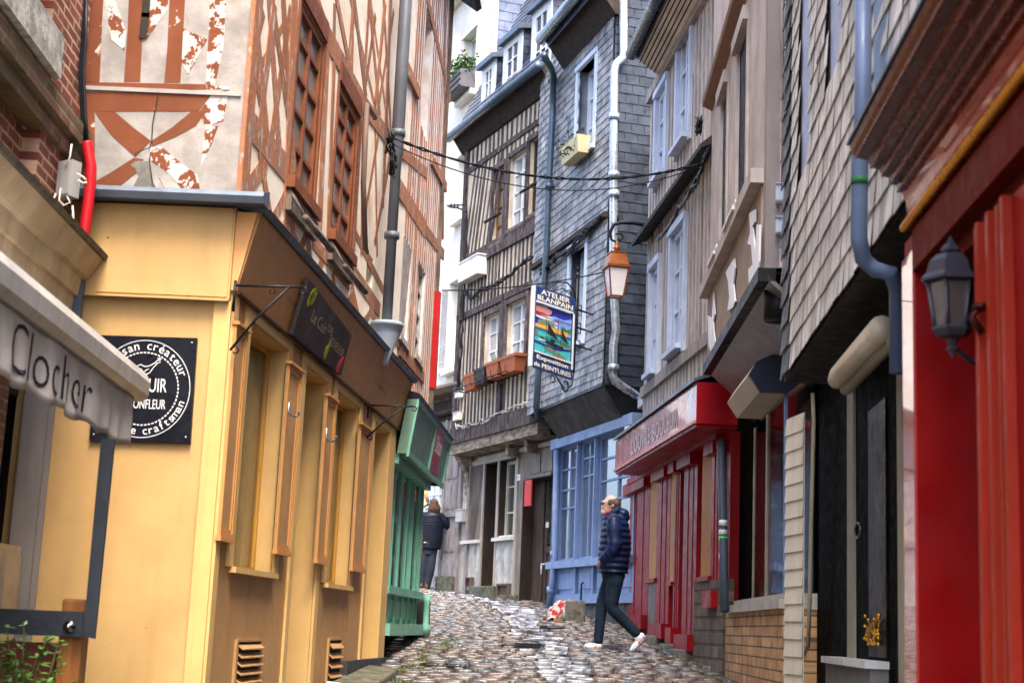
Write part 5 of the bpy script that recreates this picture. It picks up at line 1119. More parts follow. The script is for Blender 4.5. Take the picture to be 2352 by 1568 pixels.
for j in range(NY+1):
    for i in range(NX+1):
        u=i/NX-.5;v=j/NY-.5; x=u*.5; y=v*.36; z=.27*max(0,1-(abs(u)*1.75)**2.6-(max(0,-v)*2)**4)+.03*math.sin(u*19+v*9)+.025*math.sin(v*27-u*8); vs.append((a.x+.05+x+.12*(.5-abs(v)),a.y+.25+y,gh(a.x,a.y+.25)+max(z,.02)))
mb.add(vs,[(j*(NX+1)+i,j*(NX+1)+i+1,(j+1)*(NX+1)+i+1,(j+1)*(NX+1)+i) for j in range(NY) for i in range(NX)],smooth=True)
o=mb.build('cloth',M('red_white_print',S(176,168,164),S(150,48,42),scale=9,lo=.48,hi=.53,rough=.9,bump=.1)); tag(o,'crumpled white cloth with a red print draped over stones below the blue shop','cloth'); q=o.modifiers.new('s','SOLIDIFY'); q.thickness=.006
# ================================================================ hanging sign
a=Wp(*Y2(840,612),20.6); far=RS.pt(*RS.hit(*Y2(1160,700),OS),OS)
dirS=Vector((.575,.818,0)).normalized(); nS=Vector((dirS.y,-dirS.x,0)); 
if nS.y>0:nS=-nS
D0=19.9; p0=Wp(*Y2(830,612),D0); FS=Fac(p0.x,p0.y,(p0+dirS*1).x,(p0+dirS*1).y,1); 
m=FQ(FS,[Y2(848,333),Y2(1127,425),Y2(1105,992),Y2(823,895)]); print('sign W,H',m.W,m.H,FS.n)
HS=thing('hanging_sign','blue painting workshop sign with stained glass harbour picture hung from a scrolled iron frame','sign',tuple(m(.5,0)))
navy=M('navy_enamel',S(34,58,112),S(30,50,100),rough=.35,var=.05)
mb=MB(); mb.box(m,0,1,0,.19,-.02,.02).box(m,0,1,.82,1,-.02,.02).box(m,0,.04,.19,.82,-.02,.02).box(m,.96,1,.19,.82,-.02,.02); mb.build('panel',navy,HS)
mb=MB(); mb.box(m,-.02,.0,0,1,-.03,.03); mb.box(m,.955,.985,.12,.8,.02,.035);mb.box(m,.04,.96,.8,.825,.02,.03); mb.box(m,.04,.96,.185,.205,.02,.03); mb.build('frame_edge',M('bright_edge',S(196,200,206),rough=.4),HS)
gt=M('gold_white_lettering',S(222,216,196),rough=.5,bump=0,var=0); mb=MB()
[MB().text(m,t_,a_,b_,c_2,d_2,.024,bold=.02).build('lettering',gt,HS) for t_,a_,b_,c_2,d_2 in (('ATELIER',.14,.86,.915,.975),('BLANPAIN',.06,.94,.84,.90),('Exposition',.10,.88,.10,.165),('de PEINTURES',.04,.95,.02,.075))]
def sgm(n,c): 
    x=M('stained_'+n,c,rough=.15,bump=.1,var=.15,spec=.7); return x
SGm=[sgm('blue',S(30,44,160)),sgm('teal',S(60,180,180)),sgm('amber',S(210,160,60)),sgm('green',S(40,110,40)),sgm('pink',S(190,130,120)),sgm('dark',S(36,28,30)),sgm('sky',S(120,150,220)),sgm('olive',S(110,120,90)),sgm('white',S(220,220,220)),sgm('red',S(170,30,40)),sgm('deepteal',S(40,120,150))]
mb=MB(); L0=.0
def sg_(c,P,lay=0): mb.m=c; mb.poly(m,P,.004+lay*.0015,.0052+lay*.0015)
mb.m=0; mb.box(m,.04,.96,.205,.8,-.006,.002)
sg_(6,[(.4,.5),(.95,.5),(.95,.73),(.75,.69),(.5,.70),(.3,.62)],0)
sg_(4,[(.05,.79),(.3,.79),(.45,.75),(.42,.70),(.3,.68),(.05,.69)],1); sg_(9,[(.05,.70),(.25,.70),(.38,.68),(.3,.66),(.05,.67)],2); sg_(8,[(.05,.655),(.2,.665),(.45,.68),(.52,.655),(.42,.63),(.2,.62),(.06,.63)],2)
sg_(2,[(.05,.5),(.05,.545),(.3,.56),(.85,.555),(.88,.49)],1); sg_(7,[(.12,.55),(.12,.6),(.3,.62),(.5,.61),(.52,.56)],2); sg_(3,[(.7,.56),(.72,.61),(.84,.58),(.95,.62),(.95,.54)],2)
sg_(8,[(.54,.56),(.54,.63),(.59,.63),(.59,.56)],3); sg_(9,[(.54,.63),(.54,.65),(.59,.65),(.59,.63)],4); sg_(9,[(.54,.59),(.54,.605),(.59,.605),(.59,.59)],4)
sg_(1,[(.05,.21),(.05,.5),(.95,.49),(.95,.21)],0); sg_(10,[(.05,.47),(.95,.46),(.95,.49),(.05,.5)],1); sg_(0,[(.05,.33),(.5,.31),(.95,.35),(.95,.33),(.5,.28),(.05,.31)],1)
sg_(7,[(.05,.4),(.12,.41),(.14,.46),(.05,.47)],1); sg_(7,[(.25,.29),(.4,.31),(.6,.28),(.62,.245),(.4,.25)],2); sg_(7,[(.5,.24),(.65,.27),(.8,.25),(.85,.215),(.5,.22)],3); sg_(7,[(.7,.40),(.95,.39),(.95,.36),(.7,.36)],1)
sg_(5,[(.15,.41),(.3,.385),(.75,.36),(.78,.33),(.5,.325),(.3,.35)],3); sg_(5,[(.36,.6),(.36,.47),(.62,.43)],4); sg_(5,[(.7,.58),(.7,.455),(.88,.42)],4); sg_(8,[(.14,.37),(.3,.372),(.33,.36),(.15,.352)],4)
sg_(5,[(.43,.40),(.46,.42),(.49,.40),(.52,.42),(.55,.39),(.5,.375),(.44,.38)],5)
mb.m=5
for P in ([(.32,.66),(.33,.36)],[(.68,.6),(.68,.36)],[(.05,.5),(.95,.49)],[(.05,.655),(.95,.66)],[(.62,.79),(.6,.5)],[(.05,.33),(.5,.31),(.95,.35)],[(.05,.4),(.95,.4)],[(.3,.2),(.35,.33)],[(.62,.2),(.66,.3)],[(.35,.42),(.95,.43)]): mb.line(m,P,.009,.0125)
mb.build('stained_glass',SGm,HS)
mb=MB(); P=lambda u,v:m(u,v,0); ax=dirS; up_=Vector((0,0,1)); e=1.06
mb.tube([m(e,.10),m(e,1.35)],.016,7); mb.tube([m(e,1.35),m(e,1.42)],[.02,.002],7); mb.lathe(m(e,1.3),[(.02,-.03),(.035,0),(.02,.03)],8)
for v in (.88,.66,.44):
    mb.tube([m(1.0,v),m(1.34,v-.0)],.014,6)
    for sgn in (1,-1): 
        c=m(1.16,v)+up_*.05*sgn; mb.tube(curl(c,.05,-sgn*2.2,sgn*2.6,ax=ax),.008,5)
mb.tube([m(.3,1.0),m(.55,1.13),m(.8,1.17),m(.98,1.1),m(1.05,.98)],.011,6); mb.tube(curl(m(.86,1.0)+up_*.02,.08,2.6,-2.4,ax=ax),.009,5); mb.tube([m(.45,1.0),m(.7,1.08),m(1.04,1.0)],.008,5)
mb.tube(curl(m(.55,-.02)-up_*.06,.07,3.1,-2.,ax=ax),.01,5); mb.tube([m(.6,0),m(.75,-.09),m(.85,-.13)],.011,6); mb.tube(curl(m(.86,-.08),.1,-2.6,2.6,ax=ax),.012,6); mb.tube([m(1.06,.1),m(1.03,-.05),m(.93,-.11)],.012,6)
wallend=RS.pt(*RS.hit(*Y2(1215,540),OS),OS)
for v in (.88,.66,.44): q=m(1.34,v); mb.tube([q,q+dirS*.9],.012,5)
mb.build('iron_frame',black,HS)
# ================================================================ grey panelled shop and white house at the far end
GH=thing('grey_shop','grey panelled shop front with a small paned window and crooked door','house',base(RG,0))
zge=(RG.hit(*X2(640,585),.35)[1]+RG.hit(*X2(880,475),.35)[1])/2
gw1=rect(FQ(RG,[X6(262,-150),X6(500,-190),X6(470,330),X6(255,420)])); gd1=rect(FQ(RG,[X6(520,-170),X6(700,-200),X6(640,1190),X6(445,1195)]))
print('RG',gw1,gd1,zge)
gw1=(gd1[1]+.12,gd1[1]+1.35,gw1[2],RG.hit(*X2(740,1260))[1]); greyw=M('weathered_grey_door',S(150,144,142),S(120,112,108),scale=5,stretch=(2,2,.6),rough=.6,bump=.2,dirt=.3)
gb0=G(-1,28)-.3
mb=MB(); mb.wall(RG,[(0,gb0),(RG.L,gb0+.2),(RG.L,zge),(0,zge)],[hole(gw1)],0,.25); mb.build('wall',render,GH)
mb=MB()
for s in (.0,gd1[1]+.01,gd1[0]-.1): mb.box(RQ(RG,s,s+.1,gb0,zge,0),0,1,0,1,.001,.06)
mb.box(RQ(RG,0,RG.L,gw1[3]+.02,gw1[3]+.16,0),0,1,0,1,.0,.08); mb.box(RQ(RG,gd1[1],RG.L,gw1[2]-.14,gw1[2]-.02,0),0,1,0,1,.0,.07); mb.box(RQ(RG,0,RG.L,gw1[3]+.17,zge,0),0,1,0,1,.001,.03)
mb.build('shop_boards',greyw,GH)
win(GH,RQ(RG,*gw1,0),4,6,white,glass_sky,rec=.03,fw=.05,bw=.03)
m=RQ(RG,gd1[0],gd1[1],G(-.9,28.2)+.25,gw1[3],0); mb=MB(); mb.box(m,0,1,0,1,.001,.04)
for a,b in ((.1,.45),(.55,.9)):
    for c,d in ((.18,.36),(.5,.7),(.73,.97)): mb.box(m,a,b,c,d,.04,.055); mb.box(m,a+.06,b-.06,c+.01,d-.01,.055,.06)
mb.box(m,-.05,1.05,.44,.47,.04,.09); mb.box(m,0,1,.0,.12,.04,.06); mb.build('door',greyw,GH)
mb=MB(); mb.box(RQ(RG,gd1[0]-.05,gd1[1]+.05,gb0,G(-.9,28.2)+.24,0),0,1,0,1,0,.14); mb.build('threshold',st,GH,bevel=.02)
wallbox(RG,[X6(615,268),X6(705,258),X6(700,435),X6(618,430)],.16,.12,'grey letter box beside the crooked grey door near the man reaching out',M('letter_box_grey',S(176,176,172),rough=.5),'letter_box')
mb=MB(); mb.poly(lambda u,v,h_:RG.pt(h_,zge+v,u),[(-.1,-.1),(.3,-.08),(.4,.0),(.4,.05),(-.1,.25)],-.1,RG.L); mb.build('eaves',M('old_eaves_board',S(120,106,92),rough=.8,bump=.3),GH)
mb=MB(); mb.tube([RG.pt(0,zge-.4,.1),RG.pt(1.6,zge-.42,.12)],.06,8); mb.box(RQ(RG,0,1.7,zge-.55,zge-.15,0),0,1,0,1,.03,.06); mb.build('shutter_box',darkwood,GH)
p=RG.pt(gw1[0]+.1,RG.hit(*X2(690,1530))[1],.1); mb=MB(); n=RG.n
mb.tube([p,p+n*.55+Vector((0,0,.02))],.012,5); 
for k in (.12,.3,.48): mb.tube(curl(p+n*k+Vector((0,0,.06)),.06,-2,3,ax=n),.008,5)
mb.tube([p+Vector((0,0,.5)),p+n*.2+Vector((0,0,.45)),p+n*.1+Vector((0,0,.1))],.009,5)
tag(mb.build('iron_bracket',black),'scrolled iron sign bracket in front of the small paned shop window','bracket')
# a board-easel and palm leaves seen behind the man
p=Wp(*X6(205,200),27.0); mb=MB(); mb.tube([Wp(*X6(195,-20),27),Wp(*X6(245,160),27)],.035,6); mb.tube([Wp(*X6(150,215),27),Wp(*X6(250,185),27)],.03,6)
mb.tube([Wp(*X6(150,215),27),Wp(*X6(150,900),27)],.03,6); tag(mb.build('display_easel',M('pale_pine',S(200,150,96),rough=.6)),'light wooden easel half hidden behind the green shop corner','easel')
mb=MB(); c=Wp(*X6(170,260),26.6)
for k in range(16):
    a=random.uniform(0,6.28); d=Vector((math.cos(a),math.sin(a)*.6,random.uniform(.1,1.2))).normalized()*random.uniform(.25,.4); e=d.cross(Vector((0,0,1))).normalized()*.02; q=c+d*.6; mb.add([c,q+e,c+d-Vector((0,0,.08)),q-e],[(0,1,2,3)])
tag(mb.build('potted_palm',M('palm_leaf',S(60,90,50)),recalc=False),'spiky green plant beside the man in front of the small paned window','plant')
# white house
WH=thing('white_house','tall cream white house with shuttered windows and a slate hung side','house',base(RW,0))
wz0=RG.hit(*X2(760,520),.0)[1]; ww=M('white_render',S(226,224,216),S(214,210,200),scale=2,rough=.8,bump=.06,dirt=.12)
wq=[rect(FQ(RW,[Y1(252,270),Y1(328,165),Y1(322,560),Y1(240,640)])),rect(FQ(RW,[Y1(215,1000),Y1(272,960),Y1(265,1330),Y1(208,1400)])),rect(FQ(RW,[Y2(272,330),Y2(345,290),Y2(330,880),Y2(262,940)]))]
mb=MB(); mb.wall(RW,[(0,wz0-1.5),(RW.L,wz0-1.5),(RW.L,17),(0,17)],[hole(r) for r in wq],0,.3); mb.build('wall',ww,WH)
for r in wq: 
    m=RQ(RW,*r,0); win(WH,m,2,3,white,glass_sky,rec=.12,fw=.07,bw=.03); mb=MB(); mb.box(m,-.15,1.15,-.12/m.H,0,0,.16); mb.box(m,-.12,1.12,1,1+.1/m.H,0,.08); mb.box(m,-.12,-.01,0,1,0,.04); mb.box(m,1.01,1.12,0,1,0,.04); mb.build('window_surround',ww,WH)
r=wq[2]; m=RQ(RW,r[1]+.03,r[1]+.62,r[2],r[3],0); mb=MB(); 
mb.box(m,0,.1,0,1,.03,.07).box(m,.9,1,0,1,.03,.07).box(m,.1,.9,0,.05,.03,.07).box(m,.1,.9,.95,1,.03,.07)
for i in range(26): 
    v=.06+i*.034; p=[m(.1,v,.03),m(.9,v,.03),m(.9,v+.02,.065),m(.1,v+.02,.065)]; mb.hexa(p+[x+Vector((0,0,.012)) for x in p])
mb.build('shutter',white,WH)
mb=MB()
zc_=RW.hit(*Y1(255,10))[1]; zs1=(RW.hit(*Y1(190,715))[1]+RW.hit(*Y1(322,590))[1])/2
for z,o1 in ((zc_+.3,.35),(zc_+.1,.2),(wz0+.02,.1)): mb.box(RQ(RW,-.02,RW.L,z,z+.14,0),0,1,0,1,0,o1); mb.fl('cornice',ww,WH)
c=RW.pt(0,0,0); WSd=Fac(*c.xy,*(c-RW.n*5).xy,-1)
if WSd.n.y>0: WSd.n=-WSd.n
mb=MB(); mb.wall(WSd,[(.02,5),(5,5),(5,17),(.02,17)],[],0,.2); mb.build('side_wall',dslate,WH)
mb=MB(); slates(mb,WSd,[(.15,8),(5,8),(5,17),(.15,17)],[],.001,.34,.22,jit=.4,lo=.88,hi=1.08); mb.build('side_slates',M('violet_slate',S(108,116,140),S(90,98,120),scale=4,rough=.5,bump=.15,shade=1),WH,shade=True)
mb=MB(); mb.tube([WSd.pt(.07,5,.08),WSd.pt(.07,17,.08)],.06,8); mb.build('downpipe',white,WH)
mb=MB(); mb.bx(-4,3,34.5,38,2,16); mb.build('unseen_house_mass',ww,WH)  # unseen solid block behind the white house
# window box with plants
r=wq[0]; p=RW.pt((r[0]+r[1])/2,r[2],.22); T=thing('window_planter','dark slatted window box with green plants on the white house sill','flower pot',tuple(p))
m=RQ(RW,r[0]-.1,r[1]+.15,r[2]+.02,r[2]+.42,.08); mb=MB(); mb.box(m,0,1,0,1,0,.3); 
for i in range(3): mb.box(m,-.02,1.02,i/3+.05,i/3+.27,.3,.33)
mb.build('box',M('grey_basket',S(96,94,98),rough=.8),T)
mb=MB()
for _ in range(420):
    p=m(random.uniform(-.05,1.05),random.uniform(.75,2.0)**.9,random.uniform(-.05,.35)); d=Vector((random.uniform(-1,1),random.uniform(-1,1),random.uniform(-.5,1))).normalized()*.07; e=d.cross(Vector((.3,.2,1))).normalized()*.03
    mb.cur=random.uniform(.5,1.4); mb.add([p,p+d+e,p+d*1.6,p+d-e],[(0,1,2,3)])
mb.build('foliage',M('bright_foliage',S(84,120,60),shade=1),T,shade=True,recalc=False)
# ================================================================ stud house over the red shop
UH=thing('stud_house','pale stud house with blue windows above a deep red shopfront','house',base(RR,0))
OR=.12
zfb2=RR.hit(*Y5(605,1135),.42)[1]; zfb3=RR.hit(*Y5(100,1490),.42)[1]; zft=(RR.hit(*Y5(600,872),.42)[1]+RR.hit(*Y5(100,1305),.42)[1])/2; zfb=(zfb2+zfb3)/2
zre=(RR.hit(*Y4(170,650),.14)[1]+RR.hit(*Y4(410,40),.14)[1])/2
print('RR',zfb2,zfb3,zft,zre,RR.L)
qs=[hh([Y4(212,640),Y4(278,480),Y4(262,1020),Y4(198,1190)],OR,RR),hh([Y4(348,270),Y4(425,120),Y4(415,820),Y4(335,960)],OR,RR),hh([Y5(465,0),Y5(542,-110),Y5(536,640),Y5(445,760)],OR,RR),hh([Y5(335,230),Y5(385,130),Y5(368,800),Y5(318,890)],OR,RR)]
uu0,uu1=-.02,max(RR.hit(*Y5(275,900),OR)[0],RR.hit(*Y4(160,900),OR)[0]); hs=[hole(r) for r in qs]
pst=M('silvered_stud',S(170,162,158),S(138,128,124),scale=7,stretch=(2,2,.6),rough=.9,bump=.5,bscale=30,shade=1); pin=M('pale_wall_infill',S(196,186,174),S(180,170,160),scale=4,rough=.9,bump=.15,dirt=.15)
mb=MB(); mb.wall(RR,[(uu0,zft-.1),(uu1,zft-.1),(uu1,zre),(uu0,zre)],hs,OR,.25); mb.build('upper_wall',pin,UH)
mb=MB(); zmid=(RR.hit(*Y4(190,1490),OR)[1]+RR.hit(*Y4(505,980),OR)[1])/2; zlow_=(RR.hit(*Y5(275,1010),OR)[1]+RR.hit(*Y5(610,660),OR)[1])/2
for z0,z1 in ((zft,zlow_),(zlow_,zmid),(zmid,zre)): studs(mb,RR,.06,uu1,c_(z0),c_(z1),.20,.085,OR-.01,OR+.006,jit=.12,holes=hs,lean=.02)
for z,wd,o in ((zlow_,.14,.05),(zmid+.1,.12,.06),(zre-.06,.14,.07)): mb.cur=.9; mb.box(RQ(RR,uu0,uu1,z-wd/2,z+wd/2,OR),0,1,0,1,.001,o)
mb.build('timber_frame',pst,UH,shade=True)
mb=MB(); mb.poly(lambda u,v,h_:RR.pt(h_,zmid+v,u),[(OR,.02),(OR+.22,-.08),(OR+.23,-.04),(OR,.16)],uu0,uu1); mb.build('tarred_ledge',M('tarred_ledge',S(40,38,40),rough=.6),UH)
bf=M('powder_blue_frame',S(182,194,214),rough=.5,bump=.03)
for r in qs:
    m=RQ(RR,*r,OR); win(UH,m,2,3,bf,glass_sky,rec=.0,fw=.08,bw=.035,sill=.12); mb=MB(); t=.1; mb.box(m,-t/m.W,0,-.1/m.H,1,.0,.05).box(m,1,1+t/m.W,-.1/m.H,1,.0,.05).box(m,-t/m.W,1+t/m.W,1,1+.09/m.H,.0,.07); mb.build('window_surround',bf,UH)
# roof edge, boarded eave and gutter
ovh=.5; zre2=(RR.hit(1450,138,ovh+.07)[1]+RR.hit(1500,5,ovh+.07)[1])/2; sgr=RR.hit(1450,138,ovh+.07)[0]; mb=MB(); mb.poly(lambda u,v,h_:RR.pt(h_,zre+v,u),[(OR-.1,-.08),(OR+.1,-.06),(ovh,zre2-zre-.05),(ovh,zre2-zre+.03),(OR-.1,.6)],uu0-.3,sgr); mb.build('boarded_eaves',M('cream_board_eaves',S(190,180,160),rough=.5,stretch=(1,1,1)),UH)
mb=MB()
for k in range(1,6):
    o=OR+.1+(ovh-OR-.1)*k/6; z=zre-.065+(zre2-zre+.01)*k/6; mb.box(RQ(RR,uu0-.3,sgr,z-.008,z,o),0,1,0,1,-.01,.004)
mb.build('board_grooves',darkwood,UH)
mb=MB(); mb.tube([RR.pt(uu0-.3,zre2,ovh+.07),RR.pt(sgr,zre2,ovh+.07)],.085,10); mb.build('gutter',M('dark_gutter',S(50,56,64),rough=.3,metal=.4),UH)
mb=MB(); e=[RR.pt(uu0,zre2+.05,ovh),RR.pt(sgr-.05,zre2+.05,ovh),RR.pt(sgr-.05,zre2+3.2,-2),RR.pt(uu0,zre2+3.2,-2)]; mb.hexa([p-Vector((0,0,.15)) for p in e]+e); mb.build('roof',rslate,UH)
wires(RR,[Y4(520,940),Y4(480,1060),Y4(420,1190),Y4(340,1310),Y4(260,1440),Y4(200,1500)],OR+.2,5,.013,'thick black cables hung along the tarred ledge of the stud house',sp=.035)
# red fascia
redp=M('red_gloss_paint',S(150,10,24),S(138,8,20),scale=3,rough=.42,bump=.02,var=.06)
fadedred=M('faded_red_fascia',S(176,62,62),S(190,104,98),scale=3,rough=.25,bump=.03,coat=.4)
a0,a1=RR.hit(*Y5(605,1000),.42)[0],RR.hit(*Y5(100,1400),.42)[0]
m=RQ(RR,a0,a1,zfb,zft,.42); mb=MB(); mb.box(m,0,1,0,1,-.04,0); F1=mb.build('fascia',fadedred,UH)
mb=MB(); mb.box(m,-.004,1.004,0,.07,0,.03); mb.build('fascia_bead',M('pink_red_bead',S(200,110,104),rough=.3),F1)
mb=MB(); mb.hexa([RR.pt(a0,zfb,-.0),RR.pt(a0,zfb,.42),RR.pt(a0,zft,.42),RR.pt(a0,zft,.0)]+[RR.pt(a0-.03,zfb,-.0),RR.pt(a0-.03,zfb,.425),RR.pt(a0-.03,zft,.425),RR.pt(a0-.03,zft,.0)])
mb.hexa([RR.pt(a1,zfb,-.0),RR.pt(a1,zfb,.42),RR.pt(a1,zft,.42),RR.pt(a1,zft,.0)]+[RR.pt(a1+.03,zfb,-.0),RR.pt(a1+.03,zfb,.425),RR.pt(a1+.03,zft,.425),RR.pt(a1+.03,zft,.0)])
mb.box(Map([RR.pt(a0,zfb-.002,0),RR.pt(a1,zfb-.002,0),RR.pt(a1,zfb-.002,.42),RR.pt(a0,zfb-.002,.42)],Vector((0,0,-1))),0,1,0,1,0,.03); mb.build('fascia_ends',redp,UH)
mb=MB(); e=[RR.pt(a0-.04,zft,.46),RR.pt(a1+.04,zft,.46),RR.pt(a1+.04,zft+.16,.0),RR.pt(a0-.04,zft+.16,.0)]; mb.hexa(e+[p+Vector((0,0,.035)) for p in e]); mb.build('lead_flashing',zinc,UH)
mt=Map([m(1,0),m(0,0),m(0,1),m(1,1)],m.n); 
for t_,a_,b_ in (("L'OUVRE",.24,.50),('BOULEUR',.53,.82)): MB().text(mt,t_,a_,b_,.22,.70,.006,bold=.02).build('fascia_lettering',M('pale_grey_lettering',S(200,190,196),rough=.6),UH)
# red shopfront
gR=lambda s:G(*RR.pt(s,0).xy)
amber=M('amber_blind',S(196,132,70),rough=.6,var=.1)
mb=MB(); mb.box(RQ(RR,.02,RR.L,gR(2)-.5,zfb,-.04),0,1,0,1,-.1,0); mb.build('shop_panelling',M('deep_red_paint',S(120,8,18),rough=.5),UH)
rp=lambda x,y=700:RR.hit(*Y6(x,y))[0]
mb=MB()
for x0,x1,zb_ in ((188,330,0),(380,470,0),(500,535,0),(560,650,0),(748,808,.55)):
    s0,s1=rp(x1),rp(x0); mb.box(RQ(RR,s0,s1,gR(s0)+.12+zb_,zfb,-.04),0,1,0,1,.001,.045)
    for t in (.25,.6): 
        a=s0+(s1-s0)*t; mb.box(RQ(RR,a,a+.03,gR(s0)+.14+zb_,zfb-.02,-.04),0,1,0,1,.045,.055)
    mb.box(RQ(RR,s0-.01,s1+.01,gR(s0)+.1+zb_,gR(s0)+.28+zb_,-.04),0,1,0,1,.0,.13); mb.box(RQ(RR,s0-.01,s1+.01,zfb-.2,zfb-.05,-.04),0,1,0,1,.0,.14); mb.fl('pilaster',redp,UH)
mb.box(RQ(RR,.02,RR.L,zfb-.08,zfb,-.04),0,1,0,1,0,.16); mb.build('head_rail',redp,UH)
for x0,x1,y0 in ((325,385,865),(470,500,885),(680,750,850)):
    s0,s1=rp(x1),rp(x0); zb_=RR.hit(*Y6((x0+x1)/2,y0))[1]; m=RQ(RR,s0,s1,zb_,zfb-.1,-.04); MB().box(m,0,1,0,1,.0,.04).build('amber_pane',amber,UH)
    MB().box(m,-.05,1.05,-.05/m.H,0,0,.08).build('sill',redp,UH); 
s0,s1=rp(385),rp(325); MB().box(RQ(RR,s0,s1,gR(s0)+.2,RR.hit(*Y6(355,868))[1],-.04),0,1,0,1,.0,.04).build('lower_panel',M('grey_brown_panel',S(120,104,98),rough=.6),UH)
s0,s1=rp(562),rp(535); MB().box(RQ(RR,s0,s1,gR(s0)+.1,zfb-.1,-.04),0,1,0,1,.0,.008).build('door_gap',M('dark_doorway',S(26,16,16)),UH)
rub=M('rubble_stone',S(126,112,98),S(86,76,68),scale=6,rough=.95,bump=.9,bscale=18,c3=S(150,140,126),lo3=.55,hi3=.6,s3=5)
mb=MB(); mb.box(RQ(RR,.0,rp(650),gR(0)-.4,RR.hit(*Y6(700,880))[1],-.04),0,1,0,1,-.05,.06); mb.build('rubble_base',brick('rubble_base_brick',S(128,108,92),S(98,86,76),S(84,78,70),bw=.34,bh=.14,ms=.02,moss=.3),UH)
mb=MB()
for x0,x1 in ((200,440),(500,560),(560,640)):
    s0,s1=rp(x1),rp(x0); mb.box(RQ(RR,s0,s1-.02,gR(s0)-.3,gR(s0)+.11,-.04),0,1,0,1,-.05,.2)
mb.build('stone_footing',M('granite_footing',S(132,128,120),S(104,100,92),scale=8,rough=.85,bump=.5),UH,bevel=.015)
mb=MB(); e=[RR.pt(.1,-1,-.3),RR.pt(RR.L,-1,-.3),RR.pt(RR.L,-1,-4),RR.pt(.1,-1,-4)]; mb.hexa(e+[p+Vector((0,0,zre+1)) for p in e]); mb.build('unseen_house_mass',darkwood,UH)  # unseen solid mass inside the stud house
# junction pipe box near the corner
wallbox(RR,[X1(595,320),X1(668,318),X1(670,455),X1(598,455)],.1,.1,'white conduit box at the foot of the kinked downpipe',M('conduit_white',S(190,194,200),rough=.5))
# ================================================================ rendered house with brick sill wall
BH=thing('rendered_house','pinkish rendered house with tall dark windows, brick sill wall and sign letters','house',base(RB,0))
OB=.30
zbl=(RB.hit(*Y5(1030,172),OB)[1]+RB.hit(*Y5(650,865),OB)[1])/2; zml=(RB.hit(*X7(480,150),OB)[1]+RB.hit(*X7(95,1040),OB)[1])/2
sN=RB.hit(*Y4(890,500),OB)[0]; sF=RB.hit(*Y4(545,900),OB)[0]; print('RB',zbl,zml,sN,sF)
pk=M('pinkish_render',S(190,180,174),S(174,164,158),scale=3,rough=.85,bump=.12,dirt=.15); bgp=M('beige_sign_band',S(166,148,132),S(152,136,122),scale=5,rough=.8,bump=.1)
qb=[hh([Y4(612,700),Y4(646,570),Y4(640,1380),Y4(600,1480)],OB,RB),hh([Y4(710,320),Y4(768,120),Y4(770,1180),Y4(706,1380)],OB,RB)]
ztopB=9.5; zwt=[r[3] for r in qb]
qb=[(r[0],r[1],zml+.02,sum(zwt)/2+.0) for r in qb]
mb=MB(); mb.wall(RB,[(sN,zbl),(sF,zbl),(sF,ztopB),(sN,ztopB)],[hole(r) for r in qb],OB,.3); mb.build('upper_wall',pk,BH)
m=RQ(RB,sN+.15,sF,zbl,zml,OB); MB().box(m,0,1,0,1,.001,.012).build('sign_band',bgp,BH)
mb=MB(); mb.box(RQ(RB,sN+.1,sF,zml-.06,zml+.05,OB),0,1,0,1,.001,.10); mb.build('moulding',pk,BH)
for r in qb:
    m=RQ(RB,*r,OB); MB().box(m,0,1,0,1,-.04,-.01).build('window_pane',M('unlit_pane',S(12,13,20),rough=.6,spec=.1),BH); mb=MB(); t=.09
    mb.box(m,-t/m.W,0,0,1,.001,.018).box(m,1,1+t/m.W,0,1,.001,.018).box(m,-t/m.W,1+t/m.W,1,1+.12/m.H,.001,.06); mb.build('window_casing',pk,BH)
    mb=MB(); mb.box(m,-.05,1.05,0,.02,.0,.12); 
    for i in range(5): mb.tube(curl(m(.1+.2*i,.04,.08),.05,0,5,ax=RB.d),.008,4)
    mb.build('window_guard',white,BH)
# roof tiles edge between windows and sky: sloping timber verge
a=RB.pt(*RB.hit(*Y4(545,700),OB+.15),OB+.15); b=RB.pt(*RB.hit(*Y4(770,20),OB+.15),OB+.15)
zt1=qb[0][3]+.35; mb=MB(); mb.poly(lambda u,v,h_:RB.pt(h_,zt1+v,u),[(OB,-.08),(OB+.1,-.03),(OB+.11,.02),(OB,.08)],sN+.1,sF); mb.build('timber_ledge',M('brown_timber_ledge',S(120,90,70),rough=.7,bump=.3),BH)
mb=MB(); mm=RQ(RB,sN+.15,sF,zbl,zml,OB); mt=Map([mm(1,0),mm(0,0),mm(0,1),mm(1,1)],mm.n)
def gl(P): mb.poly(mt,[((x-95)/(480-95)*1.0,(y_-0)) for x,y_ in P],.021,.03)
# sign letters seen at a slant
def lt(P): 
    q=[]
    for x,y in P:
        s,z=RB.hit(*X7(x,y),OB+.03); q.append((s,z))
    mb.poly(lambda u,v,h_:RB.pt(u,v,h_),q,OB+.021,OB+.034); mb.fl('sign_letter',M('bright_white_letters',S(240,240,240),rough=.4),BH)
lt([(372,460),(410,435),(408,510),(392,540),(412,700),(420,530),(440,530),(434,760),(425,860),(372,898),(368,812),(395,780),(385,660),(362,650),(380,580)])
lt([(225,830),(278,742),(285,800),(272,900),(285,1010),(270,1050),(236,1070),(248,985),(240,880)])
lt([(148,955),(158,1090),(146,1130),(150,1200),(158,1260),(154,1300),(130,1325),(118,1280),(112,1100),(128,1110),(132,1230),(140,1100)])

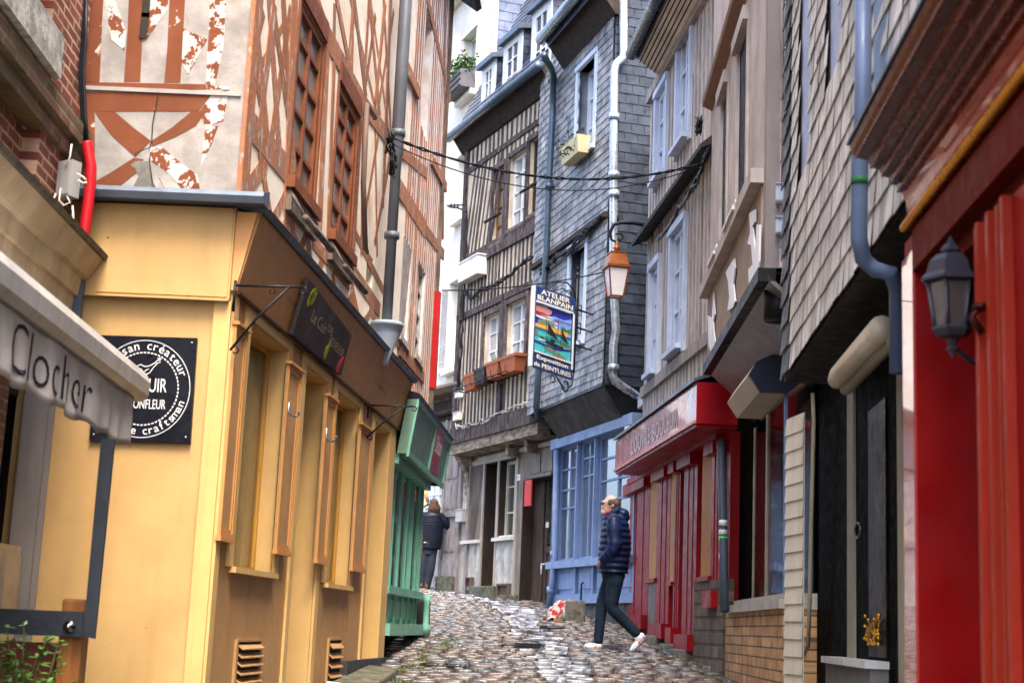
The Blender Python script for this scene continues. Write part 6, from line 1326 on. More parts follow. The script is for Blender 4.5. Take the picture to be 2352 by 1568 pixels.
# near side face with boarding
c=RB.pt(sN,0,OB); BS=Fac(*c.xy,*(c-RB.n*2.5).xy,-1)
if BS.n.y>0: BS.n=-BS.n
sb=M('pinkish_boarding',S(184,174,174),rough=.7,bump=.08)
mb=MB(); mb.wall(BS,[(0,zbl),(2.5,zbl),(2.5,ztopB),(0,ztopB)],[],0,.1)
z=zbl
while z<ztopB:
    p=[BS.pt(.1,z,.02),BS.pt(2.5,z,.02),BS.pt(2.5,z+.16,.002),BS.pt(.1,z+.16,.002)]; mb.add(p+[BS.pt(.1,z,0),BS.pt(2.5,z,0)],[(0,1,2,3),(0,1,5,4)]); z+=.16
mb.build('side_boarding',sb,BH)
for q,lab in (([Y4(948,1150),Y4(1025,1150),Y4(1022,1262),Y4(948,1262)],'grey electrical switch box on the pinkish side wall, upper of two'),([Y4(948,1360),Y4(1022,1360),Y4(1022,1462),Y4(948,1462)],'plain pale blue electrical box on the pinkish side wall, lower of two')):
    wallbox(BS,q,.1,.08,lab,M('pale_blue_plastic',S(176,188,204),rough=.5))
mb=MB(); P=[BS.pt(*BS.hit(*Y4(x,y),.03),.03) for x,y in ((985,-40),(985,350),(990,700),(990,900),(988,1150))]; mb.tube(P,.012,6); tag(mb.build('cable',M('grey_cable',S(120,112,110))),'thin grey cable clipped down the pinkish side wall to the switch box','cable')
# soffit canopy beneath, shopfront below
mb=MB(); mb.box(RQ(RB,sN,sF,zbl-.1,zbl,OB),0,1,0,1,-.08,.05); mb.build('dark_lip',M('dark_lip',S(24,24,26),rough=.5),BH)
sof=M('pale_soffit',S(120,118,116),rough=.35,bump=.03,dirt=.3); OLB=-.25
e=[RB.pt(sN,zbl-.09,OB-.02),RB.pt(sF,zbl-.09,OB-.02),RB.pt(sF,zbl-.55,OLB),RB.pt(sN,zbl-.55,OLB)]; mb=MB(); mb.hexa(e+[p+Vector((0,0,.04)) for p in e]); mb.build('canted_soffit',sof,BH)
gB=lambda s:G(*RB.pt(s,0).xy); zsb2=zbl-.55
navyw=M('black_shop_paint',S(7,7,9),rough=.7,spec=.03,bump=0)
sL_=RB.hit(*Y6(825,1300),0)[0]; zbw=(RB.hit(*Y6(835,1100))[1]+RB.hit(*Y6(1230,1065))[1])/2; sR=RB.hit(*Y6(1235,1300))[0]; print('brickwall',zbw,sL_,sR)
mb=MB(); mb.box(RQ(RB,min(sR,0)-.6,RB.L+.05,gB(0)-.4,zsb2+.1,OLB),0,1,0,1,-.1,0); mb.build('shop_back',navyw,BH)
yb=brick('yellow_brick',S(206,164,112),S(184,136,88),S(110,92,74),bw=.3,bh=.085,ms=.008)
m=RQ(RB,sR,min(sL_,RB.L),gB(0)-.4,zbw,0); mb=MB(); mb.box(m,0,1,0,1,OLB,0); 
c=RB.pt(sR,0,0); mb.build('brick_sill_wall',yb,BH)
mb=MB(); mb.box(RQ(RB,sR-.02,min(sL_,RB.L)-.3,zbw,zbw+.07,0),0,1,0,1,OLB,.04); mb.box(RQ(RB,sR-.02,RB.L-.4,zbw+.07,zbw+.12,0),0,1,0,1,OLB,-.03); mb.build('sill',M('grey_white_sill',S(178,174,166),rough=.6,dirt=.3),BH)
m=RQ(RB,sR,RB.L-.35,zbw+.13,zsb2,OLB); MB().box(m,0,1,0,1,.01,.03).build('shop_pane',glassmat('black_shop_glass',S(6,8,10),rough=.04,spec=.3),BH)
mb=MB()
for x,wd,o,mt_ in ((1155,.1,.045,0),(1060,.06,.04,0)):
    s=RB.hit(*Y6(x,500),OLB)[0]; mb.box(RQ(RB,s,s+wd,zbw+.12,zsb2,OLB),0,1,0,1,.03,o)
mb.build('mullion',M('cream_mullion',S(168,160,136),rough=.5),BH)
mb=MB(); s=RB.hit(*Y6(1240,500),-.02)[0]; mb.box(RQ(RB,s,s+.05,zbw+.12,zsb2,-.02),0,1,0,1,-.02,0); mb.build('blue_jamb',M('blue_jamb',S(92,128,168),rough=.5),BH)
pipe(RB,[(*Y6(812,-60),.1),(*Y6(815,0),.1),(*Y6(832,700),.1),(*Y6(840,1085),.1)],.042,'grey downpipe with stickers at the corner of the brick sill wall',M('pipe_blue_grey',S(70,82,96),rough=.45),joints=[])
mb=MB(); 
STK=[(470,508,S(226,226,226)),(470,485,S(200,30,40)),(580,640,S(60,200,30)),(695,745,S(210,214,220)),(535,570,S(200,205,210))]
for k,(ya,yb_,c) in enumerate(STK):
    z1=RB.hit(*Y6(829,ya),.1)[1];z0=RB.hit(*Y6(829,yb_),.1)[1]; s=RB.hit(*Y6(829,(ya+yb_)/2),.1)[0]
    p=RB.pt(s,z0,.1); mb=MB(); mb.tube([p,p+Vector((0,0,z1-z0))],.0435+.0006*(k==1),14); tag(mb.build('sticker',M('sticker_%d'%k,c,rough=.5,var=0,bump=0)),['white sticker with red top on the grey downpipe','red edge of the topmost sticker on the grey downpipe','bright green sticker around the grey downpipe','torn white sticker, lowest on the grey downpipe','faded round white sticker above the green one'][k],'sticker','stickers on the grey downpipe')
# alarm-like awning cassette: cream front, navy ends
mb=MB(); s0=RB.hit(*Y5(1075,850),.1)[0]; s1=RB.hit(*Y5(900,950),.1)[0]; zz=zbl-.42; AC=thing('awning_cassette','boxy awning cassette with dark octagonal end and cream front under the soffit','awning box',tuple(RB.pt(s0,zz-.3,.1)))
oc=[(-.1,-.02),(-.02,.12),(.14,.2),(.34,.2),(.42,.12),(.42,-.1),(.3,-.2),(.02,-.2)]
pz=RB.pt(*RB.hit(*Y5(1075,830),.12),.12).z
mb.poly(lambda u,v,h_:RB.pt(h_,pz+v*.75,.2-u*.75),oc,s0,s0+.05); mb.build('end_cap',M('navy_plastic',S(24,28,48),rough=.4),AC)
mb=MB(); mb.poly(lambda u,v,h_:RB.pt(h_,pz+v*.73,.2-u*.73),oc,s0+.05,s0+1.5); mb.build('cassette',M('cream_metal',S(196,186,164),rough=.45),AC)
tag(MB().tube([RB.pt(*RB.hit(*Y5(1120,y),.16),.16) for y in (210,420,520)],.11,12).build('wall_lamp',black),'black tubular wall spot hanging under the dark sign lip','lamp')
mb=MB(); e=[RB.pt(sN,-1,-.4),RB.pt(RB.L,-1,-.4),RB.pt(RB.L,-1,-4),RB.pt(sN,-1,-4)]; mb.hexa(e+[p+Vector((0,0,9)) for p in e]); mb.build('unseen_house_mass',darkwood,BH)  # unseen solid mass inside the rendered house
# ================================================================ shingled house
JH=thing('shingled_house','cream shingle hung house jutting over a black shopfront','house',base(RJ,0))
zjl=(RJ.hit(*Y5(1140,930))[1]+RJ.hit(*Y7(405,1300))[1])/2
j0,j1=RJ.hit(*Y7(470,700))[0]-.0,RJ.hit(*Y5(1150,900))[0]; j0=RJ.hit(*Y7(408,1300))[0]; j1=RJ.hit(1822,500)[0]; je=RJ.hit(1803,600)[0]; print('RJ',zjl,j0,j1)
wj=[rect(FQ(RJ,[Y7(262,-60),Y7(332,-60),Y7(330,260),Y7(268,405)])),rect(FQ(RJ,[Y7(126,-60),Y7(182,-60),Y7(180,740),Y7(128,850)]))]
P_=[(j0-3,zjl),(j1,zjl),(j1,9),(j0-3,9)]
wj[0]=(wj[0][0],wj[0][1],wj[0][2],7.5); wj[1]=(wj[1][0],min(wj[1][1],j1-.12),wj[1][2],7.5)
sh_=M('cream_shingle',S(218,216,210),S(188,186,180),scale=5,rough=.6,bump=.25,shade=1,dirt=.15)
mb=MB(); mb.wall(RJ,P_,[hole(r) for r in wj],0,.25); mb.build('upper_wall',darkwood,JH)
mb=MB(); slates(mb,RJ,P_,[hole(r) for r in wj],.001,.16,.15,tilt=.012,th=.006,lo=.72,hi=1.12); mb.build('shingles',sh_,JH,shade=True)
mb=MB(); s=j1-.14; slates(mb,RJ,[(j1,zjl),(je,zjl),(je,9),(j1,9)],[],.0,.16,.16,tilt=.02,th=.008); mb.box(RQ(RJ,j1,je,zjl,9,0),0,1,0,1,-.25,0); mb.build('corner_slates',M('dark_corner_slate',S(72,80,88),rough=.5,shade=1),JH,shade=True)
for r in wj: 
    m=RQ(RJ,*r,0); mb=MB(); mb.box(m,.3,1,0,1,-.06,-.004); mb.build('shutter',M('pale_blue_shutter',S(160,176,206),rough=.5),JH)
    MB().box(m,0,.29,0,1,-.06,-.01).build('reveal',M('black_reveal',S(18,20,28)),JH)
mb=MB(); mb.box(Map([RJ.pt(j0-3,zjl+.01,0),RJ.pt(je,zjl+.01,0),RJ.pt(je,zjl+.01,-1.2),RJ.pt(j0-3,zjl+.01,-1.2)],Vector((0,0,-1))),0,1,0,1,-.05,.02); mb.build('soffit',M('black_soffit',S(26,24,24),rough=.6),JH)
OJ=-.42
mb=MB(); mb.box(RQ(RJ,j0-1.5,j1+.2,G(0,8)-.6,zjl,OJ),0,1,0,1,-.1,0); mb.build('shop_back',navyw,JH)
cr=M('cream_conduit',S(150,144,120),rough=.5)
for pts,rr in (([Y8(165,300),Y8(170,420),Y8(160,800),Y8(152,1200),Y8(145,1400),Y8(125,1440)],.016),):
    mb=MB(); mb.tube([RJ.pt(*RJ.hit(*q,OJ+.05),OJ+.05) for q in pts],rr,6); mb.build('conduit',cr,JH)
for xa,xb in (((286,318),(286,308)),((500,524),(500,524))):
    q=[Y8(xa[0],240),Y8(xa[1],240),Y8(xb[1],1480),Y8(xb[0],1480)]; r=rect(FQ(RJ,q,OJ+.06)); MB().box(RQ(RJ,r[0],r[1],r[2]-1,r[3]+.2,OJ),0,1,0,1,.001,.018).build('door_stile',cr,JH)
mb=MB()
for x,y in ((362,898),): 
    p=RJ.pt(*RJ.hit(*Y8(x,y),OJ+.04),OJ+.04); 
    mb.tube([p+RJ.d*math.cos(a)*.045*2.2+Vector((0,0,math.sin(a)*.045)) for a in [k*.5236 for k in range(13)]],.007,5)
mb.build('ring_handle',M('dull_steel',S(120,122,130),metal=.8,rough=.35),JH)
s0,s1=RJ.hit(*Y8(498,1400),OJ)[0],RJ.hit(*Y8(290,1400),OJ)[0]; zsl_=RJ.hit(*Y8(395,1470),OJ)[1]
mb=MB(); mb.box(RQ(RJ,s0,s1,G(0,7)-.4,zsl_-.03,OJ),0,1,0,1,.0,.10); mb.build('sill_wall',M('grey_stone_panel',S(120,118,112),rough=.8,bump=.3),JH)
MB().box(RQ(RJ,s0-.02,s1,zsl_-.03,zsl_+.01,OJ),0,1,0,1,.0,.13).build('sill',white,JH)
s2=RJ.hit(*Y8(420,1400),OJ)[0]; MB().box(RQ(RJ,s0,s2,zsl_+.03,zjl-.3,OJ),0,1,0,1,.001,.012).build('display_pane',M('warm_dark_glass',S(46,32,22),S(16,14,14),scale=2,rough=.3,spec=.04,bump=0),JH)
mb=MB(); TP=[]
for k in range(26):
    s=random.uniform(s0+.03,s2-.02); z=zsl_+.1+random.random()**2*.16; p=RJ.pt(s,z,OJ+.04); TP.append(p); mb.lathe(p,[(.004,-.01),(.012,0),(.004,.01)],5)
mb.tube(TP,.0035,4); tag(mb.build('tinsel',M('gold_tinsel',S(230,170,50),metal=.9,rough=.25)),'gold tinsel glinting low in the dark shop window','ornament')
# clapboard pier
pa=Wp(1846,1250,9.0); pd=Vector((-.12,1,0)).normalized(); CP=Fac(pa.x,pa.y,(pa+pd).x,(pa+pd).y,-1); s1=CP.hit(1805,1250)[0]
mb=MB(); z=G(0,9.5)-.1; ztp=CP.hit(1826,955)[1]; m=RQ(CP,0,s1,z,ztp,0); mb.box(m,0,1,0,1,-.004,0)
while z<ztp-.02:
    zz=min(z+.105,ztp); p=[CP.pt(-.004,z,.010),CP.pt(s1+.004,z,.010),CP.pt(s1,zz,.002),CP.pt(0,zz,.002)]; mb.add(p+[CP.pt(0,z,0),CP.pt(s1,z,0)],[(0,1,2,3),(0,1,5,4)]); z+=.105
mb.build('clapboard_pier',M('cream_clapboard',S(206,200,182),rough=.5,dirt=.3),JH)
# downpipe and awning roll
blp=M('blue_grey_pipe',S(88,102,128),rough=.4,metal=.1)
pipe(RJ,[(*Y7(425,-60),.12),(*Y7(423,560),.12),(*Y7(408,800),.12),(*Y7(405,1150),.12),(*Y7(425,1250),.1),(*Y7(480,1300),.05),(*Y7(560,1320),0),(*Y7(592,1400),-.05),(*Y7(594,1800),-.05)],.034,'blue grey downpipe on the cream shingles with an elbow under the jetty',blp,joints=[])
mb=MB(); p=RJ.pt(*RJ.hit(*Y7(408,872),.12),.12); mb.tube([p-Vector((0,0,.018)),p+Vector((0,0,.012))],.0352,12); tag(mb.build('sticker',M('green_band',S(26,84,44),rough=.6)),'green band sticker on the blue grey downpipe over the shingles','sticker')
mb=MB(); a=RJ.pt(*RJ.hit(*Y8(270,240),-.12),-.12); b=RJ.pt(*RJ.hit(*Y8(470,45),-.12),-.12); b.z=a.z; AR=thing('awning_roll','rolled cream awning on its cassette under the dark jetty','awning',tuple(a))
mb.tube([a,a+(b-a)*.1,b],[.05,.062,.062],12); mb.build('roll',M('cream_awning_roll',S(200,186,160),rough=.4,dirt=.2),AR); mb=MB(); mb.tube([a-Vector((0,0,.05))-RJ.n*.05,b-Vector((0,0,.05))-RJ.n*.05],.035,8); mb.build('bar',cr,AR)
mb=MB(); mb.bx(2.35,6,4,10.2,-2,8.9); mb.build('unseen_house_mass',darkwood,JH)  # unseen solid mass inside the shingled house
# wall above red shop
# ================================================================ near red shop
NH=thing('red_shop','glossy dark red shopfront with stepped cornice and gold bead at the right edge','shop',base(RD,2))
dr=M('dark_red_gloss',S(140,4,4),S(122,2,2),scale=2,rough=.4,bump=.015,var=.06); dr2=M('deep_red_brown_gloss',S(84,16,12),rough=.24,spec=.6,bump=.01); orr=M('orange_red_paint',S(150,40,22),rough=.4)  # second red is the dark red-brown of the cornice and door
goldm=M('gold_leaf_bead',S(236,160,40),rough=.3,metal=.6)
zgd=(RD.hit(*Y7(612,1130),.05)[1]+RD.hit(*Y7(1200,345),.05)[1])/2; eG=RD.hit(*Y7(612,1130),.06)[0]; OC=.05
while OC<.4 and RD.hit(*Y7(365,700),OC)[0]>eG: OC+=.005
ztc=(RD.hit(*Y7(365,700),OC)[1]+RD.hit(*Y7(700,52),OC)[1])/2; DZ=ztc-zgd; print('eG',eG,OC,DZ)
eC=eG; eP=RD.hit(*Y8(540,700),.06)[0]; print('RD',zgd,ztc,eC,eP)
pf=lambda a_,b_:(.045+(OC-.045)*a_,zgd+DZ*b_)
cv=[pf(0,0),pf(-.02,.18),pf(.0,.32),pf(.06,.44)]; st2=[pf(.06,.44),pf(.14,.45),pf(.17,.53),pf(.27,.54),pf(.31,.62),pf(.42,.64),pf(.47,.72),pf(.62,.74),pf(.68,.83),pf(.88,.86),pf(.96,.93),pf(1,1)]
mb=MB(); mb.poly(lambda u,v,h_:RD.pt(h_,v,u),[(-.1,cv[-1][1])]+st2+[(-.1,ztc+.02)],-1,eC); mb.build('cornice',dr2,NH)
mb=MB()
for k in (1,3,5,7,9): o_,z_=st2[k]; mb.tube([RD.pt(-1,z_,o_),RD.pt(eC-.004,z_,o_)],.006,8); mb.fl('cornice_highlight',M('red_brown_highlight',S(140,46,30),rough=.25,spec=.6),NH)  # lighter tubes stand in for highlights along the cornice steps
mb=MB(); e=[RD.pt(-1,ztc+.005,OC+.01),RD.pt(eC+.01,ztc+.005,OC+.01),RD.pt(eC+.01,ztc+.05,-.1),RD.pt(-1,ztc+.05,-.1)]; mb.hexa(e+[p+Vector((0,0,.012)) for p in e]); mb.build('lead_flashing',zinc,NH)
mb=MB(); mb.poly(lambda u,v,h_:RD.pt(h_,v,u),[(-.1,zgd)]+cv+[(-.1,cv[-1][1])],-1,eG); mb.build('fascia',M('red_fascia_gloss',S(150,44,26),rough=.2,bump=.01,coat=.7),NH)
mb=MB(); P=[RD.pt(-1+(eG+1)*k/240,zgd,.055) for k in range(241)]; mb.tube(P,[.014+.004*(k%2) for k in range(241)],8); mb.build('gold_bead',goldm,NH)
gD=G(0,5)-.3
jb=RD.hit(*Y8(585,700),.06)[0]; JW=.42; print('jb',jb)
mb=MB(); mb.box(RQ(RD,jb,eP,gD,zgd-.03,0),0,1,0,1,-JW,.03); mb.build('far_pilaster',dr,NH)
mb=MB(); mb.box(RQ(RD,jb+.0,eP+.004,gD,zgd-.1,0),0,1,0,1,.03,.04); mb.build('pilaster_reflection',M('pink_painted_reflection',S(176,70,62),rough=.15,coat=1),NH)  # paler pink face paints the grazing reflection on the red pilaster
mb=MB(); mb.box(RQ(RD,-1,jb,zgd-.18,zgd-.03,0),0,1,0,1,-JW,.04); mb.box(RQ(RD,-1,jb,zgd-.24,zgd-.18,0),0,1,0,1,-JW,-.02); mb.build('lintel',M('matt_dark_red',S(96,22,14),rough=.6,spec=.1),NH)
nb_=RD.hit(*Y8(893,900),.02)[0]; print('near jamb',nb_)
mb=MB(); mb.box(RQ(RD,nb_-.9,nb_,gD,zgd-.24,0),0,1,0,1,-.3,.0); 
mb.build('near_casing',dr,NH)
mb=MB()
for a,b,o in ((0,.03,.02),(.05,.08,.03),(.17,.2,.03),(.24,.27,.02),(.33,.36,.03)): mb.box(RQ(RD,nb_-b,nb_-a,gD,zgd-.24,0),0,1,0,1,.001,o)
mb.box(RQ(RD,nb_-.17,nb_-.08,gD,zgd-.5,0),0,1,0,1,.001,.012)
mb.build('casing_moulding',orr,NH)
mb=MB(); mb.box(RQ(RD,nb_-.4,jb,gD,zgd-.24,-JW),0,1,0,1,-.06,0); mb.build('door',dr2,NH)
mb=MB(); P=[RD.pt(nb_+.01,G(0,5)+.5+(zgd-.6-G(0,5)-.5)*k/80,-.06) for k in range(81)]; mb.tube(P,[.008+.007*(k%2) for k in range(81)],6); mb.build('beaded_strip',M('blackened_bead',S(26,10,12),rough=.4),NH)
mb=MB(); p=RD.pt(nb_-.12,RD.hit(*Y7(1070,1420),.03)[1],.03); mb.tube([p,p+RD.n*.03-Vector((0,0,.03)),p-Vector((0,0,.08))],.012,6); mb.lathe(p,[(.02,-.01),(.03,0),(.02,.01)],8); mb.build('knocker',M('bronze_knocker',S(60,20,16),rough=.35,metal=.5),NH)
# pale upper wall over the red shop
U2=thing('pale_upper_wall','pale upper storey with blue window strip above the red shop','house',tuple(RD.pt(2,ztc,0)))
q=rect(FQ(RJ,[Y7(505,-60),Y7(572,-60),Y7(575,260),Y7(515,380)],-.02))
mb=MB(); mb.box(RQ(RD,-1,RD.L+.75,ztc+.1,8.5,0),0,1,0,1,-.3,-.0); mb.build('wall',M('pale_grey_wall',S(200,200,194),rough=.7),U2)
a,b=RD.hit(*Y7(570,100),0)[0],RD.hit(*Y7(510,100),0)[0]; MB().box(RQ(RD,a,b,ztc+.3,8,0),0,1,0,1,.002,.03).build('blue_shutter',M('mid_blue_shutter',S(104,134,170),rough=.5),U2)
# ---------- lantern on the red shop
LD=4.55; top=Wp(*Y7(855,1140),LD); 
def hexring(r,z): return (r,z)
LT=thing('wall_lantern','dark hexagonal lantern with ribbed cap hanging on the red shopfront','lamp',tuple(Wp(*Y8(795,130),LD)))
k=LD/FPX; zt_=top.z; cx_=Wp(*Y7(850,1400),LD); ccx=cx_.x; hgt=(top.z-Wp(*Y8(795,130),LD).z)
pew=M('pewter_metal',S(78,76,84),rough=.38,metal=.5,bump=.05); C0=Vector((ccx,LD,0))
prof=[(.003,0),(.006,-.01),(.012,-.015),(.012,-.024),(.022,-.03),(.03,-.04),(.034,-.05),(.024,-.056),(.045,-.062),(.068,-.085),(.08,-.125),(.094,-.14),(.096,-.15),(.07,-.155)]
mb=MB(); mb.lathe(C0+Vector((0,0,zt_)),prof,6,smooth=False); mb.build('cap',pew,LT)
zb1=zt_-.155; mb=MB()
for i in range(6):
    a=math.pi*i/3; mb.tube([C0+Vector((math.cos(a)*.076,math.sin(a)*.076,zb1)),C0+Vector((math.cos(a)*.06,math.sin(a)*.06,zb1-.1)),C0+Vector((math.cos(a)*.055,math.sin(a)*.055,zb1-.15))],.007,5)
mb.lathe(C0+Vector((0,0,zb1-.15)),[(.06,.01),(.064,0),(.05,-.02),(.02,-.03),(.012,-.05),(.02,-.06),(.012,-.07),(.002,-.09)],6,smooth=False); 
wl_=RD.pt(*[RD.hit(ccx/LD*FPX+CX,900,0)[0],zb1-.16],0); wl_.z=zb1-.18
mb.tube([C0+Vector((0,0,zb1-.15)),C0+Vector((0,0,zb1-.2)),C0+Vector((.08,.05,zb1-.24)),C0+Vector((.3,.15,zb1-.24))],.01,6)
mb.build('cage',pew,LT)
mb=MB(); mb.lathe(C0+Vector((0,0,zb1-.145)),[(.05,0),(.058,.06),(.07,.142)],6,smooth=False); mb.build('lantern_glass',M('smoked_glass',S(84,76,72),rough=.12,spec=.8),LT)
# ================================================================ street lamp on its bracket
PLd=19.0
SLm=thing('street_lamp','copper topped lantern with frosted glass hanging from a curled wall bracket','street lamp',tuple(Wp(*Y2(1415,430),PLd)))
c=Wp(*Y2(1418,250),PLd); C1=Vector((c.x,PLd,0)); zT=Wp(*Y2(1418,70),PLd).z; zS=Wp(*Y2(1418,218),PLd).z; zB=Wp(*Y2(1418,420),PLd).z; pxm=PLd/FPX*.3296
def sq(z,r,rot=.22): return [C1+Vector((math.cos(a+rot)*r,math.sin(a+rot)*r,z)) for a in (math.pi/4,3*math.pi/4,5*math.pi/4,7*math.pi/4)]
cop=M('copper_lacquer',S(158,92,50),rough=.4,metal=.35,var=.1); mb=MB()
w0=104*pxm*.72*1.0
mb.hexa(sq(zS,.22)+sq(zS+.03,.225)); mb.hexa(sq(zS+.03,.20)+sq(zS+.20,.135)); mb.hexa(sq(zS+.20,.15)+sq(zS+.215,.15)); mb.hexa(sq(zS+.215,.06)+sq(zS+.24,.04)); mb.lathe(C1+Vector((0,0,zS+.24)),[(.04,0),(.03,.02),(.06,.04),(.03,.06),(.025,.1),(.03,.12)],10); mb.build('roof',cop,SLm)
mb=MB()
for i in range(4):
    a=sq(zS,.19)[i]; b=sq(zB+.02,.118)[i]; mb.tube([a,b],.011,4,smooth=False)
for r,z in ((.118,zB+.015),(.19,zS-.005)):
    q=sq(z,r)
    for i in range(4): mb.tube([q[i],q[(i+1)%4]],.011,4,smooth=False)
mb.build('frame',M('copper_frame',S(150,78,44),rough=.4,metal=.3),SLm)
mb=MB(); mb.hexa(sq(zB+.02,.113)+sq(zS-.005,.183)); mb.build('frosted_glass',M('opal_glass',S(226,222,218),rough=.25,bump=0,var=.05),SLm)
mb=MB(); f3=lambda x,y,d:Wp(*Y1(x,y),d)
zc1=zS+.36; P=[C1+Vector((0,0,zc1)),C1+Vector((-.07,0,zc1+.03)),C1+Vector((-.1,0,zc1+.12)),C1+Vector((-.05,.0,zc1+.24)),C1+Vector((.05,0,zc1+.275)),C1+Vector((.2,.01,zc1+.28)),C1+Vector((.38,.03,zc1+.26)),C1+Vector((.48,.05,zc1+.16)),C1+Vector((.52,.07,zc1-.1)),C1+Vector((.52,.07,zc1-.9))]
mb.tube(P,[.012,.018,.022,.024,.026,.028,.028,.028,.028,.026],8)
mb.tube(curl(C1+Vector((.03,0,zc1+.07)),.06,2.5,-2.5,ax=Vector((1,0,0))),.014,6); mb.tube([C1+Vector((0,0,zc1+.26)),C1+Vector((.0,0,zc1+.37))],[.012,.016],6)
for dz in (-.02,-.62): mb.tube([C1+Vector((.5,.07,zc1+dz)),C1+Vector((.62,.2,zc1+dz))],.015,6); mb.tube([C1+Vector((.52,.07,zc1+dz-.03)),C1+Vector((.52,.07,zc1+dz+.03))],.034,8)
mb.build('wall_bracket',black,SLm)
# ================================================================ wires over the lane
def catenary(a,b,sag,r,lab,n=24,twist=0):
    mb=MB()
    for k in range(2 if twist else 1):
        P=[]
        for i in range(n+1):
            t=i/n; p=a.lerp(b,t); p.z-=sag*4*t*(1-t); 
            if twist: p=p+Vector((0,math.cos(t*60+k*3.14),math.sin(t*60+k*3.14)))*twist
            P.append(p)
        mb.tube(P,r,5)
    tag(mb.build('overhead_cable',black),lab,'cable')
a=P5(LY,905,318,.15); b=RR.pt(*RR.hit(1618,374,.3),.3); catenary(a,b,.28,.009,'upper black cable pair crossing the lane from downpipe to stud house',twist=.012)
a2=P5(LY,905,333,.15); catenary(a2,b-Vector((0,0,.02)),.36,.006,'thin slack wire just below the upper cable pair')
a=P5(LG,1015,667,.1); b=C1+Vector((-.15,0,zS-.05)); a.z=Wp(1015,667,a.y).z; catenary(a,b,.06,.009,'lower black cable from the red board to the street lamp')
mb=MB(); P=[P5(LY,*Z5(1030-0,0),.2) ]
def knot(c,lab):
    mb=MB(); rg=random.Random(len(lab))
    for k in range(7):
        q=[c+Vector((rg.uniform(-.04,.04),rg.uniform(-.08,.08),rg.uniform(-.12,.12))) for _ in range(5)]; mb.tube(q,.009,5)
    tag(mb.build('cable_knot',black),lab,'cables')
knot(P5(LY,897,330,.2),'knot of black cables tied round the big downpipe'); knot(P5(LY,903,378,.2),'black cable clamp just below the knot on the downpipe'); knot(RR.pt(*RR.hit(*Y4(465,780),.3),.3),'tangle of black cables on the upper corner of the stud house')
# ================================================================ people
skin=M('skin',S(190,156,144),rough=.5,bump=0,var=.04)
def remesh(o,vox,sm=4):
    r=o.modifiers.new('remesh','REMESH'); r.mode='VOXEL'; r.voxel_size=vox; r.use_smooth_shade=True
    if sm: s=o.modifiers.new('smooth','SMOOTH'); s.iterations=sm; s.factor=.5
def ell(mb,c,a,b,h,n=14,k=9,M_=None):
    vs=[];fs=[]
    for i in range(k+1):
        t=math.pi*i/k
        for j in range(n):
            g=2*math.pi*j/n; v=Vector((a*math.sin(t)*math.cos(g),b*math.sin(t)*math.sin(g),h*math.cos(t))); vs.append(c+(M_@v if M_ else v))
    for i in range(k):
        for j in range(n): fs.append((i*n+j,i*n+(j+1)%n,(i+1)*n+(j+1)%n,(i+1)*n+j))
    fs+=[tuple(range(n)),tuple(range(k*n,(k+1)*n))]
    return mb.add(vs,fs,smooth=True)
def limb(mb,pts,rs,n=14,sub=6,puff=0,per=.08,flat=1):
    P=[];R_=[]; L=0
    for i in range(len(pts)-1):
        for t in range(sub):
            u=t/sub; P.append(pts[i].lerp(pts[i+1],u)); R_.append(rs[i]+(rs[i+1]-rs[i])*u)
    P.append(pts[-1]);R_.append(rs[-1])
    # smooth the bends
    for _ in range(2): P=[P[0]]+[(P[i-1]+P[i]*2+P[i+1])/4 for i in range(1,len(P)-1)]+[P[-1]]
    if puff:
        acc=0;Q=[]
        for i in range(len(P)):
            if i: acc+=(P[i]-P[i-1]).length
            R_[i]*=1+puff*(abs(math.sin(math.pi*acc/per))-.5)
    mb.tube(P,R_,n); ell(mb,P[0],R_[0],R_[0],R_[0]); ell(mb,P[-1],R_[-1],R_[-1],R_[-1]); return mb
def rings(mb,R_,n=22,puff=0,per=.08,wave=0):
    """R_: list of (centre, ax, ay) from top to bottom, horizontal ellipses, densely resampled"""
    out=[]
    for (c0,a0,b0),(c1,a1,b1) in zip(R_,R_[1:]):
        m=max(2,int((c0-c1).length/.01))
        for i in range(m): t=i/m; out.append((c0.lerp(c1,t),a0+(a1-a0)*t,b0+(b1-b0)*t))
    out.append(R_[-1]); vs=[];fs=[]
    for c,a,b in out:
        for j in range(n):
            g=2*math.pi*j/n; z=c.z+wave*math.sin(g*6); f=1+puff*(abs(math.sin(math.pi*(z)/per))-.5) if puff else 1
            vs.append(Vector((c.x+a*f*math.cos(g),c.y+b*f*math.sin(g),c.z)))
    for i in range(len(out)-1):
        for j in range(n): fs.append((i*n+j,i*n+(j+1)%n,(i+1)*n+(j+1)%n,(i+1)*n+j))
    fs+=[tuple(range(n)),tuple(range((len(out)-1)*n,len(out)*n))]
    return mb.add(vs,fs,smooth=True)
def hand(mb,w,d,up,r=.011,curlk=.6):
    """w wrist, d finger direction, up palm normal"""
    d=d.normalized(); s=d.cross(up).normalized(); up=s.cross(d).normalized(); pc=w+d*.05
    Mx=Matrix((s,d,up)).transposed(); ell(mb,pc,.042,.055,.017,M_=Mx)
    for k,L in enumerate((.068,.078,.074,.058)):
        b=w+d*.09+s*(-.03+.02*k); P=[b-d*.02,b+d*L*.4,b+d*L*.75-up*L*.25*curlk,b+d*L*.9-up*L*.6*curlk]; mb.tube(P,[.0095,.009,.008,.007],8)
    b=w+d*.03-s*.035; mb.tube([b,b-s*.025+d*.03,b-s*.03+d*.055-up*.012],[.012,.010,.008],8)
def person(name_lab,cat,mb,mt,vox):
    o=mb.build('person',mt); remesh(o,vox,2); return tag(o,name_lab,cat)
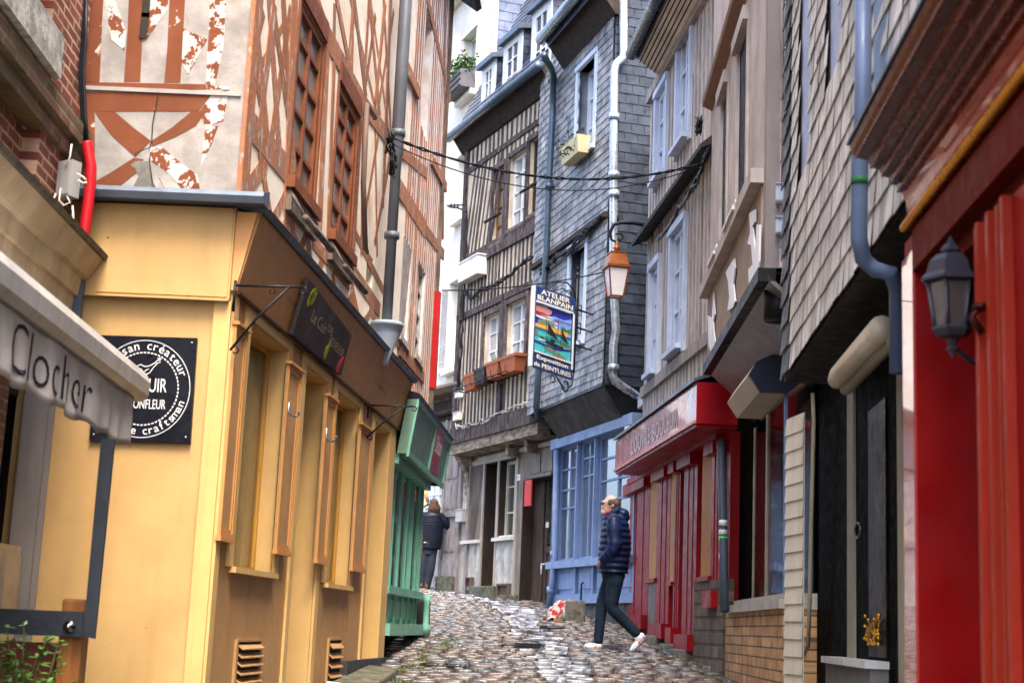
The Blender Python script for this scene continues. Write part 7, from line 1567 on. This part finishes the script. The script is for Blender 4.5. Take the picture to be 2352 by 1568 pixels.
# ---- walking man, seen from his left, face to the left
DW=17.2
def p(x,y,dy=0): 
    q=Wp(*X5(x,y),DW); q.y+=dy; return q
u=.00126
gz1=gh(1.2,DW)
hipN,hipF=p(318,810,-.09),p(295,810,.09); knN,knF=p(282,1085,-.08),p(205,1040,.08); anN,anF=p(510,1315,-.07),p(172,1385,.07)
mb=MB()
rings(mb,[(p(300,235),.05,.055),(p(312,265),.09,.15),(p(320,300),.11,.19),(p(325,420),.12,.18),(p(320,560),.115,.16),(p(315,700),.12,.165),(p(312,800),.12,.165),(p(310,850),.09,.15)])
limb(mb,[hipN,knN,anN],[.075,.05,.036]); limb(mb,[hipF,knF,anF],[.072,.05,.036])
mb.tube([p(285,160),p(295,200),p(302,260)],[.055,.057,.062],12)
ell(mb,p(290,122),.093,.074,.098); ell(mb,p(252,160),.052,.055,.082); ell(mb,p(238,200),.042,.045,.04)
mb.tube([p(212,128),p(198,158),p(204,170)],[.010,.016,.012],8); ell(mb,p(205,190),.018,.026,.010); ell(mb,p(212,212),.026,.028,.022); ell(mb,p(222,110),.03,.05,.02)
ell(mb,p(297,142,-.073),.020,.009,.03); ell(mb,p(297,142,.073),.020,.009,.03)
shN,shF=p(300,305,-.17),p(325,305,.17); elN,elF=p(312,545,-.23),p(440,545,.22); wrN,wrF=p(205,640,-.15),p(330,660,.17)
limb(mb,[shN,elN,wrN],[.05,.04,.03]); limb(mb,[shF,elF,wrF],[.05,.04,.03]); hand(mb,wrN,p(185,665,-.12)-wrN+Vector((0,.02,-.02)),Vector((0,-1,0))); hand(mb,wrF,Vector((-.8,-.3,-.3)),Vector((0,1,0)))
limb(mb,[anN,p(560,1360,-.07),p(500,1450,-.07)],[.034,.036,.03]); limb(mb,[anF,p(160,1430,.07),p(80,1445,.07)],[.034,.036,.03])
W1_=person('walking man in dark blue padded jacket, red scarf and white trainers','person',mb,skin,.011)
jn=M('navy_padded_nylon',S(20,36,74),S(14,26,56),scale=6,rough=.5,bump=.12,bscale=25,var=.1)
mb=MB()
rings(mb,[(p(318,232),.10,.13),(p(322,262),.135,.19),(p(328,320),.155,.225),(p(330,450),.175,.235),(p(318,560),.185,.235),(p(308,690),.175,.22),(p(306,765),.168,.21)],puff=.11,per=.07)
limb(mb,[shN+Vector((0,-.01,0)),elN,wrN+Vector((.01,0,0))],[.088,.078,.058],puff=.18,per=.07); limb(mb,[shF,elF,wrF],[.088,.078,.055],puff=.18,per=.07)
ell(mb,p(395,222),.078,.13,.07); ell(mb,p(345,200),.075,.12,.055); ell(mb,p(415,250),.06,.11,.05)
mb.tube([p(238,248,-.06),p(275,225,-.085),p(330,190,-.09),p(380,190,-.04)],[.03,.036,.04,.04],10); mb.tube([p(238,248,.06),p(275,225,.085),p(330,190,.09),p(380,190,.04)],[.03,.036,.04,.04],10); mb.tube([p(240,255,-.07),p(225,262,0),p(240,255,.07)],.03,10)
o=mb.build('padded_jacket',jn,W1_); remesh(o,.011,2)
mb=MB(); tj=M('dark_teal_jeans',S(22,40,56),S(16,30,44),scale=8,rough=.8,bump=.2,bscale=40)
rings(mb,[(p(308,740),.135,.175),(p(308,800),.135,.175),(p(305,845),.11,.165)]); limb(mb,[hipN,knN,p(440,1240,-.07),anN+Vector((.0,0,.0))],[.105,.07,.062,.056],sub=10,puff=.05,per=.05); limb(mb,[hipF,knF,p(185,1250,.07),anF],[.10,.068,.060,.056],sub=10,puff=.05,per=.05)
o=mb.build('trousers',tj,W1_); remesh(o,.011,2)
mb=MB(); mb.tube([p(245,205,-.06),p(258,215,-.078),p(300,195,-.085),p(330,175,-.06)],[.02,.024,.02,.016],8); mb.tube([p(240,236,-.03),p(236,242,.0),p(250,222,.06)],.024,8); o=mb.build('scarf',M('red_scarf',S(168,44,28),rough=.9,bump=.3),W1_); remesh(o,.008,2)
mb=MB(); ell(mb,p(322,126),.070,.080,.078); ell(mb,p(335,152),.05,.07,.055); ell(mb,p(292,118,-.036),.062,.048,.054); ell(mb,p(292,118,.036),.062,.048,.054); ell(mb,p(305,95),.055,.062,.04); o=mb.build('hair',M('short_grey_brown_hair',S(70,58,52),S(96,84,76),scale=30,rough=.8,bump=.4),W1_); remesh(o,.009,1)
mb=MB()
for dy in (-.035,.035): mb.tube([p(206,127,dy)+Vector((0,.022*math.cos(a),.016*math.sin(a))) for a in [k*.7 for k in range(10)]],.0028,5)
mb.tube([p(208,126,-.056),p(268,127,-.078),p(292,130,-.08)],.0035,5); mb.tube([p(208,126,.056),p(292,130,.08)],.0035,5); mb.build('glasses',black,W1_)
shoe=M('white_trainer',S(220,222,228),rough=.5,bump=.1,var=.05); orange=M('orange_trim',S(236,96,36),rough=.5); sole=M('grey_sole',S(150,140,140),rough=.8)
def mkshoe(h,t,up,wd=.045,lift=.0):
    ax=(t-h).normalized(); L=(t-h).length; sd_=Vector((0,1,0)); up=ax.cross(sd_).normalized(); 
    if up.z<0: up=-up
    if up.x<-.9: up=-up
    mb=MB(); MM=Matrix((ax,sd_,up)).transposed()
    ell(mb,h+ax*L*.25+up*.055,L*.27,wd,.052,M_=MM); ell(mb,h+ax*L*.65+up*.035,L*.36,wd*1.05,.036,M_=MM); ell(mb,h+ax*L*.3+up*.085,L*.16,wd*.85,.03,M_=MM)
    o=mb.build('shoe',shoe,W1_); remesh(o,.008,1)
    mb=MB(); ell(mb,h+ax*L*.5+up*.012,L*.52,wd*1.02,.016,M_=MM); mb.build('sole',sole,o)
    mb=MB(); ell(mb,h+ax*L*.42+up*.03-sd_*wd*.75,L*.1,.012,.012,M_=MM); mb.fl('trim',orange,o); ell(mb,h+ax*L*.12+up*.03-sd_*wd*.6,L*.04,.012,.016,M_=MM); mb.build('trim',orange,o)
mkshoe(p(612,1350,-.07),p(478,1508,-.07),None); mkshoe(p(208,1478,.07),p(38,1462,.07),None)
# ---- man at the door, back to the camera
D2_=28.3
def p(x,y,dy=0):
    q=Wp(*X6(x,y),D2_); q.y+=dy; return q
hL,hR=p(205,840),p(300,840); kL,kR=p(175,1080,-.03),p(285,1080,-.03); aL,aR=p(155,1350),p(225,1345)
mb=MB()
rings(mb,[(p(320,285),.055,.055),(p(310,310),.14,.09),(p(300,350),.19,.11),(p(290,500),.18,.12),(p(275,680),.16,.11),(p(262,800),.16,.11),(p(255,850),.14,.10)])
limb(mb,[hL,kL,aL],[.075,.052,.038]); limb(mb,[hR,kR,aR],[.075,.052,.038]); mb.tube([p(325,220),p(322,300)],.055,12); ell(mb,p(328,205,.01),.074,.09,.112); ell(mb,p(330,240,.06),.05,.05,.06)
for sx in (-1,1): ell(mb,p(328,215)+Vector((.077*sx,0,0)),.01,.02,.03)
sR_,eR_,wR_=p(415,360),p(530,500,.02),p(640,525,.12); sL2,eL2,wL2=p(195,350),p(150,560,.0),p(140,720,.1)
limb(mb,[sR_,eR_,wR_],[.05,.042,.03]); limb(mb,[sL2,eL2,wL2],[.05,.042,.03]); hand(mb,wR_,Vector((.35,.9,.15)),Vector((0,0,1))); hand(mb,wL2,Vector((0,.1,-1)),Vector((0,1,0)))
limb(mb,[aL,p(150,1380,.0),p(150,1382,.14)],[.036,.036,.03]); limb(mb,[aR,p(230,1380,.0),p(245,1382,.14)],[.036,.036,.03])
W2_=person('man with long brown hair in navy quilted jacket reaching for the grey door','person',mb,skin,.013)
mb=MB(); dj=M('dark_navy_quilt',S(17,23,42),S(12,17,32),scale=6,rough=.5,bump=.1)
rings(mb,[(p(322,285),.085,.08),(p(312,305),.16,.11),(p(300,345),.22,.145),(p(295,480),.225,.16),(p(288,650),.215,.16),(p(272,805),.205,.155)],puff=.05,per=.052,wave=.006)
limb(mb,[sR_,eR_,wR_],[.088,.078,.062],puff=.08,per=.05); limb(mb,[sL2,eL2,wL2],[.085,.075,.06],puff=.08,per=.05); o=mb.build('quilted_jacket',dj,W2_); remesh(o,.012,1)
mb=MB(); rings(mb,[(p(258,795),.165,.12),(p(258,850),.16,.12),(p(252,880),.13,.115)]); limb(mb,[hL,kL,aL+Vector((0,0,.02))],[.098,.074,.062],puff=.05,per=.06); limb(mb,[hR,kR,aR+Vector((0,0,.02))],[.10,.076,.064],puff=.05,per=.06); o=mb.build('jeans',M('faded_jeans',S(48,54,64),S(36,42,52),scale=5,rough=.85,bump=.15),W2_); remesh(o,.012,2)
mb=MB(); ell(mb,p(330,195,-.02),.092,.10,.115); 
for k in range(11):
    a=-2.7+k*.24*1.05; q=p(330,200)+Vector((math.cos(a)*.075,math.sin(a)*.085,0)); mb.tube([q,q+Vector((math.cos(a)*.025,math.sin(a)*.02,-.09)),q+Vector((math.cos(a)*.035,math.sin(a)*.02,-.135-.02*(k%3)))],[.035,.032,.012],7)
o=mb.build('hair',M('brown_hair',S(86,64,50),S(60,44,36),scale=20,stretch=(3,3,.5),rough=.6,bump=.5),W2_); remesh(o,.009,1)
tb_=M('tan_boot',S(98,72,42),rough=.7)
for a in (aL,aR):
    mb=MB(); f=Vector((a.x,a.y,gh(a.x,a.y)+.02)); ell(mb,f+Vector((0,.05,.045)),.05,.15,.045); ell(mb,f+Vector((0,-.02,.08)),.045,.06,.06); o=mb.build('shoe',tb_,W2_); remesh(o,.01,1)

# moss and grass tufts in the joints along the walls
mb=MB(); rg=random.Random(9)
def tuft(x,y,n,sp):
    for _ in range(n):
        px_,py_=x+rg.uniform(-sp,sp),y+rg.uniform(-sp*2,sp*2); z=gh(px_,py_)+.012; a=rg.uniform(0,6.28); d=Vector((math.cos(a)*.012,math.sin(a)*.012,rg.uniform(.008,.045))); e=Vector((-math.sin(a),math.cos(a),0))*.005
        p_=Vector((px_,py_,z)); mb.cur=rg.uniform(.6,1.3); mb.add([p_-e,p_+e,p_+d],[(0,1,2)])
for _ in range(46):
    y=rg.uniform(12.5,18); tuft(-1.72+(y-8.8)*.09+rg.uniform(.25,.55),y,26,.05)
for _ in range(30):
    y=rg.uniform(13.5,20.5); tuft(2.27-(y-15.2)*.087-rg.uniform(.12,.25),y,22,.04)
for _ in range(14):
    t=rg.random(); q=RH.pt(t*RH.L,0,rg.uniform(.05,.16)); tuft(q.x,q.y,20,.05)
o=mb.build('moss_and_grass',M('moss_green',S(84,100,44),shade=1),recalc=False); tag(o,'small green moss and grass tufts in the cobble joints along the walls','moss'); o['kind']='stuff'
